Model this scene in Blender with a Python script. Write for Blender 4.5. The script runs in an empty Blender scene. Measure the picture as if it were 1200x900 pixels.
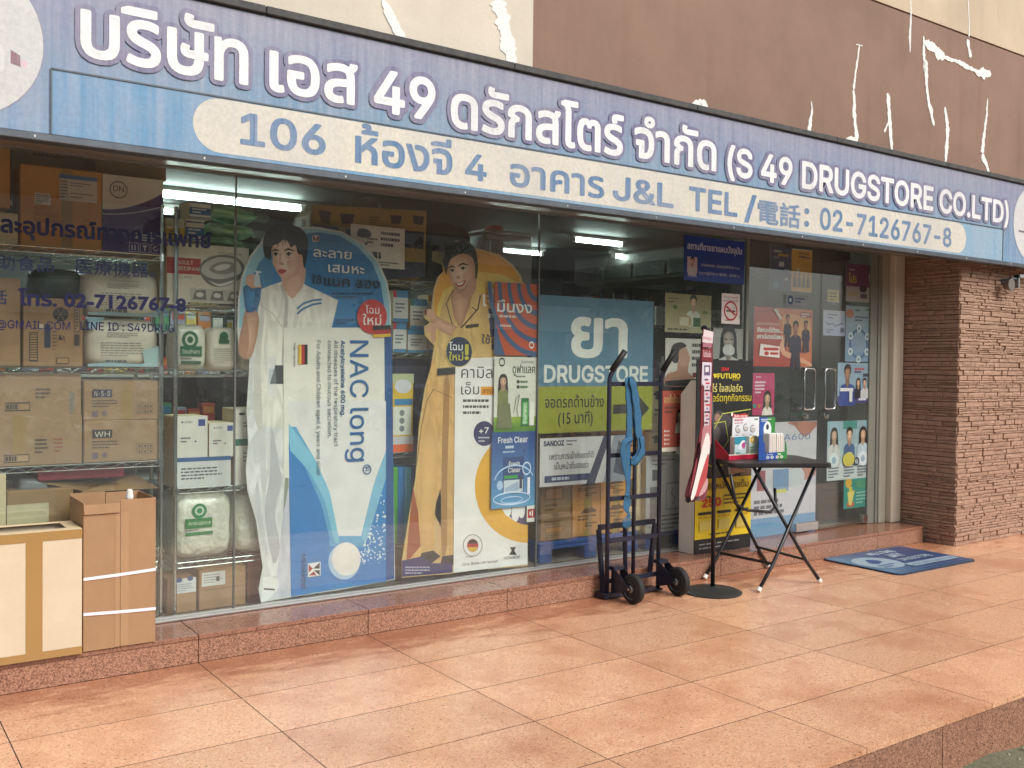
import bpy, math, random, os
from mathutils import Vector, Matrix
from mathutils.geometry import tessellate_polygon
rnd = random.Random(7)
C = bpy.context.scene.collection
PI = math.pi
# ------------------------------------------------------------------ camera (solved from the floor tiles and verticals)
FPX = 1140.267
YAW, PITCH, ROLL = 0.6129, 0.0199, 0.0113
CAM = Vector((-1.30083, -4.17134, 1.29642))
def _axes():
    cy, sy = math.cos(YAW), math.sin(YAW); cp, sp = math.cos(PITCH), math.sin(PITCH)
    F = Vector((sy*cp, cy*cp, -sp)); R = Vector((cy, -sy, 0)); U = R.cross(F)
    cr, sr = math.cos(ROLL), math.sin(ROLL)
    return R*cr + U*sr, U*cr - R*sr, F
AR, AU, AF = _axes()
cam = bpy.data.objects.new('camera', bpy.data.cameras.new('camera')); C.objects.link(cam)
cam.matrix_world = Matrix(((AR.x, AU.x, -AF.x, CAM.x), (AR.y, AU.y, -AF.y, CAM.y), (AR.z, AU.z, -AF.z, CAM.z), (0, 0, 0, 1)))
cam.data.sensor_width = 36; cam.data.lens = 36*FPX/1200; cam.data.clip_start = 0.05; cam.data.clip_end = 500
sc = bpy.context.scene; sc.camera = cam
# ------------------------------------------------------------------ sky, sun, exposure
W = bpy.data.worlds.new('World'); sc.world = W; W.use_nodes = True
nt = W.node_tree; bg = nt.nodes['Background']; sky = nt.nodes.new('ShaderNodeTexSky')
sky.sky_type = 'NISHITA'; sky.sun_disc = False
SUN_EL, SUN_AZ = math.radians(42), math.radians(160)       # azimuth clockwise from +Y: sun in front of the shop
sky.sun_elevation = SUN_EL; sky.sun_rotation = SUN_AZ; sky.dust_density = 4.0; sky.air_density = 1.0; sky.ozone_density = 1.0
hs = nt.nodes.new('ShaderNodeHueSaturation'); hs.inputs['Saturation'].default_value = 0.35
nt.links.new(sky.outputs[0], hs.inputs['Color']); nt.links.new(hs.outputs[0], bg.inputs[0]); bg.inputs[1].default_value = 0.11
sl = bpy.data.lights.new('sun', 'SUN'); sun = bpy.data.objects.new('sun', sl); C.objects.link(sun)
sl.energy = 1.1; sl.angle = math.radians(24); sl.color = (1, .96, .9)
d = Vector((math.sin(SUN_AZ)*math.cos(SUN_EL), math.cos(SUN_AZ)*math.cos(SUN_EL), math.sin(SUN_EL)))
sun.rotation_euler = d.to_track_quat('Z', 'Y').to_euler()
vs = sc.view_settings; vs.view_transform = 'Standard'; vs.look = 'None'; vs.exposure = 0.76; vs.gamma = 1
# ------------------------------------------------------------------ measuring: a point of the photograph (1200x900) put onto a real plane
def at(u, v, X=None, Y=None, Z=None):
    D = AF + AR*((u-600)/FPX) + AU*((450-v)/FPX)
    t = (Y-CAM.y)/D.y if Y is not None else (Z-CAM.z)/D.z if Z is not None else (X-CAM.x)/D.x
    return CAM + D*t
def lin(c):
    return tuple(((x/255)/12.92 if x/255 <= .04045 else ((x/255+.055)/1.055)**2.4) for x in c[:3]) + (1,)
# ------------------------------------------------------------------ materials
def newmat(name):
    m = bpy.data.materials.new(name); m.use_nodes = True
    return m, m.node_tree, m.node_tree.nodes['Principled BSDF']
def N(t, typ, **k):
    n = t.nodes.new(typ)
    for a, b in k.items():
        if a.startswith('i_'): n.inputs[a[2:].replace('_', ' ')].default_value = b
        else: setattr(n, a, b)
    return n
def pos(t, world=False):
    return N(t, 'ShaderNodeNewGeometry').outputs['Position'] if world else N(t, 'ShaderNodeTexCoord').outputs['Object']
def bump(t, p, fac, dist=.002, strength=.4):
    b = N(t, 'ShaderNodeBump', i_Strength=strength, i_Distance=dist); t.links.new(fac, b.inputs['Height']); t.links.new(b.outputs[0], p.inputs['Normal'])
def pm(name, col, rough=.55, var=.12, sc_=6, bs=0, bd=.001, metal=0, spec=.5, stretch=None, coat=0):
    """base colour with soft mottling, optional fine relief"""
    m, t, p = newmat(name); c = lin(col)
    g = pos(t, True)
    if stretch:
        mp = N(t, 'ShaderNodeMapping'); mp.inputs['Scale'].default_value = stretch; t.links.new(g, mp.inputs[0]); g = mp.outputs[0]
    n = N(t, 'ShaderNodeTexNoise', i_Scale=sc_, i_Detail=6.0, i_Roughness=.62); t.links.new(g, n.inputs['Vector'])
    mx = N(t, 'ShaderNodeMix', data_type='RGBA'); t.links.new(n.outputs[0], mx.inputs[0])
    mx.inputs[6].default_value = tuple(x*(1-var*1.6) for x in c[:3])+(1,); mx.inputs[7].default_value = tuple(min(1, x*(1+var*1.6)) for x in c[:3])+(1,)
    t.links.new(mx.outputs[2], p.inputs['Base Color'])
    p.inputs['Roughness'].default_value = rough; p.inputs['Metallic'].default_value = metal; p.inputs['Specular IOR Level'].default_value = spec
    p.inputs['Coat Weight'].default_value = coat
    if bs:
        b = N(t, 'ShaderNodeTexNoise', i_Scale=bs, i_Detail=4.0); t.links.new(g, b.inputs['Vector']); bump(t, p, b.outputs[0], bd)
    return m
def printmat():
    m, t, p = newmat('printed_colour')
    a = N(t, 'ShaderNodeVertexColor', layer_name='Col'); n = N(t, 'ShaderNodeTexNoise', i_Scale=9.0, i_Detail=5.0); t.links.new(pos(t, True), n.inputs['Vector'])
    mr = N(t, 'ShaderNodeMapRange'); mr.inputs[3].default_value = .8; mr.inputs[4].default_value = 1.1; t.links.new(n.outputs[0], mr.inputs[0])
    nb = N(t, 'ShaderNodeTexNoise', i_Scale=75.0, i_Detail=4.0, i_Roughness=.7); t.links.new(pos(t, True), nb.inputs['Vector']); m0 = N(t, 'ShaderNodeMix', data_type='RGBA', blend_type='SOFT_LIGHT'); m0.inputs[0].default_value = .35; t.links.new(a.outputs[0], m0.inputs[6]); t.links.new(nb.outputs[1], m0.inputs[7]); a = m0
    mx = N(t, 'ShaderNodeMix', data_type='RGBA', blend_type='MULTIPLY'); mx.inputs[0].default_value = 1
    t.links.new(a.outputs[2], mx.inputs[6]); t.links.new(mr.outputs[0], mx.inputs[7]); t.links.new(mx.outputs[2], p.inputs['Base Color'])
    p.inputs['Roughness'].default_value = .42
    return m
M_PRINT = printmat()
def foldmat():
    """printed photograph of cloth: the folds are part of the print"""
    m, t, p = newmat('printed_cloth'); a = N(t, 'ShaderNodeVertexColor', layer_name='Col'); g = pos(t, True)
    mp = N(t, 'ShaderNodeMapping'); mp.inputs['Scale'].default_value = (1.0, 1.0, .32); mp.inputs['Rotation'].default_value = (0, .22, 0); t.links.new(g, mp.inputs[0])
    n = N(t, 'ShaderNodeTexNoise', i_Scale=17.0, i_Detail=2.5, i_Roughness=.5, i_Distortion=1.4); t.links.new(mp.outputs[0], n.inputs['Vector'])
    r = N(t, 'ShaderNodeMapRange'); r.inputs[1].default_value = .36; r.inputs[2].default_value = .62; r.inputs[3].default_value = .8; r.inputs[4].default_value = 1.05; t.links.new(n.outputs[0], r.inputs[0])
    mx = N(t, 'ShaderNodeMix', data_type='RGBA', blend_type='MULTIPLY'); mx.inputs[0].default_value = 1; t.links.new(a.outputs[0], mx.inputs[6]); t.links.new(r.outputs[0], mx.inputs[7]); t.links.new(mx.outputs[2], p.inputs['Base Color'])
    p.inputs['Roughness'].default_value = .42; return m
M_FOLD = foldmat()
def signprint():
    m, t, p = newmat('weathered_sign_print')
    a = N(t, 'ShaderNodeVertexColor', layer_name='Col'); g = pos(t, True)
    mp = N(t, 'ShaderNodeMapping'); mp.inputs['Scale'].default_value = (34, 34, 1.6); t.links.new(g, mp.inputs[0])
    n = N(t, 'ShaderNodeTexNoise', i_Scale=1.0, i_Detail=5.0, i_Roughness=.7); t.links.new(mp.outputs[0], n.inputs['Vector'])
    n2 = N(t, 'ShaderNodeTexNoise', i_Scale=55.0, i_Detail=4.0, i_Roughness=.75); t.links.new(g, n2.inputs['Vector'])
    r = N(t, 'ShaderNodeMapRange'); r.inputs[1].default_value = .35; r.inputs[2].default_value = .75; r.inputs[3].default_value = 0; r.inputs[4].default_value = .38; t.links.new(n.outputs[0], r.inputs[0])
    mx = N(t, 'ShaderNodeMix', data_type='RGBA'); t.links.new(r.outputs[0], mx.inputs[0]); t.links.new(a.outputs[0], mx.inputs[6]); mx.inputs[7].default_value = lin((196, 192, 200))
    r2 = N(t, 'ShaderNodeMapRange'); r2.inputs[1].default_value = .3; r2.inputs[2].default_value = .7; r2.inputs[3].default_value = .8; r2.inputs[4].default_value = 1.03; t.links.new(n2.outputs[0], r2.inputs[0])
    m2 = N(t, 'ShaderNodeMix', data_type='RGBA', blend_type='MULTIPLY'); m2.inputs[0].default_value = 1; t.links.new(mx.outputs[2], m2.inputs[6]); t.links.new(r2.outputs[0], m2.inputs[7])
    n3 = N(t, 'ShaderNodeTexNoise', i_Scale=1.7, i_Detail=7.0, i_Roughness=.7); t.links.new(g, n3.inputs['Vector']); r3_ = N(t, 'ShaderNodeMapRange'); r3_.inputs[1].default_value = .42; r3_.inputs[2].default_value = .72; r3_.inputs[3].default_value = 0; r3_.inputs[4].default_value = .4; t.links.new(n3.outputs[0], r3_.inputs[0])
    m3 = N(t, 'ShaderNodeMix', data_type='RGBA'); t.links.new(r3_.outputs[0], m3.inputs[0]); t.links.new(m2.outputs[2], m3.inputs[6]); m3.inputs[7].default_value = lin((156, 156, 160))
    t.links.new(m3.outputs[2], p.inputs['Base Color']); p.inputs['Roughness'].default_value = .45
    return m
M_SIGN = signprint()
def glassmat(name, tint=(.93, .97, .95), rough=.0):
    m = bpy.data.materials.new(name); m.use_nodes = True; t = m.node_tree; t.nodes.clear()
    o = N(t, 'ShaderNodeOutputMaterial'); tr = N(t, 'ShaderNodeBsdfTransparent'); tr.inputs[0].default_value = (*tint, 1)
    gl = N(t, 'ShaderNodeBsdfGlossy'); gl.inputs['Roughness'].default_value = rough
    lw = N(t, 'ShaderNodeLayerWeight'); lw.inputs[0].default_value = .5; mx = N(t, 'ShaderNodeMixShader')      # Schlick's law, the same from either side of the pane
    pw = N(t, 'ShaderNodeMath', operation='POWER'); pw.inputs[1].default_value = 5; fr = N(t, 'ShaderNodeMath', operation='MULTIPLY_ADD'); fr.inputs[1].default_value = .96; fr.inputs[2].default_value = .065
    t.links.new(lw.outputs['Facing'], pw.inputs[0]); t.links.new(pw.outputs[0], fr.inputs[0]); t.links.new(fr.outputs[0], mx.inputs[0])
    g = pos(t, True); nz = N(t, 'ShaderNodeTexNoise', i_Scale=2.6, i_Detail=7.0, i_Roughness=.7, i_Distortion=.6); t.links.new(g, nz.inputs['Vector'])      # diffuse veil: thin street dust, with the pale haze of reflections painted in
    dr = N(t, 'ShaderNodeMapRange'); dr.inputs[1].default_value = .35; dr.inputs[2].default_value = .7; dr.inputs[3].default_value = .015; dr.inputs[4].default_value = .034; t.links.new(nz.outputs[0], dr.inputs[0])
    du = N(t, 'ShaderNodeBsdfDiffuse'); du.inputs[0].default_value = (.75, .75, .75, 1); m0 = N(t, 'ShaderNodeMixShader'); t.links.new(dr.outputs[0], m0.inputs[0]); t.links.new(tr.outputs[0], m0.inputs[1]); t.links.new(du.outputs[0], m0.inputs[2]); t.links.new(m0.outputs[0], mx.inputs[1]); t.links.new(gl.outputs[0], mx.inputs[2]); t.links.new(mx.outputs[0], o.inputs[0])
    return m
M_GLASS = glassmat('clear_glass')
def plasticmat(name, tint, f=.35, rough=.25):
    m = bpy.data.materials.new(name); m.use_nodes = True; t = m.node_tree; p = t.nodes['Principled BSDF']; o = t.nodes['Material Output']
    p.inputs['Base Color'].default_value = lin(tint); p.inputs['Roughness'].default_value = rough
    tr = N(t, 'ShaderNodeBsdfTransparent'); mx = N(t, 'ShaderNodeMixShader'); mx.inputs[0].default_value = f
    t.links.new(tr.outputs[0], mx.inputs[1]); t.links.new(p.outputs[0], mx.inputs[2]); t.links.new(mx.outputs[0], o.inputs[0])
    return m
def granite(name, a, b, rough=.22, stain=.5, dirt=False):
    """speckled granite: coarse grains, dark flecks, worn patches"""
    m, t, p = newmat(name); g = pos(t, True)
    v = N(t, 'ShaderNodeTexVoronoi', i_Scale=210.0); t.links.new(g, v.inputs['Vector'])
    n1 = N(t, 'ShaderNodeTexNoise', i_Scale=150.0, i_Detail=6.0, i_Roughness=.7); t.links.new(g, n1.inputs['Vector'])
    n2 = N(t, 'ShaderNodeTexNoise', i_Scale=1.7, i_Detail=10.0, i_Roughness=.72); t.links.new(g, n2.inputs['Vector'])
    n3 = N(t, 'ShaderNodeTexNoise', i_Scale=85.0, i_Detail=1.0); t.links.new(g, n3.inputs['Vector'])
    sep = N(t, 'ShaderNodeSeparateColor'); t.links.new(v.outputs['Color'], sep.inputs[0])
    mx = N(t, 'ShaderNodeMix', data_type='RGBA'); t.links.new(sep.outputs[0], mx.inputs[0]); mx.inputs[6].default_value = lin(a); mx.inputs[7].default_value = lin(b)
    rr = N(t, 'ShaderNodeMapRange'); rr.inputs[1].default_value = .36; rr.inputs[2].default_value = .62; rr.inputs[3].default_value = .76; rr.inputs[4].default_value = 1.1; t.links.new(n1.outputs[0], rr.inputs[0])
    m1 = N(t, 'ShaderNodeMix', data_type='RGBA', blend_type='MULTIPLY'); m1.inputs[0].default_value = 1; t.links.new(mx.outputs[2], m1.inputs[6]); t.links.new(rr.outputs[0], m1.inputs[7])
    # dark flecks
    rf = N(t, 'ShaderNodeMapRange'); rf.inputs[1].default_value = .665; rf.inputs[2].default_value = .70; rf.inputs[3].default_value = 0; rf.inputs[4].default_value = .75; t.links.new(n3.outputs[0], rf.inputs[0])
    m2 = N(t, 'ShaderNodeMix', data_type='RGBA'); t.links.new(rf.outputs[0], m2.inputs[0]); t.links.new(m1.outputs[2], m2.inputs[6]); m2.inputs[7].default_value = lin((70, 44, 34))
    # reddish worn patches
    rs = N(t, 'ShaderNodeMapRange'); rs.inputs[1].default_value = .47; rs.inputs[2].default_value = .72; rs.inputs[3].default_value = 0; rs.inputs[4].default_value = stain; t.links.new(n2.outputs[0], rs.inputs[0])
    m3 = N(t, 'ShaderNodeMix', data_type='RGBA', blend_type='MULTIPLY'); t.links.new(rs.outputs[0], m3.inputs[0]); t.links.new(m2.outputs[2], m3.inputs[6]); m3.inputs[7].default_value = (.62, .40, .32, 1)
    oi = N(t, 'ShaderNodeObjectInfo'); ro = N(t, 'ShaderNodeMapRange'); ro.inputs[3].default_value = .92; ro.inputs[4].default_value = 1.05; t.links.new(oi.outputs['Random'], ro.inputs[0])
    m4 = N(t, 'ShaderNodeMix', data_type='RGBA', blend_type='MULTIPLY'); m4.inputs[0].default_value = 1; t.links.new(m3.outputs[2], m4.inputs[6]); t.links.new(ro.outputs[0], m4.inputs[7])
    out = m4.outputs[2]
    if dirt:   # foot-worn grime that has gathered in a band in front of the step
        s = N(t, 'ShaderNodeSeparateXYZ'); t.links.new(g, s.inputs[0])
        ny = N(t, 'ShaderNodeTexNoise', i_Scale=5.5, i_Detail=9.0, i_Roughness=.75); 
        mp = N(t, 'ShaderNodeMapping'); mp.inputs['Scale'].default_value = (.45, 1.6, 1); t.links.new(g, mp.inputs[0]); t.links.new(mp.outputs[0], ny.inputs['Vector'])
        b1 = N(t, 'ShaderNodeMapRange'); b1.inputs[1].default_value = -.62; b1.inputs[2].default_value = .05; b1.inputs[3].default_value = -.12; b1.inputs[4].default_value = .32; t.links.new(s.outputs[1], b1.inputs[0])
        ad = N(t, 'ShaderNodeMath', operation='ADD'); t.links.new(ny.outputs[0], ad.inputs[0]); t.links.new(b1.outputs[0], ad.inputs[1])
        b2 = N(t, 'ShaderNodeMapRange'); b2.inputs[1].default_value = .56; b2.inputs[2].default_value = .70; b2.inputs[3].default_value = 0; b2.inputs[4].default_value = .85; t.links.new(ad.outputs[0], b2.inputs[0])
        m5 = N(t, 'ShaderNodeMix', data_type='RGBA', blend_type='MULTIPLY'); t.links.new(b2.outputs[0], m5.inputs[0]); t.links.new(out, m5.inputs[6]); m5.inputs[7].default_value = (.52, .37, .31, 1)
        out = m5.outputs[2]
    t.links.new(out, p.inputs['Base Color'])
    rg = N(t, 'ShaderNodeMapRange'); rg.inputs[3].default_value = rough*.8; rg.inputs[4].default_value = rough*1.7; t.links.new(n2.outputs[0], rg.inputs[0]); t.links.new(rg.outputs[0], p.inputs['Roughness'])
    return m
M_FLOOR = granite('terrace_granite', (236, 192, 156), (206, 148, 114), .22, .8, True)
M_STEP = granite('step_granite', (166, 120, 98), (122, 82, 66), .16, .35)
M_RISER = granite('riser_granite', (186, 140, 114), (112, 76, 60), .4, .3)
M_GROUT = pm('dark_joint', (48, 32, 26), .9)
M_CARD = pm('cardboard', (158, 124, 90), .75, .12, 7, 13, .006)
M_CARDL = pm('pale_cardboard', (205, 186, 150), .75, .06, 9, 13, .004)
M_CARDD = pm('dull_brown_cardboard', (146, 112, 74), .75, .09, 9)
M_CARDO = pm('orange_brown_cardboard', (200, 140, 72), .7, .1, 9, 12, .005)
M_CARDW = pm('cream_cardboard', (202, 186, 160), .7, .07, 7, 11, .006)
M_TAPE = pm('brown_packing_tape', (160, 126, 76), .3, .05)
M_STRAPW = pm('white_plastic_strap', (232, 224, 232), .4, .05)
M_CHROME = pm('chromed_wire', (205, 208, 206), .22, .05, metal=1)
M_ALU = pm('brushed_aluminium', (176, 176, 174), .38, .08, 30, metal=.85)
M_STEEL = pm('dull_sign_frame_metal', (86, 92, 98), .45, .3, 14, 60, .0006, metal=.5)
M_STEELT = pm('weathered_black_trim', (70, 69, 68), .75, .5, 26, 90, .001)
M_SOFFIT = pm('stained_soffit_metal', (158, 148, 140), .38, .22, 5, metal=.7, stretch=(1, 5, 1))
M_CREAMP = pm('cream_painted_column', (202, 192, 172), .6, .05, 4, 60, .0005)
M_GREYP = pm('grey_green_painted_frame', (120, 122, 112), .5, .08)
M_BLACKM = pm('black_painted_steel', (24, 25, 30), .35, .3, 12)
M_NAVYM = pm('navy_painted_steel', (30, 32, 50), .42, .3, 14, 70, .0006)
M_RUBBER = pm('black_rubber', (30, 30, 30), .75, .25, 20)
M_GRIP = pm('black_grip_rubber', (18, 18, 18), .6, .2)
M_WPL = pm('white_plastic', (228, 226, 220), .4, .06)
M_ROPE = pm('blue_webbing', (46, 96, 130), .8, .22, 60, 220, .0015)
M_TABLE = pm('black_table_laminate', (44, 42, 42), .38, .2, 30)
M_WALLI = pm('interior_wall_paint', (176, 180, 172), .7, .05)
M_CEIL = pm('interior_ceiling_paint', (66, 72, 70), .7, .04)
M_FLOORI = pm('interior_floor_tile', (156, 146, 130), .3, .1)
M_DARK = pm('dark_interior_shelf', (50, 52, 50), .6, .2)
M_PALLET = pm('blue_plastic_pallet', (26, 76, 150), .45, .12)
M_GREENC = pm('green_cloth', (150, 198, 160), .8, .2, 30, 90, .004)
M_COTTON = pm('cotton_wool_in_clear_bag', (214, 212, 198), .3, .2, 30, 34, .03, coat=.5)
M_COTTONP = pm('packed_pads', (224, 216, 200), .55, .05, 20, 25, .004)
M_BLKBAG = pm('black_plastic_bag', (40, 40, 40), .28, .3, 12, 26, .01)
M_GROUND = pm('gravelly_ground', (104, 104, 82), .95, .35, 40, 90, .02)
def paintwall(name, col, stain=(.8, .7, .62)):
    m, t, p = newmat(name); g = pos(t, True); c = lin(col)
    n1 = N(t, 'ShaderNodeTexNoise', i_Scale=1.3, i_Detail=8.0, i_Roughness=.65); t.links.new(g, n1.inputs['Vector'])
    mp = N(t, 'ShaderNodeMapping'); mp.inputs['Scale'].default_value = (9, 9, .8); t.links.new(g, mp.inputs[0])
    n2 = N(t, 'ShaderNodeTexNoise', i_Scale=1.0, i_Detail=5.0); t.links.new(mp.outputs[0], n2.inputs['Vector'])
    n3 = N(t, 'ShaderNodeTexNoise', i_Scale=70.0, i_Detail=6.0, i_Roughness=.7); t.links.new(g, n3.inputs['Vector'])
    a = N(t, 'ShaderNodeMapRange'); a.inputs[1].default_value = .3; a.inputs[2].default_value = .75; a.inputs[3].default_value = 1.12; a.inputs[4].default_value = .8; t.links.new(n1.outputs[0], a.inputs[0])
    b = N(t, 'ShaderNodeMapRange'); b.inputs[1].default_value = .55; b.inputs[2].default_value = .8; b.inputs[3].default_value = 0; b.inputs[4].default_value = .55; t.links.new(n2.outputs[0], b.inputs[0])
    m1 = N(t, 'ShaderNodeMix', data_type='RGBA', blend_type='MULTIPLY'); m1.inputs[0].default_value = 1; m1.inputs[6].default_value = c; t.links.new(a.outputs[0], m1.inputs[7])
    m2 = N(t, 'ShaderNodeMix', data_type='RGBA', blend_type='MULTIPLY'); t.links.new(b.outputs[0], m2.inputs[0]); t.links.new(m1.outputs[2], m2.inputs[6]); m2.inputs[7].default_value = (*stain, 1)
    t.links.new(m2.outputs[2], p.inputs['Base Color']); p.inputs['Roughness'].default_value = .8; bump(t, p, n3.outputs[0], .003, .5)
    return m
M_BROWN = paintwall('brown_painted_plaster', (136, 107, 91)); M_CREAM = paintwall('cream_painted_plaster', (204, 194, 177), (.9, .86, .8))
M_BEIGE = paintwall('beige_painted_plaster', (196, 176, 150)); M_PUTTY = pm('white_wall_filler', (226, 224, 218), .7, .04, 40, 120, .002)
def stonemat():
    m, t, p = newmat('brown_ledger_stone'); g = pos(t, True)
    oi = N(t, 'ShaderNodeObjectInfo'); n = N(t, 'ShaderNodeTexNoise', i_Scale=26.0, i_Detail=7.0, i_Roughness=.7); t.links.new(g, n.inputs['Vector'])
    ad = N(t, 'ShaderNodeMath', operation='MULTIPLY_ADD'); ad.inputs[1].default_value = .28; t.links.new(oi.outputs['Random'], ad.inputs[0]); t.links.new(n.outputs[0], ad.inputs[2])
    mx = N(t, 'ShaderNodeMix', data_type='RGBA'); t.links.new(ad.outputs[0], mx.inputs[0]); mx.inputs[6].default_value = lin((108, 82, 66)); mx.inputs[7].default_value = lin((178, 144, 122))
    t.links.new(mx.outputs[2], p.inputs['Base Color']); p.inputs['Roughness'].default_value = .85; bump(t, p, n.outputs[0], .006, .7)
    return m
M_STONE = stonemat()
def emis(name, col, s):
    m = bpy.data.materials.new(name); m.use_nodes = True; p = m.node_tree.nodes['Principled BSDF']
    p.inputs['Base Color'].default_value = (.8, .8, .8, 1); p.inputs['Emission Color'].default_value = lin(col); p.inputs['Emission Strength'].default_value = s
    return m
M_TUBE = emis('lit_fluorescent_tube', (225, 245, 240), 34.0)
# ------------------------------------------------------------------ mesh building
class MB:
    def __init__(s): s.v = []; s.f = []; s.c = []; s.m = []
    def add(s, vs, fs, col=(128, 128, 128), mi=0):
        b = len(s.v); s.v += [tuple(x) for x in vs]; s.f += [tuple(i+b for i in f) for f in fs]; s.c += [col]*len(fs); s.m += [mi]*len(fs); return s
    def box(s, x0, y0, z0, x1, y1, z1, col=(128,)*3, mi=0):
        x0, x1 = sorted((x0, x1)); y0, y1 = sorted((y0, y1)); z0, z1 = sorted((z0, z1))
        return s.add([(x0, y0, z0), (x1, y0, z0), (x1, y1, z0), (x0, y1, z0), (x0, y0, z1), (x1, y0, z1), (x1, y1, z1), (x0, y1, z1)],
                     [(0, 3, 2, 1), (4, 5, 6, 7), (0, 1, 5, 4), (1, 2, 6, 5), (2, 3, 7, 6), (3, 0, 4, 7)], col, mi)
    def bbox(s, x0, y0, z0, x1, y1, z1, b=.004, col=(128,)*3, mi=0):
        """box with chamfered edges"""
        x0, x1 = sorted((x0, x1)); y0, y1 = sorted((y0, y1)); z0, z1 = sorted((z0, z1)); b = min(b, (x1-x0)*.3, (y1-y0)*.3, (z1-z0)*.3)
        vs = []; idx = {}
        for i, X in enumerate((x0, x1)):
            for j, Y in enumerate((y0, y1)):
                for k, Z in enumerate((z0, z1)):
                    sx, sy, sz = (b if i == 0 else -b), (b if j == 0 else -b), (b if k == 0 else -b)
                    for a, q in enumerate(((X, Y+sy, Z+sz), (X+sx, Y, Z+sz), (X+sx, Y+sy, Z))): idx[i, j, k, a] = len(vs); vs.append(q)
        I = lambda *a: idx[a]; fs = []
        for i in (0, 1):
            q = [I(i, 0, 0, 0), I(i, 1, 0, 0), I(i, 1, 1, 0), I(i, 0, 1, 0)]; fs.append(q if i else q[::-1])
            q = [I(0, i, 0, 1), I(0, i, 1, 1), I(1, i, 1, 1), I(1, i, 0, 1)]; fs.append(q if i else q[::-1])
            q = [I(0, 0, i, 2), I(1, 0, i, 2), I(1, 1, i, 2), I(0, 1, i, 2)]; fs.append(q if i else q[::-1])
        for i in (0, 1):
            for j in (0, 1):
                fs.append([I(i, j, 0, 0), I(i, j, 1, 0), I(i, j, 1, 1), I(i, j, 0, 1)]); fs.append([I(i, 0, j, 0), I(i, 1, j, 0), I(i, 1, j, 2), I(i, 0, j, 2)]); fs.append([I(0, i, j, 1), I(1, i, j, 1), I(1, i, j, 2), I(0, i, j, 2)])
                for k in (0, 1): fs.append([I(i, j, k, 0), I(i, j, k, 1), I(i, j, k, 2)])
        return s.add(vs, fs, col, mi)
    def tube(s, pts, r, n=8, closed=False, cap=True, col=(128,)*3, mi=0):
        P = [Vector(p) for p in pts]; m = len(P); rings = []; up = None
        for i in range(m):
            a = P[i-1] if (i or closed) else P[i]; b = P[(i+1) % m] if (i < m-1 or closed) else P[i]
            t = (b-a).normalized()
            if up is None: up = Vector((0, 0, 1)) if abs(t.z) < .9 else Vector((0, 1, 0))
            x = t.cross(up).normalized(); up = x.cross(t).normalized(); rr = r[i] if isinstance(r, (list, tuple)) else r
            if 0 < i < m-1 or closed:
                d1 = (P[i]-a).normalized(); cs = max(.5, math.sqrt(max(0, (1+d1.dot((b-P[i]).normalized()))/2)))
            else: cs = 1
            rings.append([P[i] + (x*math.cos(2*PI*k/n) + up*math.sin(2*PI*k/n))*rr/cs for k in range(n)])
        vs = [q for R in rings for q in R]; fs = []
        for i in range(m if closed else m-1):
            j = (i+1) % m
            for k in range(n): fs.append((i*n+k, i*n+(k+1) % n, j*n+(k+1) % n, j*n+k))
        if cap and not closed: fs += [tuple(range(n))[::-1], tuple(range((m-1)*n, m*n))]
        return s.add(vs, fs, col, mi)
    def bar(s, a, b, w, d, col=(128,)*3, mi=0, up=(0, 1, 0)):
        """rectangular section bar from a to b"""
        a, b = Vector(a), Vector(b); t = (b-a).normalized(); y = Vector(up); x = t.cross(y).normalized(); y = x.cross(t).normalized()
        vs = [p + x*i*w/2 + y*j*d/2 for p in (a, b) for i, j in ((-1, -1), (1, -1), (1, 1), (-1, 1))]
        return s.add(vs, [(0, 1, 2, 3), (7, 6, 5, 4), (0, 4, 5, 1), (1, 5, 6, 2), (2, 6, 7, 3), (3, 7, 4, 0)], col, mi)
    def lathe(s, c, prof, n=24, axis='z', col=(128,)*3, mi=0):
        vs = []; 
        for r, h in prof:
            for k in range(n):
                a = 2*PI*k/n; x, y = r*math.cos(a), r*math.sin(a)
                vs.append((c[0]+x, c[1]+y, c[2]+h) if axis == 'z' else (c[0]+h, c[1]+x, c[2]+y) if axis == 'x' else (c[0]+x, c[1]+h, c[2]+y))
        fs = [(i*n+k, i*n+(k+1) % n, (i+1)*n+(k+1) % n, (i+1)*n+k) for i in range(len(prof)-1) for k in range(n)]
        fs += [tuple(range(n))[::-1], tuple(range((len(prof)-1)*n, len(prof)*n))]
        return s.add(vs, fs, col, mi)
    def prism(s, pts, y0, y1, col=(128,)*3, mi=0):
        """outline in (x, z) given thickness from y0 (front) to y1"""
        n = len(pts); vs = [(x, y0, z) for x, z in pts] + [(x, y1, z) for x, z in pts]
        tr = tessellate_polygon([[Vector((x, z, 0)) for x, z in pts]])
        fs = [t for t in tr] + [tuple(i+n for i in t)[::-1] for t in tr] + [(i, (i+1) % n, n+(i+1) % n, n+i) for i in range(n)]
        return s.add(vs, fs, col, mi)
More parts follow.
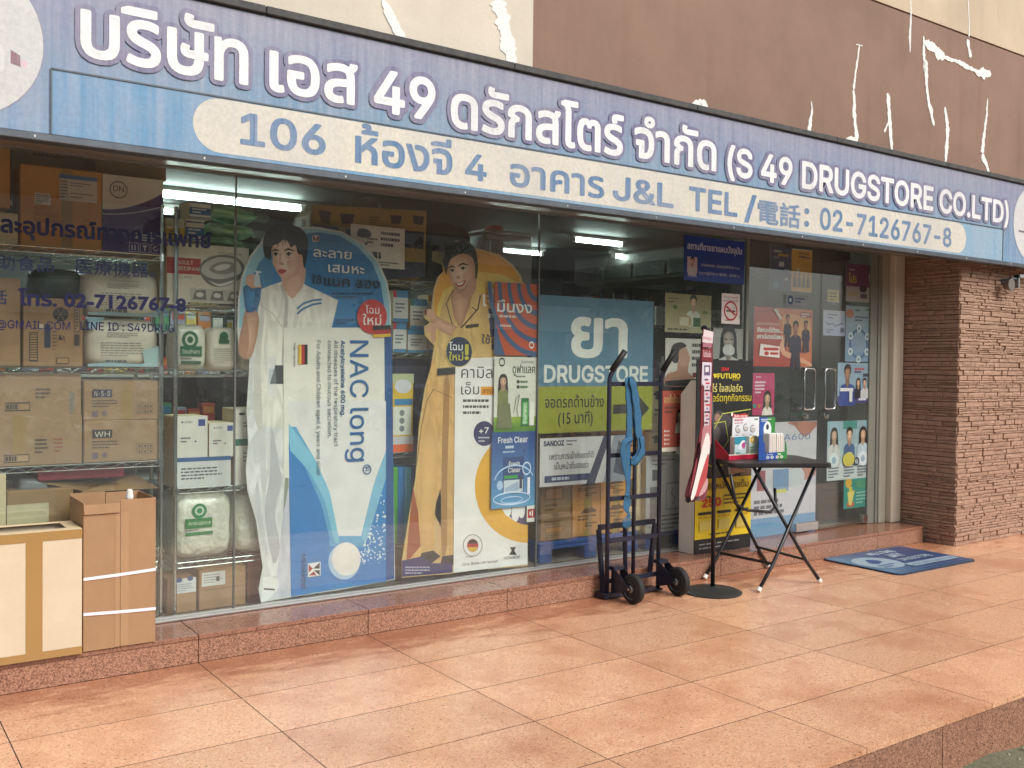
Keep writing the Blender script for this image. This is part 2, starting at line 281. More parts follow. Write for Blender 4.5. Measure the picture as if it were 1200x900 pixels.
    def build(s, name, mats, parent=None, local=False, smooth=False, loc=None, fixn=True):
        if not isinstance(mats, (list, tuple)): mats = [mats]
        if parent is not None and not local:
            o = Vector((0, 0, 0)); q = parent
            while q is not None: o += q.location; q = q.parent
        else: o = Vector((0, 0, 0)) if (local or loc is None) else Vector(loc)
        me = bpy.data.meshes.new(name); me.from_pydata([tuple(Vector(p)-o) for p in s.v] if not local else s.v, [], s.f)
        for m in mats: me.materials.append(m)
        if len(mats) > 1: me.polygons.foreach_set('material_index', s.m)
        if any(m in (M_PRINT, M_SIGN, M_FOLD) for m in mats):
            ca = me.color_attributes.new('Col', 'FLOAT_COLOR', 'CORNER'); buf = []
            for p, c in zip(me.polygons, s.c):
                if isinstance(c, list): buf += [x for q in c for x in lin(q)]
                else: buf += list(lin(c))*p.loop_total
            ca.data.foreach_set('color', buf)
        if smooth: me.polygons.foreach_set('use_smooth', [True]*len(me.polygons))
        if fixn:
            import bmesh; bm = bmesh.new(); bm.from_mesh(me); bmesh.ops.recalc_face_normals(bm, faces=bm.faces); bm.to_mesh(me); bm.free()
        me.update(); ob = bpy.data.objects.new(name, me); C.objects.link(ob)
        if parent is not None: ob.parent = parent
        elif loc is not None and not local: ob.location = loc
        return ob
def tag(o, label=None, cat=None, group=None, kind=None):
    if label: o['label'] = label
    if cat: o['category'] = cat
    if group: o['group'] = group
    if kind: o['kind'] = kind
    return o
def thing(name, label, cat, loc, group=None, rz=0):
    o = bpy.data.objects.new(name, None); C.objects.link(o); o.location = loc; o.rotation_euler.z = rz; o.empty_display_size = .1
    return tag(o, label, cat, group)
def struct(name, mb, m, parent=None, **k):
    o = mb.build(name, m, parent, **k)
    if parent is None: o['kind'] = 'structure'
    return o
# ------------------------------------------------------------------ lettering
def _font():
    try:
        for base in (bpy.utils.resource_path('LOCAL'), bpy.utils.resource_path('SYSTEM')):
            f = os.path.join(base, 'datafiles', 'fonts', 'Inter.woff2')
            if os.path.exists(f): return bpy.data.fonts.load(f)
    except Exception: pass
    return None
FONT = _font(); _tc = {}
def _contours(s, res, sp):
    c = bpy.data.curves.new('t', 'FONT'); c.body = s; c.resolution_u = res; c.fill_mode = 'NONE'; c.space_character = sp
    if FONT and not any(ord(ch) > 0x250 for ch in s): c.font = FONT
    o = bpy.data.objects.new('t', c); me = bpy.data.meshes.new_from_object(o); nxt = {}
    for e in me.edges: nxt.setdefault(e.vertices[0], []).append(e.vertices[1]); nxt.setdefault(e.vertices[1], []).append(e.vertices[0])
    co = [(v.co.x, v.co.y) for v in me.vertices]; seen = set(); out = []
    for i in range(len(co)):
        if i in seen or i not in nxt: continue
        L = [i]; seen.add(i); k = i+1 if (i+1) in nxt[i] else nxt[i][0]
        while k not in seen:
            seen.add(k); L.append(k); q = [j for j in nxt[k] if j not in seen]
            if not q: break
            k = (k+1) if (k+1) in q else q[0]
        if len(L) > 2:
            P = [co[j] for j in L]; Q = [P[0]]
            for p in P[1:]:
                if abs(p[0]-Q[-1][0])+abs(p[1]-Q[-1][1]) > 1e-5: Q.append(p)
            if len(Q) > 2: out.append(Q)
    bpy.data.objects.remove(o); bpy.data.meshes.remove(me); bpy.data.curves.remove(c); return out
def _area(P): return sum(P[i-1][0]*P[i][1]-P[i][0]*P[i-1][1] for i in range(len(P)))/2
def _inside(p, P):
    r = False; x, y = p
    for i in range(len(P)):
        (x0, y0), (x1, y1) = P[i-1], P[i]
        if (y0 > y) != (y1 > y) and x < (x1-x0)*(y-y0)/(y1-y0)+x0: r = not r
    return r
def glyphs(s, off=0, res=2, sp=1.0):
    """glyph outlines as flat faces: (points with a layer number, faces); off thickens the strokes; every contour gets a layer of its own"""
    k = (s, off, res, sp)
    if k in _tc: return _tc[k]
    cs = _contours(s, res, sp); v = []; f = []
    hole = []
    for c in cs:
        bx0, bx1 = min(p[0] for p in c), max(p[0] for p in c); ac = _area(c); net = 0
        for q in cs:
            if q is not c and abs(_area(q)) > abs(ac) and min(p[0] for p in q) <= bx0 and max(p[0] for p in q) >= bx1 and _inside(c[0], q): net += 1 if _area(q)*ac < 0 else -1
        hole.append(net > 0)
    outer = [c for c, h in zip(cs, hole) if not h]; holes = [c for c, h in zip(cs, hole) if h]; grp = [[o] for o in outer]
    for h in holes:
        best = None
        for g_ in grp:
            if _inside(h[0], g_[0]) and (best is None or abs(_area(g_[0])) < abs(_area(best[0]))): best = g_
        if best: best.append(h)
    for n, g_ in enumerate(grp):
        b = len(v); v += [(x, y, n % 4) for P in g_ for x, y in P]
        f += [tuple(i+b for i in t) for t in tessellate_polygon([[Vector((x, y, 0)) for x, y in P] for P in g_])]
    if off:
        q = 0
        for ci, P in enumerate(cs):
            m = len(P); base = 4; nr = []
            for i in range(m): d0 = (Vector(P[(i+1) % m])-Vector(P[i])).normalized(); nr.append(Vector((-d0.y, d0.x)))
            for i in range(m):
                j = (i+1) % m; b = len(v); lv = base+(q*.61803 % 1)*50; q += 1; p0, p1 = Vector(P[i]), Vector(P[j]); n0 = nr[i]
                na, nb = nr[i-1]+n0, nr[j]+n0
                na = na/(na.dot(na)/2) if nr[i-1].dot(n0) > .8 else n0; nb = nb/(nb.dot(nb)/2) if nr[j].dot(n0) > .8 else n0
                for w in (p0+na*off, p1+nb*off, p1-nb*off, p0-na*off): v.append((w.x, w.y, lv))
                f += [(b, b+1, b+2), (b, b+2, b+3)]
                if nr[i-1].dot(n0) <= .8:      # round join
                    b = len(v); lv = base+(q*.61803 % 1)*50; q += 1; v += [(p0.x+off*math.cos(z*PI/5), p0.y+off*math.sin(z*PI/5), lv) for z in range(10)]; f.append(tuple(range(b, b+10)))
    _tc[k] = (v, f); return _tc[k]
def hgt(ch):
    v, _ = glyphs(ch); return max(p[1] for p in v)
def smooth(pts, n=4):
    """closed Catmull-Rom through the points"""
    out = []; m = len(pts)
    for i in range(m):
        p0, p1, p2, p3 = (pts[(i+k-1) % m] for k in range(4))
        for j in range(n):
            t = j/n
            out.append(tuple(.5*((2*b) + (-a+c)*t + (2*a-5*b+4*c-d)*t*t + (-a+3*b-3*c+d)*t**3) for a, b, c, d in zip(p0, p1, p2, p3)))
    return out
def ring(cx, cy, rx, ry, n=28, a0=0, a1=2*PI):
    return [(cx+rx*math.cos(a0+(a1-a0)*k/n), cy+ry*math.sin(a0+(a1-a0)*k/n)) for k in range(n)]
class Print(MB):
    """flat print on a plane facing the street. P maps local 2-D coordinates to (x, z)."""
    def __init__(s, y, P, e=.00012):
        super().__init__(); s.y = y; s.P = P; s.k = 0; s.e = e; s.cur = 0
    def _y(s): s.k += 1; return s.y - s.k*s.e
    def add(s, vs, fs, col=(128,)*3, mi=0): return MB.add(s, vs, fs, col, s.cur)
    def build(s, name, mats, parent=None, **k):
        if mats is M_PRINT: mats = [M_PRINT, M_FOLD]
        return MB.build(s, name, mats, parent, **k)
    def soft(s, pts, cin, cout, sm=3, c=None, rings=4):
        """printed shape whose tone changes softly from the middle to the rim"""
        if sm: pts = smooth(pts, sm)
        n = len(pts); cx, cy = c or (sum(p[0] for p in pts)/n, sum(p[1] for p in pts)/n); y = s._y(); R = []
        for r in range(rings+1): k = r/rings; R.append([s.P(cx+(a-cx)*k, cy+(b-cy)*k) for a, b in pts])
        col = [tuple(a+(b-a)*(r/rings)**1.8 for a, b in zip(cin, cout)) for r in range(rings+1)]; b0 = len(s.v)
        for q in R: s.v += [(a, y, b) for a, b in q]
        for r in range(rings):
            for i in range(n):
                j = (i+1) % n; s.f.append((b0+r*n+i, b0+r*n+j, b0+(r+1)*n+j, b0+(r+1)*n+i) if r else (b0+i, b0+n+j, b0+n+i)); s.c.append([col[r], col[r], col[r+1], col[r+1]] if r else [col[0], col[1], col[1]]); s.m.append(s.cur)
        return s
    def cloth(s, pts, col, sm=0): s.cur = 1; s.poly(pts, col, sm); s.cur = 0; return s
    def poly(s, pts, col, sm=0):
        if sm: pts = smooth(pts, sm)
        q = [s.P(*p) for p in pts]; y = s._y()
        tr = tessellate_polygon([[Vector((a, b, 0)) for a, b in q]])
        return s.add([(a, y, b) for a, b in q], tr, col)
    def rect(s, a, b, c, d, col): return s.poly([(a, b), (c, b), (c, d), (a, d)], col)
    def ell(s, cx, cy, rx, ry, col, n=28): return s.poly(ring(cx, cy, rx, ry, n), col)
    def arc(s, cx, cy, rx, ry, w, a0, a1, col, n=20, wy=None):
        wy = w if wy is None else wy
        o = [(cx+rx*math.cos(a0+(a1-a0)*k/n), cy+ry*math.sin(a0+(a1-a0)*k/n)) for k in range(n+1)]
        i = [(cx+(rx-w)*math.cos(a0+(a1-a0)*k/n), cy+(ry-wy)*math.sin(a0+(a1-a0)*k/n)) for k in range(n+1)]
        y = s._y(); q = [s.P(*p) for p in o+i]
        return s.add([(a, y, b) for a, b in q], [(k, k+1, n+2+k, n+1+k) for k in range(n)], col)
    def stroke(s, pts, w, col):
        """polyline of width w"""
        q = [Vector(s.P(*p)) for p in pts]; y = s._y(); L = []; m = len(q)
        for i in range(m):
            t = (q[min(i+1, m-1)]-q[max(i-1, 0)]).normalized(); nn = Vector((-t.y, t.x)); ww = w[i] if isinstance(w, (list, tuple)) else w
            L += [q[i]+nn*ww/2, q[i]-nn*ww/2]
        return s.add([(a.x, y, a.y) for a in L], [(2*i, 2*i+1, 2*i+3, 2*i+2) for i in range(m-1)], col)
    def grad(s, a, b, c, d, c0, c1, n=8):
        y = s._y(); 
        for i in range(n):
            t0, t1 = b+(d-b)*i/n, b+(d-b)*(i+1)/n; f = i/(n-1); q = [s.P(a, t0), s.P(c, t0), s.P(c, t1), s.P(a, t1)]
            s.add([(x, y, z) for x, z in q], [(0, 1, 2, 3)], tuple(u+(w-u)*f for u, w in zip(c0, c1)))
        return s
    def text(s, t, a, b, h, col, off=0.0, level=True, fit=True, res=2, dy=0, sp=1.0):
        """lettering from local point a to local point b (baseline), reference letter h high"""
        thai = any('\u0e00' <= ch <= '\u0e7f' for ch in t); cjk = any(ch > '\u3000' for ch in t); ref = hgt('บ') if thai else hgt('H')
        v, f = glyphs(t, 0, res, sp)
        if not v: return s
        yo = min(p[1] for p in v) if cjk else 0; ref = max(p[1] for p in v)-yo if cjk else ref
        x0, x1 = min(p[0] for p in v), max(p[0] for p in v)
        if off: v, f = glyphs(t, off, res, sp)
        A, B = Vector(s.P(*a)), Vector(s.P(*b))
        dx, dy_ = b[0]-a[0], b[1]-a[1]
        if level and abs(dx) > abs(dy_)*2: A.y = B.y = (A.y+B.y)/2
        L = (B-A).length; D = (B-A).normalized(); U = Vector((-D.y, D.x)); m = max(abs(dx), abs(dy_)); nd = (dy_/m, -dx/m)
        H = (Vector(s.P(a[0]+h*nd[0], a[1]+h*nd[1]))-Vector(s.P(*a))).length
        sx = L/(x1-x0); sy = H/ref; y = s._y()
        q = [A + D*(p[0]-x0)*sx + U*(p[1]-yo)*sy for p in v]
        st_ = 2e-5 if s.e < 1.5e-5 else .7e-5; s.k += int(max(p[2] for p in v)*st_/s.e)+1; return s.add([(w.x, y-dy-p[2]*st_, w.y) for w, p in zip(q, v)], f, col)
    def lines(s, a, b, c, n, dt, h, col, seed=1):
        """rows of print too small to read in the photograph"""
        r = random.Random(seed); y = s._y()
        for i in range(n):
            x = a; end = a+(c-a)*(1 if i < n-1 else .6)*r.uniform(.85, 1)
            while x < end:
                w = (c-a)*r.uniform(.05, .14); q = [s.P(x, b+i*dt), s.P(min(x+w, end), b+i*dt), s.P(min(x+w, end), b+i*dt+h), s.P(x, b+i*dt+h)]
                s.add([(u, y, v) for u, v in q], [(0, 1, 2, 3)], col); x += w+(c-a)*.022
        return s
def pxP(y): return lambda u, v: (lambda p: (p.x, p.z))(at(u, v, Y=y))
def unitP(x0, z1, x1, z0): return lambda a, b: (x0+a*(x1-x0), z1+b*(z0-z1))
def rectof(tl, br, y):
    a, b = at(*tl, Y=y), at(*br, Y=y); return a.x, a.z, b.x, b.z
WHITE = (240, 240, 236); INK = (30, 30, 34); SKIN = (222, 176, 148)
def person_print(p, cx, cy, w, ar=1.0, skin=SKIN, hair=(24, 20, 20), top=(240, 236, 228), shoulders=1.6, long_hair=False, body=2.0, smile=False, turn=0.0):
    """head-and-shoulders figure printed on a poster; w is the head width, ar turns it into vertical units"""
    X = lambda x: cx+x*w; Y = lambda y: cy+y*w*ar
    q = lambda L: [(X(a), Y(b)) for a, b in L]
    dk = tuple(c*.78 for c in skin); t = turn
    if long_hair: p.poly(q([(-.62, -.5), (0, -.92), (.62, -.5), (.72, .4), (.78, 1.5), (.3, 1.7), (-.3, 1.7), (-.78, 1.5), (-.72, .4)]), hair, 3)
    p.poly(q([(-.3, .35), (.3, .35), (.34, 1.0), (0, 1.3), (-.34, 1.0)]), dk)
    if body: p.cloth(q([(-.3, .9), (-.9*shoulders*.62, 1.1), (-shoulders*.72, 1.45), (-shoulders*.78, body+.9), (shoulders*.78, body+.9), (shoulders*.72, 1.45), (.9*shoulders*.62, 1.1), (.3, .9), (0, 1.35)]), top)
    p.soft(q([(-.46, -.3), (-.3, -.68), (0, -.78), (.3, -.68), (.46, -.3), (.44, .15), (.27, .52), (0, .7), (-.27, .52), (-.44, .15)]), tuple(min(255, c*1.05) for c in skin), tuple(c*.72 for c in skin), 3, (X(-.06), Y(0)))
    p.poly(q([(-.52, -.05), (-.56, -.55), (-.35, -.9), (.05, -1.0), (.42, -.86), (.58, -.5), (.52, -.05), (.44, -.3), (.3, -.5), (-.05, -.58), (-.34, -.42), (-.46, -.2)]), hair, 3)
    for sx in (-1, 1):
        p.poly(q([(sx*.10+t, -.12), (sx*.34+t, -.15), (sx*.35+t, -.10), (sx*.10+t, -.06)]), hair)
        p.ell(X(sx*.21+t), Y(.02), .085*w, .035*w*ar, (235, 228, 222), 10); p.ell(X(sx*.21+t), Y(.02), .035*w, .038*w*ar, (28, 18, 16), 10)
    p.poly(q([(t-.02, .05), (t+.05, .22), (t-.07, .24)]), dk)
    if smile: p.poly(q([(t-.17, .33), (t+.17, .33), (t+.1, .44), (t-.1, .44)]), (170, 60, 60), 2); p.poly(q([(t-.13, .345), (t+.13, .345), (t, .40)]), (245, 240, 235))
    else: p.poly(q([(t-.12, .37), (t, .34), (t+.12, .37), (t, .44)]), (176, 78, 78), 2)
def poster(name, label, cat, tl, br, y, draw, base=(235, 233, 226), thick=.0012, group=None):
    x0, z1, x1, z0 = rectof(tl, br, y)
    o = MB().box(x0, y, z0, x1, y+thick, z1, base); p = Print(y, unitP(x0, z1, x1, z0)); p.ar = abs((x1-x0)/(z1-z0))
    draw(p); k = len(o.c); o.add(p.v, p.f); o.c[k:] = p.c
    o.m[k:] = p.m
    ob = o.build(name, [M_PRINT, M_FOLD], loc=((x0+x1)/2, y, z0), fixn=False); tag(ob, label, cat, group); return ob
# =================================================================== THE SETTING
H = 0.1213; G = 0.2832            # step height, plane of the shop glass
XE = 5.415                        # right end of the step
# lower ground and road in front of the terrace, seen at the lower right corner and mirrored in the glass
g = MB(); n = 60; vs = []; fs = []
for j in range(13):
    for i in range(n+1):
        x = -2+i*.2; y = -2.17-j*.12; vs.append((x, y, -.212+rnd.uniform(-.008, .012) + (.012*math.sin(x*5)*math.cos(y*7))))
for j in range(12):
    for i in range(n): fs.append((j*(n+1)+i, j*(n+1)+i+1, (j+1)*(n+1)+i+1, (j+1)*(n+1)+i))
g.add(vs, fs); struct('gravel_strip', g, M_GROUND)
struct('ground', MB().add([(-150, -150, -.235), (150, -150, -.235), (150, 150, -.235), (-150, 150, -.235)], [(0, 1, 2, 3)]), pm('asphalt_ground', (92, 92, 90), .9, .15, 5))
gr = MB(); r2 = random.Random(3)
for i in range(900):                                                   # gravel and tufts along the terrace edge
    x = r2.uniform(2.3, 6.5); y = -2.2-abs(r2.gauss(0, .35)); s = r2.uniform(.004, .014); z = -.206
    gr.add([(x-s, y-s, z), (x+s, y-s*.6, z), (x+s*.7, y+s, z), (x-s*.6, y+s*.8, z), (x, y, z+s*1.1)], [(0, 1, 4), (1, 2, 4), (2, 3, 4), (3, 0, 4)])
tag(gr.build('gravel', pm('pale_gravel', (150, 144, 120), .9, .3, 80), fixn=False), kind='stuff')
tf = MB()
for cx, cy, k in ((2.78, -2.235, 26), (3.28, -2.25, 44), (3.36, -2.32, 20), (3.05, -2.3, 12), (3.6, -2.24, 20), (4.0, -2.26, 20), (4.6, -2.25, 16)):
    for i in range(k):
        a = r2.uniform(0, 2*PI); l = r2.uniform(.02, .055); x, y = cx+r2.gauss(0, .03), cy+r2.gauss(0, .02); w = .004
        tf.add([(x-w, y, -.21), (x+w, y, -.21), (x+math.cos(a)*l*.5+w, y+math.sin(a)*l*.5, -.21+l*.8), (x+math.cos(a)*l, y+math.sin(a)*l, -.21+l*.7)], [(0, 1, 2), (0, 2, 3)])
tag(tf.build('weeds', pm('weed_green', (120, 138, 66), .7, .3, 60), fixn=False), kind='stuff')

# terrace: base, tiles one by one, facing slabs along the drop
ter = struct('terrace_floor', MB().box(-5, -2.165, -.24, 12, .9, -.0006), M_GROUT)
rows = [0.0, -.5294, -.9429, -1.35, -1.7575, -2.1814]
tmesh = {}
for r in range(5):
    for k in range(-5, 15):
        x0, x1, y1, y0 = k*.8+.002, (k+1)*.8-.002, rows[r]-.0026, rows[r+1]+.0026
        if x1 > -4.2 and x0 < 11.8:
            key = r
            if key not in tmesh:
                b = MB().box(-(x1-x0)/2, -(y1-y0)/2, -.02, (x1-x0)/2, (y1-y0)/2, 0); o = b.build('floor_tile', M_FLOOR, ter, local=True); tmesh[key] = o.data
            else: o = bpy.data.objects.new('floor_tile', tmesh[key]); C.objects.link(o); o.parent = ter
            o.location = ((x0+x1)/2, (y0+y1)/2, 0)
for k in range(-5, 7):       # stretch of floor beside the stone pillar
    pass
lip = MB().box(-5, -2.176, -.024, 12, -2.166, -.021); 
for k in range(-3, 16):
    b = MB().bbox(k*.8+.47+.002, -2.174, -.24, (k+1)*.8+.47-.002, -2.166, -.026, .001); b.build('facing_slab', M_RISER, ter)
# step: base, tread slabs, riser slabs
stp = struct('step', MB().box(-5, .008, .0001, XE-.002, G+.1, H-.0215), M_GROUT)
jx = [at(232.5, 744, Y=0).x, at(432.5, 711.7, Y=0).x, at(594.5, 687.5, Y=0).x]; dj = (jx[2]-jx[0])/2
js = [jx[0]-5*dj+i*dj for i in range(12)]; js = [x for x in js if x < XE-.15]+[XE]
for a, b in zip(js, js[1:]):
    MB().bbox(a+.0012, -.004, H-.021, b-.0012, G+.12, H, .0025).build('tread_slab', M_STEP, stp)
    MB().bbox(a+.0015, -.0005, .001, b-.0015, .0078, H-.0225, .0008).build('riser_slab', M_RISER, stp)

# upper wall above the sign
SY = -.36
WY = -.335
xb = at(624, 40, Y=WY).x; zg = at(1100, 29, Y=WY).z
struct('cream_upper_wall', MB().box(-4.5, WY-.004, 2.3, xb, 0, 6), M_CREAM)
struct('brown_upper_wall', MB().box(xb+.001, WY, 2.3, 12, 0, zg-.006), M_BROWN)
uw = struct('beige_upper_wall', MB().box(xb+.001, WY-.002, zg+.006, 12, 0, 6), M_BEIGE)
def filler(pts, ws, wall_y, name='wall_filler'):
    """uneven smears of white filler, raised a few millimetres from the wall; pts in photo pixels"""
    r = random.Random(int(pts[0][0])); P = [at(u, v, Y=wall_y) for u, v in pts]; L = []; Q = []
    for i in range(len(P)-1):
        k = max(4, int((P[i+1]-P[i]).length/.012))
        for j in range(k): t = j/k; Q.append((P[i].lerp(P[i+1], t), ws[i]+(ws[i+1]-ws[i])*t))
    Q.append((P[-1], ws[-1]*.5)); m = len(Q); el = er = 1.0
    for i, (p, w) in enumerate(Q):        # each side ragged on its own
        a = Q[max(i-2, 0)][0]; b = Q[min(i+2, m-1)][0]; t = (b-a).normalized(); nn = Vector((-t.z, 0, t.x)); el = el*.5+r.uniform(.5, 2.3)*.5; er = er*.5+r.uniform(.5, 2.3)*.5; w *= .52
        if i in (0, m-1): w *= .3
        L += [p+nn*w*el*1.04+Vector((0, .001, 0)), p+nn*w*el+Vector((0, -.0022-.0006*(len(L) > 0)*(int(pts[0][0]+pts[0][1]) % 5), 0)), p-nn*w*er+Vector((0, -.0022-.0006*(int(pts[0][0]+pts[0][1]) % 5), 0)), p-nn*w*er*1.04+Vector((0, .001, 0))]
    fs = [(4*i+k, 4*i+k+1, 4*i+k+5, 4*i+k+4) for i in range(m-1) for k in range(3)]
    return MB().add(L, fs).build(name, M_PUTTY, bpy.data.objects['brown_upper_wall'] if pts[0][0] > 640 else bpy.data.objects['cream_upper_wall'])
for pts, ws in (([(816, 117), (816, 130)], [.05, .05]), ([(816, 122), (829, 126)], [.045, .04]),
                ([(950, 118), (951, 128), (948, 150), (946, 158)], [.004, .012, .022, .03]), ([(940, 156), (951, 158)], [.015, .02]),
                ([(1007, 53), (1004, 75), (1000, 105)], [.006, .01, .014]), ([(1000, 105), (1001, 130), (1004, 165)], [.016, .02, .026]), ([(991, 163), (999, 166), (1005, 163)], [.02, .035, .02]), ([(1003, 52), (1011, 54)], [.006, .006]),
                ([(1040, 109), (1041, 130), (1043, 155), (1045, 180)], [.026, .022, .026, .014]), ([(1036, 155), (1042, 140)], [.012, .01]),
                ([(1067, 0), (1067, 20), (1066, 45), (1066, 62)], [.008, .01, .018, .006]),
                ([(1082, 42), (1082, 60), (1083, 85)], [.01, .02, .018]), ([(1084, 70), (1086, 110), (1090, 130), (1094, 148)], [.03, .016, .03, .012]),
                ([(1083, 50), (1090, 54), (1100, 62), (1107, 68)], [.03, .05, .05, .03]), ([(1105, 67), (1122, 72), (1140, 82), (1150, 86)], [.02, .022, .02, .022]), ([(1143, 86), (1152, 86), (1161, 87)], [.02, .05, .02]),
                ([(1107, 125), (1110, 150), (1109, 175), (1107, 193)], [.012, .03, .026, .01]),
                ([(1134, 0), (1135, 25), (1135, 44)], [.008, .006, .01]), ([(1133, 46), (1137, 68)], [.026, .022]),
                ([(1157, 115), (1156, 135), (1152, 165), (1151, 180)], [.008, .016, .022, .034]), ([(1151, 180), (1155, 192), (1159, 205)], [.034, .026, .012]),
                ([(448, 0), (456, 20), (468, 40), (473, 50)], [.03, .028, .026, .02]), ([(582, 0), (588, 20), (594, 45), (600, 80)], [.05, .06, .055, .05])):
    filler(pts, ws, WY-.004 if pts[0][0] < 640 else WY)

# ---- the sign
def z_at(u, v): return at(u, v, Y=SY).z
zt = sum(z_at(*p) for p in ((400, 35), (600, 81.7), (800, 126.3), (1000, 170), (1200, 215)))/5
zb = sum(z_at(*p) for p in ((60, 155), (400, 201), (800, 259), (1175, 305)))/4
zm = (z_at(60, 77)+z_at(400, 139)+z_at(800, 204)+z_at(1175, 270))/4
xl, xr = at(60, 100, Y=SY).x, at(1175, 290, Y=SY).x
print('sign', zt, zb, zm, [round(z_at(*p), 3) for p in ((60, 77), (400, 139), (800, 204), (1175, 270))])
SX0, SX1 = -2.3, 8.2
sg = thing('shop_sign', 'long weathered blue sign over the shopfront with white Thai letters', 'sign', ((SX0+SX1)/2, SY, zb-.03))
face = MB(); NX, NZ = 60, 12; y = SY+.004
stops = ((0, (126, 130, 154)), (.3, (112, 130, 160)), (.55, (98, 138, 168)), (1, (104, 152, 182)))
def ramp(t):
    for (a, c), (b, e) in zip(stops, stops[1:]):
        if t <= b: return tuple(p+(q-p)*(t-a)/(b-a) for p, q in zip(c, e))
    return stops[-1][1]
for i in range(NX):
    for j in range(NZ):
        xa, xc = SX0+(SX1-SX0)*i/NX, SX0+(SX1-SX0)*(i+1)/NX; za, zc = zt-.012-(zt-zb-.012)*j/NZ, zt-.012-(zt-zb-.012)*(j+1)/NZ
        c = ramp(j/(NZ-1)); w = math.sin((xa-2)*1.1)*.5; k = max(0, 1-abs(xa+1)/.9)+max(0, 1-abs(xa-6.2)/.8); c = tuple(a*(1+.03*w)*(1-.25*min(1, k))+b*.25*min(1, k) for a, b in zip(c, (126, 110, 158)))
        face.add([(xa, y, za), (xc, y, za), (xc, y, zc), (xa, y, zc)], [(0, 1, 2, 3)], c)
face.build('printed_face', M_SIGN, sg, fixn=False)
MB().box(SX0, SY+.006, zb-.012, SX1, WY-.006, zt-.001).build('sign_box', M_STEEL, sg)
top = MB(); x = SX0
while x < SX1: top.bbox(x, SY-.012, zt-.004, min(x+1.22, SX1), WY-.006, zt+.028, .003); x += 1.223
top.build('top_trim', M_STEELT, sg)
MB().bbox(SX0, SY-.006, zb-.03, SX1, SY+.06, zb-.002, .003).build('bottom_trim', M_STEEL, sg)
p = Print(SY+.002, pxP(SY)); 
pl = MB(); 
for i in range(40):       # lower blue panel
    xa, xc = xl+(xr-xl)*i/40, xl+(xr-xl)*(i+1)/40
    for j in range(4):
        za, zc = zm-(zm-zb)*j/4, zm-(zm-zb)*(j+1)/4; k = i/39; c = tuple(a+(b-a)*min(1, k*2.5) for a, b in zip((76, 138, 180), (124, 164, 188)))
        pl.add([(xa, SY, za), (xc, SY, za), (xc, SY, zc), (xa, SY, zc)], [(0, 1, 2, 3)], c)
pl.box(xl, SY+.0005, zb, xr, SY+.0035, zm, (110, 160, 195)); pl.build('lower_panel', M_SIGN, sg, fixn=False)
ed = MB()
for a, b in (((xl, zm), (xr, zm)), ((xl, zm), (xl, zb)), ((xr, zm), (xr, zb))): ed.bar((a[0], SY-.001, a[1]), (b[0], SY-.001, b[1]), .006, .005)
ed.build('panel_edge', M_STEEL, sg)
# cream strip
cx0, cx1 = at(226, 145, Y=SY).x, at(1132, 278, Y=SY).x; hz = (zm-zb); z1, z0 = zm-.045*hz/.2*.25, zb+.12*hz
z1 = (z_at(250, 112)+z_at(1115, 261))/2; z0 = (z_at(250, 172)+z_at(1115, 299))/2; rr = (z1-z0)/2
strip = [(cx1-rr+rr*math.sin(a), (z0+z1)/2+rr*math.cos(a)) for a in [PI*i/14 for i in range(15)]] + [(cx0+rr-rr*math.sin(a), (z0+z1)/2-rr*math.cos(a)) for a in [PI*i/14 for i in range(15)]]
P0 = lambda a, b: (a, b)
ps = Print(SY-.0005, P0); ps.poly(strip, (212, 206, 188)); ps.build('cream_strip', M_SIGN, sg, fixn=False)
for (cu, cv), r in (((-22, 66), None), ((1262, 272), None)):
    pc = Print(SY+.003, P0)
    edge = at(51, 75, Y=SY).x if cu < 0 else at(1188, 270, Y=SY).x; zz = (zt+zb)/2+.005; R_ = (zt-zb)*.475; cxx = edge-R_ if cu < 0 else edge+R_
    pc.poly(ring(cxx, zz, R_+.004, R_+.004, 48), (120, 120, 150)); pc.poly(ring(cxx, zz, R_, R_, 48), (210, 210, 204))
    if cu < 0:
        pc.poly([(cxx+R_*.2, zz-.13), (cxx+R_*.42, zz-.13), (cxx+R_*.42, zz-.19), (cxx+R_*.2, zz-.19)], (190, 190, 190)); u0 = at(20, 71, Y=SY)
        pc.poly([(u0.x-.02, u0.z+.035), (u0.x+.01, u0.z+.02), (u0.x+.012, u0.z-.02), (u0.x-.02, u0.z-.012)], (120, 40, 60)); pc.poly([(u0.x+.014, u0.z+.012), (u0.x+.034, u0.z), (u0.x+.03, u0.z-.018), (u0.x+.014, u0.z-.02)], (226, 190, 200))
        pc.poly(ring(u0.x-.05, u0.z+.0, .012, .05, 10), (220, 220, 216))
    else:
        pc.poly([(cxx-R_*.75, zz-.055), (cxx-R_*.2, zz-.06), (cxx-R_*.2, zz-.075), (cxx-R_*.72, zz-.07)], (30, 40, 60)); pc.poly([(cxx-R_*.4, zz+.06), (cxx+R_*.3, zz+.06), (cxx, zz-.04)], (70, 80, 120))
    pc.build('round_emblem', M_SIGN, sg, fixn=False)
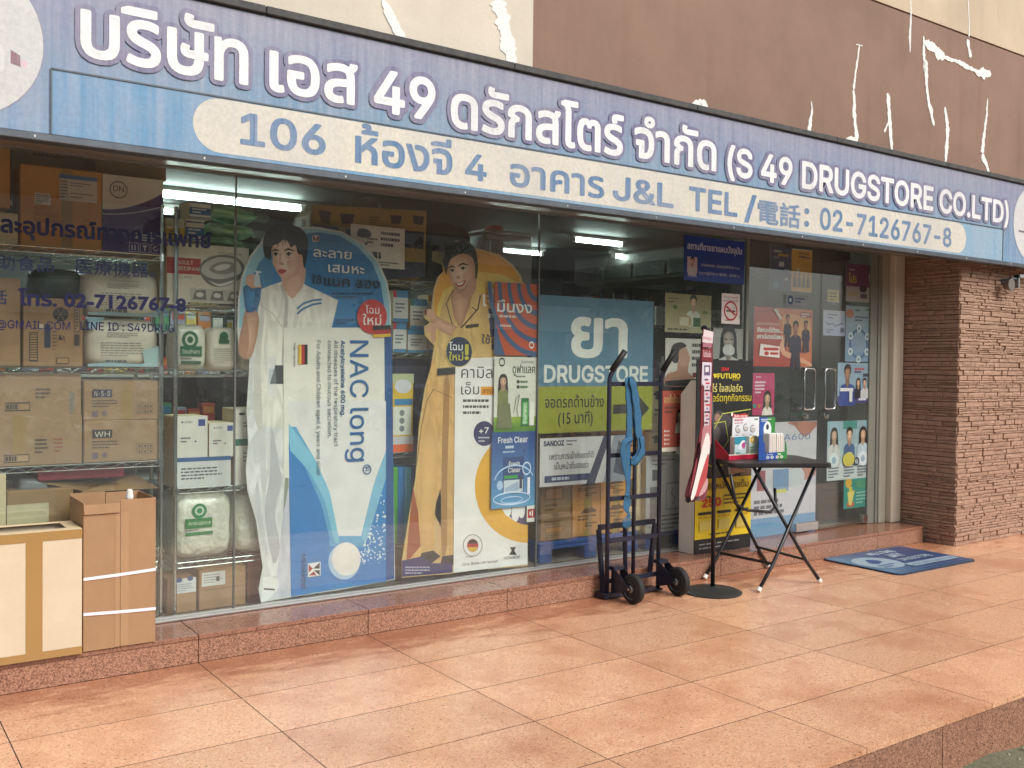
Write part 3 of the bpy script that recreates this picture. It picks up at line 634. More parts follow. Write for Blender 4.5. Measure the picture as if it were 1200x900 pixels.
# lettering: (text, start, end, letter height)
big = (("บริษัท", (96, 64), (289, 98), 49), ("เอส", (317, 105), (417, 122), 42), ("49", (440, 129), (508, 140), 45), ("ดรักสโตร์", (529, 148), (729, 182), 36), ("จำกัด", (744, 184), (838, 199), 32), ("(S 49 DRUGSTORE CO.LTD)", (853, 204), (1181, 262), 30))
lo = Print(SY-.0003, pxP(SY), .00001); li = Print(SY-.0016, pxP(SY), .00001)
for t, a, b, h in big:
    k = .0
    lo.k = li.k = 0; lo.text(t, a, b, h, (98, 94, 132), off=.085, res=2); li.text(t, a, b, h, (242, 242, 240), off=.022, res=3)
lo.build('letter_outline', M_SIGN, sg, fixn=False); li.build('lettering', M_SIGN, sg, fixn=False)
lb = Print(SY-.0012, pxP(SY), .00001)
for t, a, b, h in (("106", (283, 168), (380, 181), 34), ("ห้องจี", (417, 190), (529, 205), 29), ("4", (546, 209), (569, 212), 28), ("อาคาร", (598, 217), (707, 232), 24), ("J&L", (719, 234), (788, 242), 26),
                   ("TEL", (808, 247), (863, 252), 26), ("/", (873, 256), (885, 257), 26), ("電話", (888, 261), (937, 268), 27), (":", (943, 264), (947, 265), 25), ("02-7126767-8", (961, 268), (1114, 289), 23)):
    lb.k = 0; lb.text(t, a, b, h, (68, 116, 158), off=.02, res=3)
lb.build('lettering', M_SIGN, sg, fixn=False)
bolt = MB()
for i in range(-4, 14): bolt.lathe((.6*i-.1, SY-.008, zb-.016), [(.004, 0), (.006, .002), (.006, .004)], 8, axis='y')
tag(bolt.build('frame_screw', M_CHROME, sg), kind='stuff')
# soffit behind the sign down to the glass head
SZ = zb-.03; GZ = 2.163
so = MB(); x = SX0
while x < 7.6:
    x1 = min(x+1.19, 7.6); so.add([(x, SY+.062, SZ+.004), (x1, SY+.062, SZ+.004), (x1, G-.03, GZ), (x, G-.03, GZ), (x, SY+.062, SZ+.03), (x1, SY+.062, SZ+.03), (x1, G-.03, GZ+.03), (x, G-.03, GZ+.03)], [(0, 3, 2, 1), (4, 5, 6, 7), (0, 1, 5, 4), (1, 2, 6, 5), (2, 3, 7, 6), (3, 0, 4, 7)]); x += 1.194
soff = struct('canopy_soffit', so, M_SOFFIT)
vn = MB()
for cx in (at(405, 222, Z=2.13).x, at(722, 259, Z=2.13).x, at(10, 165, Z=2.13).x):
    for k in range(6): vn.bar((cx-.09+k*.032, -.12, 2.1325), (cx-.05+k*.032, -.05, 2.1405), .012, .006, up=(0, 0, 1))
tag(vn.build('vent_slots', pm('black_slot', (12, 12, 12), .9), soff), kind='stuff')
struct('lintel', MB().box(SX0, G-.028, GZ-.004, 5.3, G+.03, GZ+.25), M_ALU)
struct('front_wall', MB().box(SX0, .0, GZ+.26, 9, G+.03, 6), M_WALLI)

# ---- stone pillar and its painted column
PX, PY = 5.472, -.2225
pil = thing('stone_pillar', 'brown pillar clad in thin ledger stone at the right end of the shopfront', 'pillar', (PX+1.1, PY+.3, 0))
MB().box(PX+.012, PY+.012, -.003, PX+2.4, .6, 2.3).build('core', pm('pillar_mortar', (104, 78, 66), .95, .1), pil)
stones = []; r3 = random.Random(11); z = 0
while z < 2.25:
    hh = r3.choice((.014, .02, .024, .03, .038)); 
    for side in (0, 1):
        s_ = 0; L = 2.3 if side == 0 else .53
        while s_ < L:
            w = min(r3.uniform(.035, .16), L-s_); 
            if L-s_-w < .05: w = L-s_
            stones.append((w*hh if not (side == 0 and s_ > 1.15) else 0, side, s_, w, z, hh*r3.choice((1, 1, 1, .93)), r3.uniform(.0, .014))); s_ += w
    z += hh
stones.sort(key=lambda q: -q[0]); variants = []
for k in range(8):        # a split stone: unit size 1 x 1 x 1 with a broken front face (front at y = 0)
    a = [(0, .8, 0), (1, .8, 0), (1, .8, 1), (0, .8, 1)]; b = [(.005, .06, .03), (.995, .06, .03), (.995, .06, .97), (.005, .06, .97)]
    c = [(.05+r3.uniform(-.03, .03), r3.uniform(0, .16), .2+r3.uniform(-.08, .08)), (.95+r3.uniform(-.03, .03), r3.uniform(0, .16), .2+r3.uniform(-.08, .08)), (.95+r3.uniform(-.03, .03), r3.uniform(0, .16), .8+r3.uniform(-.08, .08)), (.05+r3.uniform(-.03, .03), r3.uniform(0, .16), .8+r3.uniform(-.08, .08))]
    mpt = (r3.uniform(.35, .65), r3.uniform(-.15, .2), r3.uniform(.4, .6)); vsx = a+b+c+[mpt]
    fsx = []
    for q0, q1 in ((0, 4), (4, 8)):
        for i in range(4): fsx.append((q0+i, q0+(i+1) % 4, q1+(i+1) % 4, q1+i))
    fsx += [(8, 9, 12), (9, 10, 12), (10, 11, 12), (11, 8, 12)]; variants.append((vsx, fsx))
vmesh = []
for vsx, fsx in variants:
    me = bpy.data.meshes.new('stone'); me.from_pydata(vsx, [], fsx); me.materials.append(M_STONE); me.update(); vmesh.append(me)
rest = MB(); D = .03
for n_, (ar, side, s_, w, z, hh, pr_) in enumerate(stones):
    k = r3.randrange(8); off = -pr_
    if n_ < 300:
        o = bpy.data.objects.new('stone', vmesh[k]); C.objects.link(o); o.parent = pil; o.scale = (w-.002, D, hh-.002)
        o.location = Vector((PX+s_+.001, PY+off, z+.001))-pil.location if side == 0 else Vector((PX+off, PY+s_+w-.001, z+.001))-pil.location
        if side: o.rotation_euler.z = -PI/2
    else:
        vv = [(a*(w-.002), b*D, c*(hh-.002)) for a, b, c in variants[k][0]]
        vv = [(PX+s_+.001+a, PY+off+b, z+.001+c) for a, b, c in vv] if side == 0 else [(PX+off+b, PY+s_+w-.001-a, z+.001+c) for a, b, c in vv]
        rest.add(vv, variants[k][1])
tag(rest.build('stone_cladding', M_STONE, pil, fixn=False), kind='stuff')
# flood-light bracket on the pillar
fl = thing('wall_spotlight', 'small dusty round spotlight on a bracket high on the stone pillar', 'spotlight', tuple(at(1176, 330, Y=PY-.02)))
f0 = fl.location
MB().lathe((f0.x, PY-.02, f0.z), [(.022, 0), (.022, .02)], 14, axis='y').build('wall_plate', M_STEEL, fl)
MB().tube([(f0.x, PY-.02, f0.z+.01), (f0.x+.02, PY-.07, f0.z+.02), (f0.x+.10, PY-.09, f0.z+.02)], .009, 8).build('arm', M_STEEL, fl)
MB().lathe((f0.x-.03, PY-.08, f0.z-.03), [(.02, .04), (.034, .03), (.044, -.01), (.046, -.02), (.04, -.021)], 18, axis='y').build('lamp_head', pm('dusty_lamp_metal', (120, 112, 104), .5, .2, 30, metal=.4), fl, smooth=False)
MB().bbox(f0.x+.07, PY-.1, f0.z-.05, f0.x+.085, PY-.06, f0.z+.05, .002).bbox(f0.x+.07, PY-.11, f0.z+.03, f0.x+.16, PY-.06, f0.z+.055, .002).build('bracket', M_ALU, fl)
# painted column between door and pillar
colm = struct('painted_column', MB().bbox(5.335, .215, H+.0, PX-.014, .34, GZ+.02, .006), M_CREAMP); MB().bbox(5.242, .262, H, 5.334, .34, GZ+.02, .004).build('column_return', pm('grey_beige_paint', (156, 152, 138), .6, .06), colm)
# =================================================================== THE GLASS FRONT
sf = thing('glass_shopfront', 'floor-to-soffit glass shopfront with aluminium track along the granite step', 'shopfront', (2, G, H))
def gx(u, v): return at(u, v, Y=G).x
seams = [SX0, gx(275.5, 450), gx(630.5, 450), gx(872, 450)]
for a, b in zip(seams, seams[1:]):
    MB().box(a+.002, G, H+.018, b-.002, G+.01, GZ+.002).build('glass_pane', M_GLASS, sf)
for s in seams[1:]:
    MB().box(s-.0035, G-.001, H+.018, s+.0035, G+.011, GZ+.002).build('silicone_joint', pm('grey_joint', (96, 100, 98), .4), sf)
DX0, DX1, DX2, DX3 = seams[-1], gx(961, 450), gx(1018, 450), 5.24
MB().bbox(SX0, G-.026, H+.0008, DX0-.01, G-.002, H+.012, .003).bbox(SX0, G+.0, H+.0008, DX0-.01, G+.03, H+.02, .003).build('bottom_track', M_ALU, sf)
MB().box(SX0, G+.012, GZ-.0, DX3, G+.03, GZ+.03).build('top_track', M_ALU, sf)
MB().bbox(DX0-.002, G-.012, H+.001, DX0+.024, G+.022, GZ, .003).build('door_post', M_GREYP, sf)
MB().bbox(DX2+.004, G-.004, H+.001, DX3-.03, G+.03, GZ, .003).bbox(DX3-.028, G-.012, H, DX3+.0, G+.03, GZ, .003).build('jamb', M_GREYP, sf)
def door(x0, x1, hx, lab):
    d = thing('glass_door', lab, 'door', (x0, G, H))
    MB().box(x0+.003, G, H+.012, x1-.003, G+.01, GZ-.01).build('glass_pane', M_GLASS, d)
    zt_, zb_ = at(944, 432, Y=G-.04).z, at(944, 480, Y=G-.04).z
    h = MB()
    for s in (-1, 1):
        y = G-.045 if s < 0 else G+.055
        h.tube([(hx-.0, G+.005, zt_-.02), (hx, y-s*.006, zt_-.02), (hx, y, zt_-.02)], .007, 8)
        h.tube([(hx, y, zt_-.02+.0), (hx, y, zb_+.02)], .011, 10); h.tube([(hx, G+.005, zb_+.02), (hx, y, zb_+.02)], .007, 8)
    w = .115 if hx < (x0+x1)/2+10 else .1
    h2 = MB(); y = G-.05
    L = [(hx-w/2, y, zt_), (hx+w/2, y, zt_), (hx+w/2, y, zb_), (hx-w/2, y, zb_)]
    q = []
    for i in range(4):
        a, b, c = Vector(L[i-1]), Vector(L[i]), Vector(L[(i+1) % 4]); u1 = (a-b).normalized()*.02; u2 = (c-b).normalized()*.02
        q += [tuple(b+u1), tuple(b+(u1+u2)*.3), tuple(b+u2)]
    h2.tube(q, .0065, 10, closed=True)
    for zz in (zt_, zb_): h2.tube([(hx, y, zz), (hx, G+.012, zz)], .007, 8)
    h2.build('handle', M_CHROME, d, smooth=True)
    return d
d1 = door(DX0+.028, DX1, at(949, 455, Y=G-.05).x, 'left glass door leaf beside the red running poster, with square chrome handle')
d2 = door(DX1, DX2+.004, at(973, 455, Y=G-.05).x, 'narrow right glass door leaf carrying the purple and grey notices')
for dd, a, b in ((d1, DX1-.25, DX1-.006), (d2, DX2-.05, DX2+.003)):
    MB().bbox(a, G-.012, H+.012, b, G+.022, H+.075, .003).build('patch_fitting', M_CHROME, dd)
lk = MB()
for u, v in ((945, 488), (969, 488)): q = at(u, v, Y=G-.01); lk.lathe((q.x, G-.018, q.z), [(.016, 0), (.02, .01), (.02, .018)], 14, axis='y')
lk.build('lock', M_CHROME, d1)
# dark blue lettering stuck on the glass
wl = Print(G-.0008, pxP(G)); B_ = (12, 14, 74)
for t, a, b, h, off, col in (("และอุปกรณ์ทางการแพทย์", (-14, 270), (247, 291), 14.5, .035, B_), ("補助食品", (-28, 315), (63, 319), 18, .008, (20, 34, 86)), ("医療機器。", (89, 321), (182, 326), 18, .008, (16, 34, 80)),
                             ("โทร. 02-7126767-8", (22, 358), (217, 364), 12.5, .04, B_), ("話", (-12, 356), (8, 357), 17, .008, (20, 34, 86)), ("@GMAIL.COM", (-4, 384), (82, 387), 9.5, .012, B_), ("LINE ID : S49DRUG", (94, 387), (204, 389), 9.5, .012, B_)):
    wl.text(t, a, b, h, col, off=off)
wl.build('window_lettering', M_PRINT, sf, fixn=False)
# little dark grey strip labels printed on inner band of the door glass, and wiring
# =================================================================== INTERIOR
FLI = H
RX0, RX1, RY1, CZ = -2.4, 6.6, 5.2, 2.32
struct('interior_floor', MB().box(RX0, G+.121, -.1, RX1, RY1, FLI), M_FLOORI)
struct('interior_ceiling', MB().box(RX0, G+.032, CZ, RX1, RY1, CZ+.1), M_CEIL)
struct('interior_back_wall', MB().box(RX0, RY1, -.1, RX1, RY1+.1, CZ+.1), M_WALLI)
struct('interior_side_wall', MB().box(RX0-.1, G+.05, -.1, RX0, RY1, CZ+.1), M_WALLI)
struct('interior_side_wall', MB().box(RX1, .62, -.1, RX1+.1, RY1, CZ+.1), M_WALLI)
struct('interior_side_wall', MB().box(5.32, .345, -.1, RX1, .61, CZ+.1), M_WALLI)
def tube_lamp(lab, x0, x1, y, n=1, z=CZ):
    t = thing('ceiling_lamp', lab, 'lamp', ((x0+x1)/2, y, z-.06), 'fluorescent lamps on the shop ceiling')
    MB().bbox(x0-.03, y-.03, z-.03, x1+.03, y+.03, z-.001, .004).build('fitting', M_WPL, t)
    for k in range(n): MB().tube([(x0+.02, y+(k-.5*(n-1))*.03, z-.052), (x1-.02, y+(k-.5*(n-1))*.03, z-.052)], .013, 10).build('tube', M_TUBE, t)
    for x in (x0, x1): MB().bbox(x-.01, y-.02, z-.068, x+.018, y+.02, z-.028, .003).build('end_holder', M_WPL, t)
    return t
zz = CZ-.045
q0, q1 = at(190, 228, Z=zz), at(356, 243, Z=zz); tube_lamp('long lit fluorescent lamp above the bedpan box', q1.x-1.2, q1.x, (q0.y+q1.y)/2, 2)
q0 = at(203, 248, Z=zz); tube_lamp('lit fluorescent lamp farther in, its end just showing over the yellow box', q0.x-1.2, q0.x, q0.y)
q0, q1 = at(671, 280, Z=zz), at(729, 286, Z=zz); tube_lamp('short lit fluorescent lamp over the blue pharmacy board', q0.x, q1.x, (q0.y+q1.y)/2, 1)
q0 = at(634, 297, Z=zz); tube_lamp('farthest lit fluorescent lamp, cut by the glass joint beside the clear bin', q0.x-.6, q0.x, q0.y)
tube_lamp('fluorescent lamp added above the entrance to brighten it, behind the blue licence board', 4.4, 5.0, 2.4)  # extra lamp, added to lift the dark doorway
# louvred air unit under the ceiling
ax = at(870, 288, Y=1.0).x
au = thing('air_conditioner', 'long dark louvred ceiling unit behind the blue licence board', 'air conditioner', (ax, 1.9, 2.0))
MB().bbox(ax, .95, 2.05, ax+.5, 3.1, CZ-.002, .03).build('housing', pm('grey_plastic_housing', (96, 96, 92), .5), au)
for k in range(5):
    f = .98+k*.42
    MB().bar((ax-.01, f+.2, 2.08), (ax-.01, f+.2, 2.2), .36, .02, up=(1, 0, 0)).build('louvre', M_DARK, au)
# ---- wire shelving
def wire_unit(lab, x0, x1, y0, y1, levels, group='chrome wire shelving behind the glass', ztop=2.0, feet=True):
    u = thing('wire_shelving', lab, 'shelving', ((x0+x1)/2, y0, FLI), group)
    for x in (x0, x1):
        for y in (y0, y1):
            b = MB().tube([(x, y, FLI+.002), (x, y, ztop)], .0095, 10)
            for k in range(int((ztop-FLI)/.05)): b.tube([(x, y, FLI+.03+k*.05), (x, y, FLI+.033+k*.05)], .0102, 10)
            b.build('post', M_CHROME, u)
    for z in levels:
        b = MB()
        for y in (y0, y1):
            b.tube([(x0, y, z), (x1, y, z)], .003, 5); b.tube([(x0, y, z-.024), (x1, y, z-.024)], .003, 5)
            n = max(4, int((x1-x0)/.042)); zg_ = [(x0+(x1-x0)*i/n, y, z-.003 if i % 2 == 0 else z-.021) for i in range(n+1)]; b.tube(zg_, .0022, 4)
        for x in (x0, x1): b.tube([(x, y0, z), (x, y1, z)], .003, 5); b.tube([(x, y0, z-.024), (x, y1, z-.024)], .003, 5)
        n = int((x1-x0)/.035)
        for i in range(1, n): x = x0+(x1-x0)*i/n; b.tube([(x, y0, z+.001), (x, y1, z+.001)], .0016, 4)
        b.build('wire_shelf', M_CHROME, u, fixn=False)
        for x in (x0, x1):
            for y in (y0, y1): MB().lathe((x, y, z-.03), [(.011, 0), (.015, .002), (.013, .036), (.011, .038)], 10).build('corner_collar', M_CHROME, u)
    return u
YA = .36
def zs(u, v, y=YA): return at(u, v, Y=y).z
ZA = [zs(60, 290), zs(100, 431), zs(100, 544)]
wire_unit('chrome wire shelving stacked with cartons at the left end of the window', -1.25, -.062, YA, YA+.45, ZA+[.38])
ZB = [zs(240, 359), zs(240, 434.5), zs(240, 571), zs(240, 657)]
wire_unit('chrome wire shelving holding the bedpan box and cotton bags', .002, .62, YA, YA+.4, ZB)
ZC = [zs(480, 329, .40), zs(480, 414, .40), zs(480, 530, .40), zs(480, 637, .40)]
wire_unit('chrome wire shelving of medicine packs between the two standees', .72, 1.75, .40, .78, ZC)
print('shelves', ZA, ZB, ZC)
# ---- cartons
rc = random.Random(77)
def carton(name, lab, cat, tl, br, y, depth, mat, deco=None, zbase=None, group=None, bev=.004, base=None, tape=None, xs=None):
    x0, z1, x1, z0 = rectof(tl, br, y)
    if xs: x0, x1 = xs
    if zbase is not None: z1 = max(z1, zbase+.03); z0 = zbase
    t = thing(name, lab, cat, ((x0+x1)/2, y, z0), group)
    MB().bbox(x0, y, z0+.0008, x1, y+depth, z1, bev).build('body', mat, t)
    if tape == 'v': xm = (x0+x1)/2+.02; MB().box(xm-.022, y-.0012, z0+.004, xm+.022, y-.0002, z1-.002).box(xm-.022, y, z1+.0001, xm+.022, y+depth, z1+.001).build('tape', M_TAPE, t)
    if deco:
        p = Print(y-.0013, unitP(x0, z1, x1, z0)); p.ar = abs((x1-x0)/(z1-z0)); deco(p); p.build('print', M_PRINT, t, fixn=False)
    if depth > .1 and x1-x0 < .4: t.rotation_euler.z = math.radians(rc.uniform(-1.5, 1.5))
    return t
def micro(n=3, x=.1, y=.55, w=.4, h=.035, dt=.08, col=(70, 60, 56), seed=1): return lambda p: p.lines(x, y, x+w, n, dt, h, col, seed)
zA1, zA2, zA3 = ZA[0]+.002, ZA[1]+.002, ZA[2]+.002
def d_orange(p):
    p.rect(.17, .34, .36, .48, (225, 215, 205)); p.lines(.18, .36, .35, 5, .023, .011, (60, 60, 70), 3)
    p.rect(.47, .08, .94, .40, (216, 204, 198)); p.rect(.47, .08, .94, .13, (70, 120, 176)); p.rect(.47, .13, .58, .40, (196, 186, 184)); p.lines(.485, .16, .57, 6, .038, .014, (90, 90, 100), 4); p.lines(.60, .17, .88, 2, .03, .012, (100, 100, 110), 5); p.lines(.6, .30, .9, 2, .045, .012, (100, 100, 110), 6)
    R_ = (150, 62, 40)
    for t, y, x1 in (("QUANTITY", .55, .38), ("NET WEIGHT", .625, .46), ("GROSS WEIGHT", .70, .52), ("NO.", .77, .24)): p.text(t, (.17, y), (x1, y), .045, R_)
    for y in (.655, .725): p.text("KGS", (.76, y), (.85, y), .04, R_)
def d_dn(p):
    p.rect(0.005, .005, .995, .995, (226, 214, 204)); c = [(0.005, .46)]+[(t, .46-.29*t**1.9) for t in [i/12 for i in range(1, 13)]]; c[-1] = (.995, .17)
    p.poly(c+[(.995, .995), (.005, .995)], (74, 50, 116)); p.stroke([(i/12*.99+.005, .52-.17*(i/12)**1.8) for i in range(13)], .004, (214, 206, 220))
    p.arc(.26, .19, .145, .145*p.ar, .014, 0, 2*PI, (40, 34, 60), 28); p.text("DN", (.175, .215), (.345, .215), .075, (40, 34, 60))
    for i in range(3): p.rect(.43+i*.18, .86, .59+i*.18, .985, (196, 186, 208)); p.rect(.44+i*.18, .868, .58+i*.18, .977, (74, 50, 116))
    p.poly([(.47, .89), (.49, .89), (.49, .96), (.47, .96)], (210, 200, 215)); p.poly([(.52, .89), (.54, .89), (.54, .96), (.52, .96)], (210, 200, 215)); p.poly([(.65, .885), (.73, .885), (.70, .93), (.70, .96), (.68, .96), (.68, .93)], (210, 200, 215)); p.arc(.87, .92, .045, .045*p.ar, .015, 0, 5, (210, 200, 215), 12)
    p.lines(.64, .71, .96, 4, .034, .018, (206, 198, 212), 8); p.ell(.55, .725, .025, .025*p.ar, (214, 206, 220)); p.ell(.55, .785, .025, .025*p.ar, (214, 206, 220))
def d_tlm(p):
    p.ell(.14, .13, .055, .055*p.ar, (30, 26, 26)); p.poly([(.12, .16), (.15, .1), (.16, .11), (.13, .17)], (220, 200, 170)); p.text("True Line Med Co.,Ltd.", (.24, .17), (.74, .17), .055, (50, 40, 34)); p.lines(.24, .2, .88, 2, .03, .015, (80, 66, 54))
def symbols(p, x, y, n=3, s=.06, rows=1, col=(60, 50, 46)):
    for j in range(rows):
        for i in range(n):
            a = x+i*s*1.25; b = y+j*s*1.25*p.ar; p.rect(a, b, a+s, b+s*p.ar, col); p.rect(a+.006, b+.008, a+s-.006, b+s*p.ar-.008, (176, 138, 96)); p.poly([(a+s*.5, b+s*.15*p.ar), (a+s*.8, b+s*.6*p.ar), (a+s*.55, b+s*.85*p.ar), (a+s*.25, b+s*.6*p.ar)], col)
def d_face(lab, x0=.11, y0=.22, dark=(44, 36, 70)):
    def f(p):
        p.rect(x0, y0, x0+.26, y0+.2, dark); p.text(lab, (x0+.03, y0+.165), (x0+.23, y0+.165), .12, (216, 206, 190)); p.lines(x0, y0+.27, x0+.38, 3, .07, .025, (60, 52, 50)); p.ell(x0+.16, .82, .035, .035*p.ar, (120, 100, 100)); p.rect(x0, .76, x0+.075, .9, (110, 92, 96)); symbols(p, .7, .58, 3, .062, 2)
    return f
def d_left(p): p.lines(.42, .35, .62, 3, .08, .035, (60, 50, 46)); p.rect(.07, .66, .38, .86, (52, 44, 40)); p.rect(.075, .675, .375, .845, (170, 134, 92)); p.lines(.09, .69, .36, 1, 1, .14, (60, 50, 46), 9); p.rect(.84, .45, .9, .92, (128, 122, 104))
def d_lb(p): p.lines(.40, .47, .60, 4, .07, .035, (60, 50, 46)); p.lines(.64, .47, .78, 4, .07, .03, (150, 60, 50), 4); p.rect(.07, .76, .36, .92, (52, 44, 40)); p.rect(.075, .775, .355, .905, (184, 142, 104)); p.lines(.09, .79, .35, 1, 1, .10, (60, 50, 46), 9)
def d_ae(p):
    k = (46, 44, 52); p.ell(.62, .23, .13, .13*p.ar, k); 
    for a in range(6): p.stroke([(.62, .23), (.62+.12*math.cos(a*PI/3), .23+.12*p.ar*math.sin(a*PI/3))], .003, (150, 120, 90))
    p.rect(.35, .38, .45, .72, (50, 54, 84)); p.rect(.24, .38, .33, .46, (206, 190, 164)); p.rect(.1, .5, .24, .92, k); p.rect(.115, .515, .225, .9, (170, 132, 90))
    for i in range(10): p.rect(.115, .53+i*.036, .225, .542+i*.036, k)
    p.poly([(.58, .52), (.68, .55), (.70, .66), (.66, .55)], k); p.poly([(.58, .6), (.66, .6), (.6, .52)], k); p.rect(.85, .06, .94, .48, k); p.rect(.86, .07, .93, .47, (170, 132, 90)); p.text("0012", (.88, .45), (.88, .1), .05, k, level=False) if 0 else p.lines(.87, .1, .92, 8, .045, .03, k, 4); p.rect(.85, .52, .94, .68, (70, 56, 50)); p.rect(.55, .86, .76, .95, k); p.rect(.56, .87, .75, .94, (170, 132, 90)); p.lines(.48, .48, .56, 6, .05, .012, k, 3)
carton('carton', 'tan carton at the far left of the top shelf, cut by the sign', 'box', (-90, 160), (12, 243), YA+.02, .3, M_CARDO, zbase=at(10, 244, Y=YA).z)
carton('carton', 'small cream-brown carton under the tan carton at the far left top', 'box', (-60, 243), (21, 290), YA+.01, .32, M_CARDL, zbase=zA1)
carton('carton', 'orange-brown shipping carton with red QUANTITY and NET WEIGHT print', 'box', (24, 191), (119, 292), YA+.012, .24, M_CARDO, d_orange, zbase=zA1, tape='v')
carton('carton', 'brown carton printed with a black round mark, behind the orange-brown one', 'box', (12, 160), (117, 215), YA+.27, .2, M_CARDL, d_tlm, zbase=at(50, 198, Y=YA+.27).z-.15)
carton('carton', 'carton with white top and purple swoosh, round two-letter mark', 'box', (120, 203), (191, 305), YA+.012, .3, M_CARDD, d_dn, zbase=zA1, bev=.003)
carton('carton', 'dull brown carton showing above the purple and white carton', 'box', (112, 172), (195, 212), YA+.06, .24, M_CARDD, zbase=at(150, 206, Y=YA+.012).z+.003)
carton('carton', 'plain brown carton at the left end of the second shelf', 'box', (-80, 321), (24, 428), YA+.012, .3, M_CARD, zbase=zA2)
carton('carton', 'brown carton with a dark globe print and barcode panel', 'box', (27, 348), (97, 428), YA+.012, .3, M_CARD, d_ae, zbase=zA2)
carton('carton', 'upper brown carton with barcode at the left of the third shelf', 'box', (-70, 437), (95, 487), YA+.012, .35, M_CARD, lambda p: (p.lines(.66, .35, .78, 3, .09, .04, (60, 50, 46)), p.rect(.44, .66, .62, .86, (52, 44, 40)), p.rect(.445, .69, .615, .83, (170, 134, 92)), p.lines(.45, .7, .61, 1, 1, .12, (60, 50, 46)), p.rect(.91, .45, .945, .92, (128, 122, 104))), zbase=at(50, 488.5, Y=YA+.012).z)
carton('carton', 'lower brown taped carton with red-printed table, left of the third shelf', 'box', (-70, 489), (96, 542), YA+.010, .35, M_CARD, lambda p: (p.lines(.65, .47, .75, 4, .08, .04, (60, 50, 46)), p.lines(.79, .47, .86, 4, .08, .03, (150, 60, 50), 4), p.rect(.43, .76, .61, .92, (52, 44, 40)), p.rect(.435, .78, .605, .90, (184, 142, 104)), p.lines(.44, .79, .6, 1, 1, .1, (60, 50, 46))), zbase=zA3, tape='v')
carton('carton', 'upper brown carton with a purple name panel, right of the third shelf', 'box', (98, 446), (186, 491), YA+.012, .33, M_CARD, d_face("N-S-S"), zbase=at(140, 492.5, Y=YA+.012).z, tape='v')
carton('carton', 'lower brown carton with a black name panel, right of the third shelf', 'box', (98, 493), (186, 541), YA+.012, .33, M_CARD, d_face("WH", dark=(50, 40, 38)), zbase=zA3)
def bag(name, lab, cat, tl, br, y, depth, mat, deco=None, zbase=None, group=None, amp=.012, seed=1, sub=7):
    """a soft bag: rounded lumpy block with its own print"""
    x0, z1, x1, z0 = rectof(tl, br, y)
    if zbase is not None: z0 = zbase
    r = random.Random(seed); t = thing(name, lab, cat, ((x0+x1)/2, y, z0), group); b = MB(); n = sub; cx, cy, cz = (x0+x1)/2, y+depth/2, (z0+z1)/2
    def pt(a, b_, c):
        e = 5.0; L = (abs(a)**e+abs(b_)**e+abs(c)**e)**(1/e); a, b_, c = a/L, b_/L, c/L; j = 1+r.uniform(-1, 1)*amp/((x1-x0)/2)*.5
        return (cx+a*(x1-x0)/2*j, cy+b_*depth/2*(1+r.uniform(-1, 1)*amp*2), cz+c*(z1-z0)/2*(1 if c < 0 else j))
    key = {}; vs = []; fs = []
    def vid(i, j, k):
        if (i, j, k) not in key: key[i, j, k] = len(vs); vs.append(pt(2*i/n-1, 2*j/n-1, 2*k/n-1))
        return key[i, j, k]
    for i in range(n):
        for j in range(n):
            for k in (0, n):
                fs += [(vid(i, j, k), vid(i+1, j, k), vid(i+1, j+1, k), vid(i, j+1, k)), (vid(i, k, j), vid(i+1, k, j), vid(i+1, k, j+1), vid(i, k, j+1)), (vid(k, i, j), vid(k, i+1, j), vid(k, i+1, j+1), vid(k, i, j+1))]
    b.add(vs, fs).build('body', mat, t, smooth=True)
    if deco:
        p = Print(y-.004, unitP(x0, z1, x1, z0)); p.ar = abs((x1-x0)/(z1-z0)); deco(p); p.build('print', M_PRINT, t, fixn=False)
    return t
def d_pads(p):
    p.text("สำลีแผ่น", (.36, .17), (.60, .17), .05, (70, 66, 70)); p.text("100% Premium Cotton", (.30, .24), (.72, .24), .025, (70, 66, 70)); p.lines(.28, .30, .75, 3, .04, .012, (130, 124, 124)); p.lines(.2, .5, .8, 6, .05, .015, (140, 136, 134), 4); p.lines(.26, .85, .74, 1, 1, .07, (100, 100, 110), 2)
    p.poly([(0.03, .93), (.3, .90), (.7, .93), (.97, .86), (.97, .98), (.03, .98)], (160, 190, 200))
bag('pad_pack', 'upper of two cream packs of cotton pads on the second shelf', 'pack', (100, 314), (189, 368), YA+.012, .3, M_COTTONP, d_pads, amp=.002, seed=4, zbase=at(140, 371, Y=YA+.012).z)
bag('pad_pack', 'lower cream pack of cotton pads with pale teal corner', 'pack', (100, 371), (188, 428), YA+.010, .3, M_COTTONP, lambda p: (d_pads(p), p.poly([(.75, .65), (.97, .55), (.97, .95), (.78, .95)], (170, 198, 200)), p.poly([(.03, .0), (.25, .0), (.1, .25), (.03, .22)], (150, 182, 196))), zbase=zA2, amp=.002, seed=5)
bag('green_bag', 'dark green plastic bag stuffed behind the globe-print carton', 'bag', (40, 312), (100, 352), YA+.12, .25, pm('dark_green_film', (40, 62, 50), .35, .35, 16, 30, .01), zbase=at(60, 352, Y=YA+.12).z, seed=8)
zlo = .38+.002
carton('carton', 'dark red carton lying just under the third wire shelf', 'box', (44, 551), (146, 561), YA+.02, .35, pm('dark_red_card', (120, 22, 34), .6), zbase=at(90, 562, Y=YA+.02).z)
carton('carton', 'brown carton with a pale strip behind the two boxes on the step', 'box', (8, 576), (86, 640), YA+.0, .38, M_CARDD, lambda p: p.rect(.0, .16, .62, .46, (196, 184, 150)), zbase=zlo)
carton('carton', 'pale grey-green carton at the left edge behind the cream box', 'box', (-80, 560), (7, 640), YA-.02, .3, M_CARDL, zbase=zlo)
fb = MB(); 
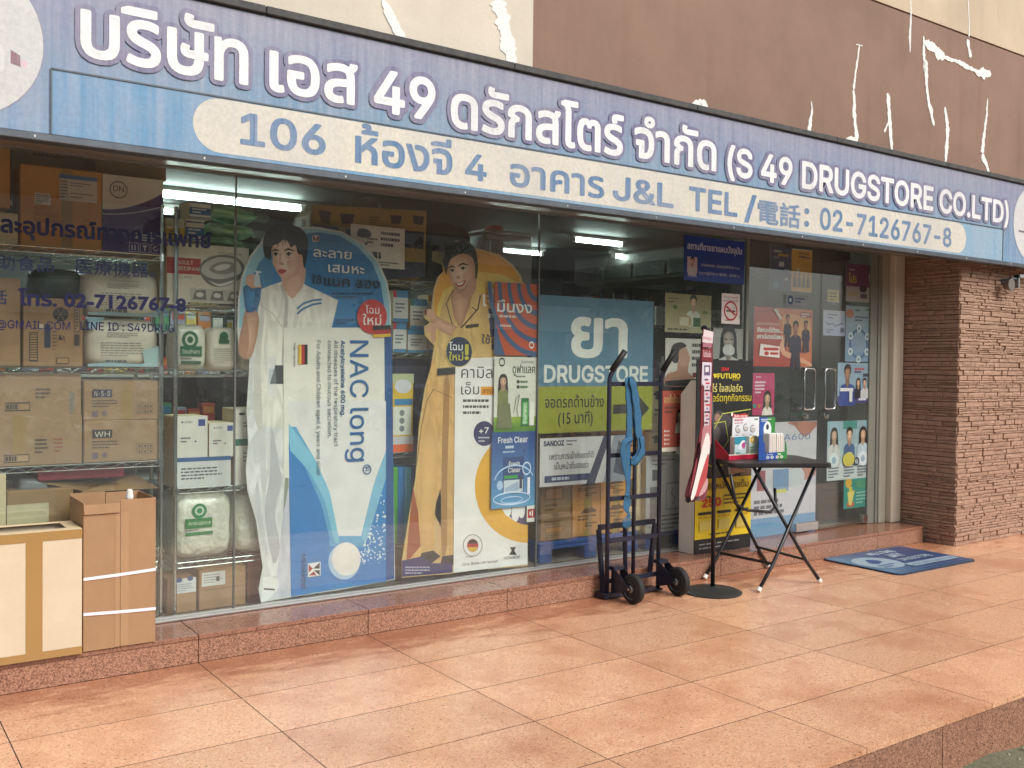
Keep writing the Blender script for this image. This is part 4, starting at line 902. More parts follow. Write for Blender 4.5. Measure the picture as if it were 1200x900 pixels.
for pts in (((50, 566), (122, 580), (140, 563), (95, 556)), ((95, 577), (186, 572), (160, 556), (140, 553))):
    P = [at(u, v, Y=YA+.03+.05*i) for i, (u, v) in enumerate(pts)]; fb.add([tuple(q) for q in P]+[(q.x, q.y+.01, q.z-.004) for q in P], [(0, 1, 2, 3), (7, 6, 5, 4), (0, 4, 5, 1), (1, 5, 6, 2), (2, 6, 7, 3), (3, 7, 4, 0)])
tag(fb.build('folded_cardboard', M_CARDD, loc=tuple(at(90, 575, Y=YA+.05))), 'folded pieces of brown cardboard jammed under the dark red carton', 'cardboard')
bag('grey_bag', 'grey plastic bag lying on the brown carton with the pale strip', 'bag', (22, 562), (57, 577), YA+.03, .2, pm('grey_plastic_bag', (120, 122, 128), .35, .2, 20, 40, .006), zbase=at(40, 577, Y=YA+.03).z, seed=3)
# unit B
zB1, zB2, zB3, zB4 = [z+.002 for z in ZB]
def d_bedpan(p):
    p.rect(.005, .005, .995, .995, (222, 214, 196)); p.text("MAGNATE", (.62, .13), (.90, .15), .04, (46, 44, 44)); p.rect(0.0, .24, .40, .50, (170, 46, 40)); p.text("ADULT", (.12, .345), (.31, .345), .06, (236, 226, 214)); p.text("BEDPAN", (.12, .44), (.38, .44), .06, (236, 226, 214)); p.text("NO. 2901", (.11, .57), (.30, .57), .04, (80, 76, 74))
    p.poly([(.38, .42), (.45, .25), (.62, .15), (.82, .16), (.93, .28), (.93, .45), (.80, .60), (.62, .68), (.47, .62)], (120, 116, 112), 4); p.poly([(.40, .42), (.47, .28), (.62, .19), (.80, .2), (.89, .3), (.89, .42), (.78, .5), (.62, .55), (.48, .52)], (206, 202, 194), 4); p.poly([(.5, .4), (.6, .28), (.76, .25), (.84, .33), (.78, .43), (.62, .47)], (150, 144, 138), 4); p.poly([(.56, .37), (.66, .3), (.76, .3), (.74, .36), (.62, .41)], (228, 224, 216), 4); p.poly([(.5, .58), (.62, .63), (.80, .55), (.78, .6), (.62, .665)], (236, 234, 228), 3)
    p.rect(.27, .72, .93, .93, (196, 190, 178)); 
    for i in range(3): p.poly([(.30+i*.21, .90), (.34+i*.21, .75), (.46+i*.21, .74), (.47+i*.21, .9)], (120, 116, 110)); p.ell(.39+i*.21, .82, .045, .04, (222, 218, 208))
    p.rect(.25, .95, .95, .985, (50, 48, 44)); p.lines(.27, .958, .93, 1, 1, .018, (200, 180, 90))
carton('bedpan_box', 'cream box with a picture of a steel adult bedpan and red label', 'box', (195, 283), (292, 360), YA+.012, .3, M_CARDL, d_bedpan, zbase=zB1)
def d_blue(p):
    p.rect(0.0, 0.0, 1, 1, (222, 216, 204)); p.rect(0, .1, 1, .17, (46, 84, 140)); p.rect(0, .38, 1, .78, (54, 104, 164)); p.lines(.12, .44, .9, 2, .16, .08, (222, 220, 214)); p.rect(0, .9, 1, .96, (46, 84, 140))
zb1t = at(240, 283, Y=YA+.012).z
carton('medicine_box', 'lower white and blue medicine box on top of the bedpan box', 'box', (218, 256), (239, 282), YA+.03, .14, M_CARDL, d_blue, zbase=zb1t+.001)
carton('medicine_box', 'upper tilted white and blue medicine box beside the green cloth packs', 'box', (222, 234), (247, 257), YA+.028, .14, M_CARDL, d_blue, zbase=at(232, 256.5, Y=YA+.03).z)
carton('medicine_box', 'small yellow and white medicine box on the bedpan box', 'box', (194, 255), (216, 282), YA+.02, .1, M_CARDL, lambda p: (p.rect(0, 0, 1, 1, (222, 214, 190)), p.rect(0, .45, 1, .95, (206, 172, 40)), p.lines(.15, .6, .85, 2, .15, .07, (60, 50, 40))), zbase=zb1t+.001)
for k, (a, b, lab) in enumerate((((248, 235), (306, 260), 'topmost green cloth pack in clear wrap, near the ceiling lamp'), ((248, 256), (302, 279), 'middle green cloth pack in clear wrap'), ((240, 273), (292, 290), 'lowest green cloth pack, resting on the bedpan box'))):
    x0, z1, x1, z0 = rectof(a, b, YA+.03); pk = thing('cloth_pack', lab, 'pack', ((x0+x1)/2, YA+.03, z0), 'green cloth packs')
    mb = MB(); nn = 9; zc_ = (z0+z1)/2; hh_ = (z1-z0)/2; vs_ = []; mm_ = 14     # a folded bundle: rounded slab whose front shows lengthwise folds
    for i in range(mm_+1):
        f = i/mm_; tap = (1-abs(2*f-1)**3.2)**.5*.94+.06; droop = -.012*f+(.006*math.sin(f*7+k*2))
        for j in range(nn*2):
            a_ = 2*PI*j/(nn*2); rz_ = math.sin(a_)*hh_*tap; ry_ = -math.cos(a_)*.11*(tap*.4+.6); fold = 1+.10*math.sin(j*2.6+k+f*1.5)
            vs_.append((x0+(x1-x0)*f, YA+.15+ry_*fold, zc_+rz_*(1+.06*math.sin(j*1.9+f*3))+droop))
    mb.add(vs_, [(i*nn*2+j, i*nn*2+(j+1) % (nn*2), (i+1)*nn*2+(j+1) % (nn*2), (i+1)*nn*2+j) for i in range(mm_) for j in range(nn*2)]+[tuple(range(nn*2)), tuple(range(mm_*nn*2, (mm_+1)*nn*2))]); mb.build('cloth', M_GREENC, pk)
    for i in range(4): f = .2+.2*i; MB().tube([(x0+.02, YA+.075+.01*i % 2, zc_+hh_*(.7-f*1.3)), ((x0+x1)/2, YA+.037, zc_+hh_*(.75-f*1.4)), (x1-.02, YA+.07, zc_+hh_*(.4-f*1.0)-.008)], hh_*.10, 6).build('fold', M_GREENC, pk, smooth=True)
    MB().tube([(x1-.02, YA+.12, zc_), (x1+.02, YA+.12, zc_-.006), (x1+.05, YA+.10, zc_-.012), (x1+.06, YA+.1, zc_)], [hh_*.7, hh_*.5, hh_*.55, hh_*.3], 9).build('wrap_end', plasticmat('clear_wrap_%d' % k, (190, 205, 195), .22, .15), pk)
def d_cot(name, g=(24, 96, 60)):
    def f(p):
        p.ell(.47, .34, .24, .22*p.ar*1.2, g); p.ell(.47, .34, .15, .14*p.ar*1.2, (206, 210, 196)); p.ell(.47, .34, .09, .085*p.ar*1.2, g); p.rect(.18, .48, .82, .70, g); p.text(name, (.24, .64), (.76, .64), .09, (220, 222, 206)); p.rect(.2, .80, .8, .87, (60, 96, 76)); p.lines(.2, .73, .8, 1, 1, .03, (90, 110, 96))
    return f
bag('cotton_bag', 'small cotton bag with a large dark green label and round emblem', 'bag', (204, 379), (243, 432), YA+.014, .16, M_COTTON, d_cot("Southern"), zbase=zB2, seed=11, amp=.006)
bag('cotton_bag', 'small white cotton pack with a little green label beside the glass joint', 'bag', (245, 383), (279, 432), YA+.014, .16, M_COTTONP, lambda p: (p.ell(.5, .22, .15, .12, (24, 96, 60)), p.rect(.33, .28, .68, .38, (24, 96, 60)), p.lines(.15, .5, .85, 7, .05, .014, (150, 150, 140))), zbase=zB2, seed=12, amp=.003)
for k, (a, b) in enumerate((((282, 380), (330, 432)), ((335, 385), (380, 432)))): bag('cotton_bag', ('white cotton bag partly behind the white-vested figure', 'white cotton bag hidden behind the blue standee')[k], 'bag', a, b, YA+.02, .16, M_COTTON, zbase=zB2, seed=20+k, amp=.006)
def d_nip(p): p.rect(0, 0, 1, 1, (214, 210, 202)); p.ell(.2, .14, .03, .03*p.ar, (50, 60, 90)); p.text("NIPRO", (.27, .17), (.52, .17), .06, (60, 60, 80)); p.rect(.7, .08, .92, .24, (60, 74, 140)); p.lines(.15, .5, .5, 2, .08, .04, (90, 90, 96)); p.ell(.62, .6, .03, .03*p.ar, (60, 70, 110))
zmid = at(230, 537, Y=YA+.012).z
carton('medicine_box', 'white medical carton standing at the left above the flat blue-edged one', 'box', (206, 488), (243, 536), YA+.012, .2, M_CARDL, d_nip, zbase=zmid+.001)
carton('medicine_box', 'second white medical carton, lower and right of its neighbour', 'box', (245, 496), (275, 536), YA+.012, .2, M_CARDL, d_nip, zbase=zmid+.001)
carton('medicine_box', 'flat white carton with blue upper edge under the two medical cartons', 'box', (204, 537), (270, 569), YA+.010, .3, M_CARDL, lambda p: (p.rect(0, 0, 1, 1, (206, 206, 206)), p.rect(0, 0.0, 1, .14, (50, 90, 140)), p.lines(.12, .35, .85, 4, .11, .05, (80, 84, 96))), zbase=zB3)
def d_ni(p): p.rect(0, 0, 1, 1, (218, 214, 204)); p.ell(.2, .07, .1, .02, (40, 40, 60)); p.rect(0, .40, 1, .49, (28, 96, 80)); p.text("NI", (.45, .86), (1.0, .86), .07, (40, 50, 90)); p.lines(.25, .18, .9, 2, .04, .02, (120, 120, 120)); p.lines(.25, .58, .9, 3, .05, .02, (120, 120, 120), 3)
carton('medicine_box', 'tall white carton with a green band beside the glass joint', 'box', (276, 479), (312, 568), YA+.012, .2, M_CARDL, d_ni, zbase=zB3)
def d_amb(p): p.ell(.42, .27, .12, .12*p.ar, (40, 128, 76)); p.ell(.42, .27, .075, .075*p.ar, (200, 210, 190)); p.ell(.42, .27, .045, .045*p.ar, (40, 128, 76)); p.rect(.19, .38, .63, .52, (50, 124, 60)); p.text("Ambulance", (.24, .475), (.6, .475), .055, (220, 226, 206)); p.rect(.19, .58, .64, .625, (70, 132, 76)); p.lines(.19, .54, .6, 1, 1, .015, (100, 120, 100))
bag('cotton_bag', 'big clear bag of cotton wool with a mid-green label, above the floor cartons', 'bag', (203, 579), (274, 655), YA+.014, .33, M_COTTON, d_amb, zbase=zB4, seed=14, amp=.008, sub=10)
bag('cotton_bag', 'second big clear bag of cotton wool beside the glass joint', 'bag', (276, 577), (345, 650), YA+.014, .33, M_COTTON, None, zbase=zB4, seed=15, amp=.008, sub=10)
zf = FLI+.002
carton('carton', 'small brown carton with curling blue and white label on the shop floor', 'box', (196, 680), (230, 720), YA+.03, .2, M_CARD, lambda p: (p.rect(.2, .0, .98, .42, (210, 212, 216)), p.ell(.4, .04, .11, .07, (60, 80, 140)), p.ell(.78, .02, .1, .07, (60, 80, 140)), p.lines(.28, .16, .9, 4, .06, .025, (120, 130, 150))), zbase=zf)
carton('carton', 'brown carton with white address label on the shop floor beside the joint', 'box', (233, 668), (288, 716), YA+.03, .25, M_CARD, lambda p: (p.rect(.06, .08, .55, .42, (214, 212, 210)), p.rect(.36, .2, .43, .32, (60, 60, 60)), p.lines(.1, .14, .5, 4, .06, .02, (120, 120, 130)), p.rect(0, .5, 1, .512, (110, 80, 52))), zbase=zf)
carton('carton', 'reddish-brown carton standing on the floor behind the white-clad standee', 'box', (290, 655), (345, 706), YA+.06, .3, pm('red_brown_card', (128, 70, 44), .7), zbase=zf)

# crinkled clear film draped over the cartons of the third shelf
fm = MB(); x0, z1, x1, z0 = rectof((-60, 436), (189, 541), YA+.0); nx, nz = 34, 16; rf_ = random.Random(6); vs = []
for j in range(nz+1):
    for i in range(nx+1): vs.append((x0+(x1-x0)*i/nx, YA-.006+rf_.uniform(-.005, .005)+.004*math.sin(i*.9+j*.5), z1+(z0-z1)*j/nz))
fm.add(vs, [(j*(nx+1)+i, j*(nx+1)+i+1, (j+1)*(nx+1)+i+1, (j+1)*(nx+1)+i) for j in range(nz) for i in range(nx)])
mfl = bpy.data.materials.new('clear_packing_film'); mfl.use_nodes = True; t_ = mfl.node_tree; pq = t_.nodes['Principled BSDF']; pq.inputs['Base Color'].default_value = (.8, .8, .8, 1); pq.inputs['Roughness'].default_value = .12; pq.inputs['Specular IOR Level'].default_value = 1.0
trq = N(t_, 'ShaderNodeBsdfTransparent'); mq = N(t_, 'ShaderNodeMixShader'); mq.inputs[0].default_value = .06; t_.links.new(trq.outputs[0], mq.inputs[1]); t_.links.new(pq.outputs[0], mq.inputs[2]); t_.links.new(mq.outputs[0], t_.nodes['Material Output'].inputs[0])
tag(fm.build('plastic_film', mfl, loc=((x0+x1)/2, YA, z0), fixn=False), 'clear crinkled plastic film hanging over the brown cartons of the third shelf', 'plastic film')
# ---- items on top of the middle shelving, and packs between the standees
Y3 = .40
sk = thing('wrapped_sack', 'ochre and navy patterned sack in clear film with a handwritten sheet taped on', 'sack', tuple(at(430, 325, Y=Y3-.02)))
def d_sack():
    p = Print(Y3-.03, pxP(Y3-.03)); O = (150, 120, 62); Nv = (24, 26, 56)
    p.poly([(366, 240), (500, 247), (498, 325), (420, 330), (366, 300)], O)
    for pts in (((373, 246), (388, 248), (386, 262), (376, 260)), ((398, 250), (416, 251), (413, 262), (401, 262)), ((457, 252), (471, 253), (469, 262), (459, 262)), ((483, 252), (497, 254), (495, 264), (485, 262)), ((366, 262), (396, 266), (405, 292), (380, 290)), ((474, 270), (497, 272), (496, 292), (474, 290)), ((405, 268), (418, 270), (416, 282), (408, 280)), ((440, 304), (498, 308), (498, 325), (425, 330))): p.poly(pts, Nv)
    p.lines(432, 254, 446, 3, 3, 1.6, (90, 60, 40)); return p
b = MB(); x0, z1, x1, z0 = rectof((366, 243), (499, 328), Y3-.03); b.bbox(x0, Y3-.028, z0, x1, Y3+.22, z1, .03).build('sack_body', pm('ochre_fabric', (140, 112, 60), .6, .2, 20), sk); d_sack().build('print', M_PRINT, sk, fixn=False)
hd = MB().tube([tuple(at(u, v, Y=Y3+.04)) for u, v in ((409, 246), (412, 236), (422, 231), (436, 232), (444, 238), (446, 246))], .008, 8); hd.build('handle', pm('grey_strap', (120, 118, 112), .5), sk)
MB().tube([tuple(at(u, v, Y=Y3+.02)) for u, v in ((352, 290), (354, 262), (360, 246), (372, 240))], [.02, .05, .04, .02], 9).build('film_tuft', plasticmat('crinkled_film', (200, 204, 200), .35, .12), sk)
poster('handwritten_sheet', 'white handwritten sheet taped over the ochre and navy sack', 'paper', (411, 262), (474, 316), Y3-.045,
       lambda p: (p.poly([(.15, .1), (.3, .1), (.38, .2), (.32, .3), (.12, .28)], (70, 74, 84), 2), p.lines(.1, .62, .95, 1, 1, .16, (50, 46, 46), 3), p.lines(.55, .12, .95, 3, .14, .07, (60, 56, 56), 4), p.lines(.3, .3, .5, 2, .08, .04, (60, 56, 56), 5), p.poly([(.25, .42), (.31, .42), (.28, .5)], (50, 50, 56)), p.lines(.5, .85, .9, 2, .06, .03, (60, 56, 56), 6)), base=(222, 214, 206))
bag('black_bag', 'crumpled black plastic bag on the shelf above the smiling standee', 'bag', (500, 258), (556, 322), Y3+.0, .25, M_BLKBAG, lambda p: p.poly([(.12, .5), (.36, .5), (.34, .72), (.1, .66)], (200, 196, 160)), seed=30, amp=.01, zbase=ZC[0]+.004)
bn = thing('storage_bin', 'frosted clear plastic bin with pink contents at the top beside the joint', 'bin', tuple(at(597, 325, Y=Y3)))
x0, z1, x1, z0 = rectof((568, 272), (624, 330), Y3); z0 = ZC[0]+.004
MB().bbox(x0, Y3, z0, x1, Y3+.3, z1, .012).build('tub', plasticmat('frosted_tub', (150, 140, 134), .6, .35), bn); MB().bbox(x0-.01, Y3-.01, z1+.001, x1+.01, Y3+.31, z1+.02, .006).build('lid', plasticmat('frosted_lid', (160, 150, 142), .5, .35), bn)
MB().lathe(((x0*.6+x1*.4), Y3+.1, z1+.022), [(.05, 0), (.055, .02), (.04, .035)], 14).build('cap', pm('pink_plastic', (190, 70, 84), .5), bn); MB().bbox(x0+.07, Y3+.02, z0+.1, x0+.15, Y3+.2, z1-.03, .01).build('contents', pm('pink_contents', (170, 80, 84), .6), bn)
def d_wp(a, b_=(64, 130, 176)):
    def f(p): p.rect(0, 0, 1, 1, (214, 214, 210)); p.rect(0, 0, 1, .22, b_); p.rect(0, 0, .22, .22, a); p.lines(.15, .4, .85, 3, .12, .05, (80, 90, 110)); p.rect(.0, .88, 1, 1, b_)
    return f
for k, (a, b, z, col) in enumerate((((461, 378), (476, 415), ZC[1], (190, 40, 70)), ((478, 386), (500, 415), ZC[1], (40, 130, 180)), ((461, 340), (478, 376), 0, (190, 40, 60)), ((481, 350), (500, 385), 0, (30, 120, 110)), ((502, 345), (515, 380), 0, (220, 150, 40)), ((502, 382), (516, 415), ZC[1], (40, 130, 180)))):
    yy = .405; zb_ = (z+.003) if z else at(470, 377.5 if k < 3 else 385.5 if k == 3 else 381, Y=yy).z
    carton('bandage_pack', ('white gauze pack with pink corner, low beside the German flag', 'white gauze pad pack with blue band beside it', 'upper gauze pack with red corner near the red badge', 'upper gauze pack with green corner', 'upper gauze pack with orange corner behind the pointing hand', 'lower gauze pack behind the pointing hand')[k], 'pack', a, b, yy, .12, M_CARDL, d_wp(col), zbase=zb_, group='white and blue gauze packs')
carton('blue_box', 'dark navy box with pale figure 3 behind the tan trousers', 'box', (462, 420), (512, 520), .45, .2, pm('navy_card', (26, 34, 70), .5), lambda p: (p.text("3", (.45, .62), (.85, .62), .34, (90, 110, 160), off=.01),), zbase=ZC[2]+.003)
carton('diaper_pack', 'yellow and orange pack with white panel between the standees', 'pack', (460, 438), (484, 526), .402, .04, pm('yellow_pack_film', (226, 186, 60), .35), lambda p: (p.rect(0, 0, 1, .12, (190, 196, 150)), p.ell(.5, .16, .4, .09, (214, 214, 220)), p.rect(.1, .32, .95, .40, (60, 130, 180)), p.rect(.05, .42, .9, .78, (222, 222, 214)), p.ell(.45, .5, .12, .04, (120, 130, 130)), p.ell(.45, .6, .12, .04, (120, 130, 130)), p.ell(.45, .7, .12, .04, (120, 130, 130)), p.rect(0, .8, 1, .9, (200, 196, 200)), p.rect(0, .9, 1, 1, (226, 96, 30))), zbase=ZC[2]+.003)
for k, (u0, u1, c) in enumerate(((461, 466, (70, 160, 60)), (467, 474, (40, 120, 190)), (475, 482, (70, 170, 200)), (483, 497, (30, 60, 120)), (498, 512, (200, 206, 210)))):
    carton('file_box', ('thin green folder', 'thin blue folder beside the green one', 'pale blue folder', 'navy folder box partly behind the standee leg', 'white folder box behind the standee leg')[k]+' upright on the lower middle shelf', 'folder', (u0, 548), (u1, 634), .405, .2, pm('folder_%d' % k, c, .4), zbase=ZC[3]+.003)
carton('carton', 'dark brown carton on the floor between the two standees', 'box', (464, 655), (560, 672), .45, .3, M_CARDD, zbase=zf)

# =================================================================== THE TWO STANDEES (flat printed boards, 6 mm thick, standing inside the glass)
YS = G+.035
def board(name, lab, outline, y, base, draw, thick=.006, foot=None, y2=None):
    P = pxP(y); q = [P(*p) for p in outline]
    zmin = min(z for x, z in q)
    t = thing(name, lab, 'standee', (sum(x for x, z in q)/len(q), y, FLI))
    MB().prism(q, y, y+thick, base).build('board', M_PRINT, t, fixn=False)
    p = Print(y, P, .00003); draw(p); p.build('print', M_PRINT, t, fixn=False)
    cx = sum(x for x, z in q)/len(q)
    MB().bar((cx, y+thick+.002, FLI+.5), (cx, y+.10, FLI+.004), .004, .1, up=(1, 0, 0)).build('easel_strut', M_CARDD, t)
    return t
out1 = [(372, 266), (400, 271), (425, 285), (443, 305), (454, 330), (458, 355), (459, 420), (461, 560), (463, 679), (400, 691), (340, 700), (306, 706), (303, 690), (308, 665), (300, 610), (290, 575), (288, 550), (291, 520), (289, 480), (292, 440), (294, 418), (286, 421), (280, 415), (278, 385), (279, 350), (283, 325), (293, 300), (305, 285), (312, 272), (325, 265), (345, 265)]
def d_st1(p):
    LB, BL, DB, CR = (150, 196, 216), (36, 120, 178), (30, 84, 150), (232, 226, 218)
    # disc
    p.poly([(372, 268), (400, 273), (424, 287), (441, 306), (452, 331), (456, 356), (457, 384), (280, 384), (281, 350), (285, 326), (294, 302), (306, 287), (325, 275), (345, 268)], LB)
    p.poly([(374, 272), (398, 276), (420, 290), (436, 308), (446, 332), (450, 356), (451, 384), (292, 384), (291, 350), (296, 326), (304, 308), (318, 292), (340, 276)], BL)
    p.poly([(291, 330), (310, 300), (322, 296), (318, 345), (292, 372)], (60, 130, 176))
    # white background of the lower part
    p.poly([(296, 384), (459, 384), (462, 678), (400, 689), (340, 698), (306, 704), (309, 665), (300, 610), (291, 575), (291, 520), (292, 440)], (214, 212, 214))
    # trousers
    T = (222, 220, 222); S = (186, 184, 190)
    p.cloth([(294, 384), (336, 384), (336, 500), (334, 560), (330, 600), (333, 640), (329, 672), (318, 676), (306, 640), (298, 600), (289, 560), (291, 520), (289, 480), (292, 430)], T)
    p.poly([(318, 500), (326, 540), (330, 565), (322, 600), (328, 640), (320, 660), (310, 600), (316, 560)], S, 3); p.poly([(302, 560), (306, 600), (314, 650), (308, 640), (299, 590)], (200, 198, 204), 2)
    p.cloth([(333, 585), (341, 560), (341, 699), (322, 700), (326, 660)], (204, 202, 214)); p.poly([(332, 600), (334, 560), (336, 545), (338, 570)], (140, 146, 130), 2)
    p.poly([(309, 676), (324, 678), (326, 690), (312, 704), (306, 704), (308, 688)], (232, 230, 230), 2); p.stroke([(309, 690), (322, 691)], .008, (70, 66, 70))
    p.poly([(306, 388), (309, 470), (312, 560), (309, 600), (303, 500)], (206, 203, 206), 2)
    # torso: sleeveless cream vest
    p.cloth([(303, 340), (318, 334), (330, 330), (350, 329), (362, 336), (378, 343), (396, 352), (393, 366), (388, 386), (388, 470), (340, 500), (300, 500), (298, 430), (299, 384), (302, 365)], CR)
    p.poly([(303, 342), (306, 360), (300, 400), (297, 470), (301, 500), (308, 500), (305, 420), (310, 370)], (208, 202, 196), 2)
    p.poly([(331, 331), (338, 350), (335, 420), (333, 500), (330, 420), (334, 352), (328, 335)], (190, 184, 180)); p.stroke([(303, 356), (320, 368), (331, 384)], .004, (190, 182, 176))
    p.stroke([(346, 386), (350, 362), (358, 352)], .003, (196, 188, 182))
    for k in range(2): p.stroke([(348, 362+k*6), (355, 356+k*6), (366, 352+k*5), (377, 351+k*4)], .010, (50, 116, 160))
    p.rect(313, 418, 324, 465, (226, 222, 222)); p.rect(315, 432, 322, 448, (196, 200, 206)); p.rect(322, 428, 334, 450, (60, 62, 70)); p.poly([(316, 450), (322, 430), (324, 450)], (110, 116, 124))
    # arm
    A = (206, 158, 130)
    p.soft([(288, 362), (302, 366), (303, 382), (299, 405), (294, 419), (286, 421), (280, 414), (280, 398), (284, 380)], (216, 172, 146), (172, 126, 102), 2); p.poly([(284, 380), (288, 366), (292, 400), (288, 418), (281, 413)], (180, 132, 106), 2)
    p.poly([(288, 325), (294, 322), (301, 324), (305, 330), (306, 340), (300, 344), (290, 342)], A, 2)
    for i in range(4): p.poly([(289+i*3.6, 322+abs(i-1.5)*1.2), (292+i*3.6, 321+abs(i-1.5)*1.2), (292.5+i*3.4, 334), (289.5+i*3.4, 334)], (214, 168, 142), 2)
    p.soft([(285, 337), (290, 334), (295, 338), (304, 337), (306, 341), (302, 362), (289, 366), (286, 350)], (54, 136, 188), (22, 84, 136), 2); p.poly([(299, 340), (305, 341), (302, 362), (297, 363)], (28, 92, 146))
    p.poly([(298, 322), (304, 322), (305, 336), (298, 336)], (196, 206, 210)); p.poly([(300, 318), (303, 318), (303, 322), (300, 322)], (220, 224, 226)); p.poly([(299, 317), (306, 318), (306, 320), (299, 319)], (220, 224, 226))
    # neck and head (turned a little to the viewer's left)
    p.poly([(332, 318), (356, 308), (357, 330), (350, 342), (342, 350), (333, 340), (330, 330)], (214, 168, 146), 2); p.poly([(336, 330), (350, 322), (352, 332), (344, 344), (337, 338)], (224, 180, 156), 2)
    p.poly([(350, 296), (358, 298), (358, 306), (352, 313)], (214, 166, 142), 2)
    p.soft([(317, 284), (321, 276), (334, 274), (348, 278), (353, 290), (352, 306), (347, 320), (340, 327), (334, 329), (328, 324), (322, 314), (319, 300)], (252, 222, 206), (206, 158, 136), 3, (331, 302), 6)
    p.soft([(336, 306), (345, 304), (346, 312), (339, 316)], (226, 176, 156), (222, 178, 156), 2); p.soft([(319, 305), (325, 305), (325, 312), (321, 312)], (224, 174, 154), (220, 178, 156), 2); p.soft([(327, 298), (330, 298), (330.5, 308), (327, 308)], (246, 214, 196), (236, 198, 178), 2)
    p.poly([(309, 296), (308, 282), (313, 270), (324, 263.5), (340, 263.5), (354, 269), (361, 282), (360, 298), (357, 314), (355, 308), (354, 299), (349, 297), (346, 287), (341, 290), (337, 283), (331, 281), (326, 286), (321, 287), (318, 292), (317, 304), (311, 301)], (14, 12, 16), 3)
    rh = random.Random(3)
    for i in range(26):
        a = rh.uniform(.1, .95); x = 309+50*a; p.stroke([(333+(x-333)*.25, 264.5+rh.uniform(0, 1.5)), (333+(x-333)*.7, 267+abs(x-333)*.08+rh.uniform(0, 3)), (x, 276+rh.uniform(0, 14)), (x+rh.uniform(-2, 1), 292+rh.uniform(-4, 8) if abs(x-333) > 18 else 280+rh.uniform(-2, 3))], [.0015, .0026, .002, .0008], rh.choice(((52, 44, 48), (40, 34, 38), (66, 56, 58))))
    p.stroke([(318.6, 294.6), (322, 292.6), (327, 294)], [.005, .009, .005], (34, 24, 22)); p.stroke([(333, 293.6), (338, 291.8), (344.5, 294.4)], [.006, .0095, .004], (34, 24, 22))
    for x in (322.8, 338): p.poly([(x-3.4, 298.3), (x, 296.3), (x+3.6, 298.5), (x, 300)], (238, 230, 226), 2); p.ell(x, 298.2, 1.9, 1.8, (24, 16, 14), 12); p.stroke([(x-3.9, 298.2), (x, 295.9), (x+4.1, 298)], [.003, .006, .004], (26, 18, 16)); p.soft([(x-4, 302), (x, 300.6), (x+4, 301.6), (x, 303.4)], (214, 166, 146), (236, 196, 176), 2)
    p.stroke([(329, 296), (327.6, 305), (328.2, 309), (331.5, 310)], .003, (186, 134, 112)); p.poly([(326.5, 308), (330, 307), (333, 309.5), (329, 311)], (200, 150, 128), 2)
    p.poly([(325.5, 317), (329, 315), (331, 315.6), (336, 317), (331, 321), (327.5, 320)], (190, 60, 72), 2); p.stroke([(326, 317.3), (335.5, 317.5)], .002, (120, 34, 40))
    # pack panel
    p.rect(332, 384, 452, 560, CR); p.poly([(450, 384), (459, 384), (462, 678), (452, 680)], (34, 84, 144)); p.poly([(338, 500), (452, 500), (452, 681), (341, 699)], (96, 164, 206))
    p.poly([(336, 470), (452, 470), (452, 528), (437, 570), (423, 628), (395, 628), (385, 575), (370, 540), (350, 506), (336, 480)], (228, 224, 224))
    p.poly([(338, 520), (356, 545), (376, 590), (386, 630), (384, 692), (341, 699)], (44, 124, 192)); p.poly([(338, 496), (340, 528), (362, 552), (380, 585), (392, 636), (398, 636), (386, 576), (370, 540), (350, 512)], (128, 190, 218))
    p.poly([(452, 528), (440, 560), (430, 600), (424, 630), (436, 650), (452, 600)], (130, 184, 214)); p.poly([(452, 560), (440, 600), (430, 632), (420, 650), (400, 660), (384, 660), (384, 692), (452, 681)], (52, 130, 196)); p.grad(384, 640, 452, 682, (60, 134, 196), (50, 120, 190))
    p.ell(403, 658, 18.5, 21, (176, 200, 226)); p.ell(405.5, 655, 17, 19.5, (238, 226, 222))
    r = random.Random(5)
    for i in range(110):
        a = r.uniform(0, 1); u = 422+a*32; v = 655-a*r.uniform(-5, 95)+r.uniform(-6, 6)
        if u < 451: s_ = r.choice((.6, .8, 1.0, 1.6 if i % 5 == 0 else .8)); p.ell(u, v, s_, s_*1.15, (220, 232, 240), 8)
    Bt = (32, 96, 156)
    p.text("NAC long", (410, 399), (410, 541), 21, Bt, off=.006, level=False); p.arc(429.5, 550, 5, 6, 1.1, 0, 2*PI, Bt, 18, 1.3); p.text("R", (427.2, 547), (427.2, 552.5), 5, Bt, level=False)
    G1 = (74, 96, 112)
    for t, x, y0, y1, o in (("Acetylcysteine 600 mg.", 399, 399, 488, .02), ("All diseases of the respiratory tract", 391, 399, 523, 0), ("connected to mucous secretion.", 383.5, 399, 513, 0), ("For Adults and Children aged 6 years and older", 370.5, 399, 557, 0)): p.text(t, (x, y0), (x, y1), 4.8, (50, 92, 140) if o else G1, off=o, level=False)
    p.text("Made in Germany", (343.5, 402), (343.5, 430), 2.6, INK, level=False)
    for i, c in enumerate(((226, 180, 60), (180, 40, 40), (30, 26, 28))): p.poly([(349+i*3.6, 404), (352.6+i*3.6, 403.6), (352.6+i*3.6, 426.6), (349+i*3.6, 427)], c)
    p.text("MENARINI", (352.5, 650), (352.5, 690), 5, (28, 50, 76), level=False); p.poly([(360, 660), (375, 658), (375, 674), (360, 676)], (232, 230, 230)); p.poly([(361, 661), (366, 666), (361, 671)], (170, 40, 50)); p.poly([(374, 659), (374, 666), (366, 666)], (30, 30, 36)); p.poly([(374, 674), (374, 668), (367, 668)], (30, 30, 36)); p.poly([(361, 674), (367, 669), (370, 674)], (170, 40, 50))
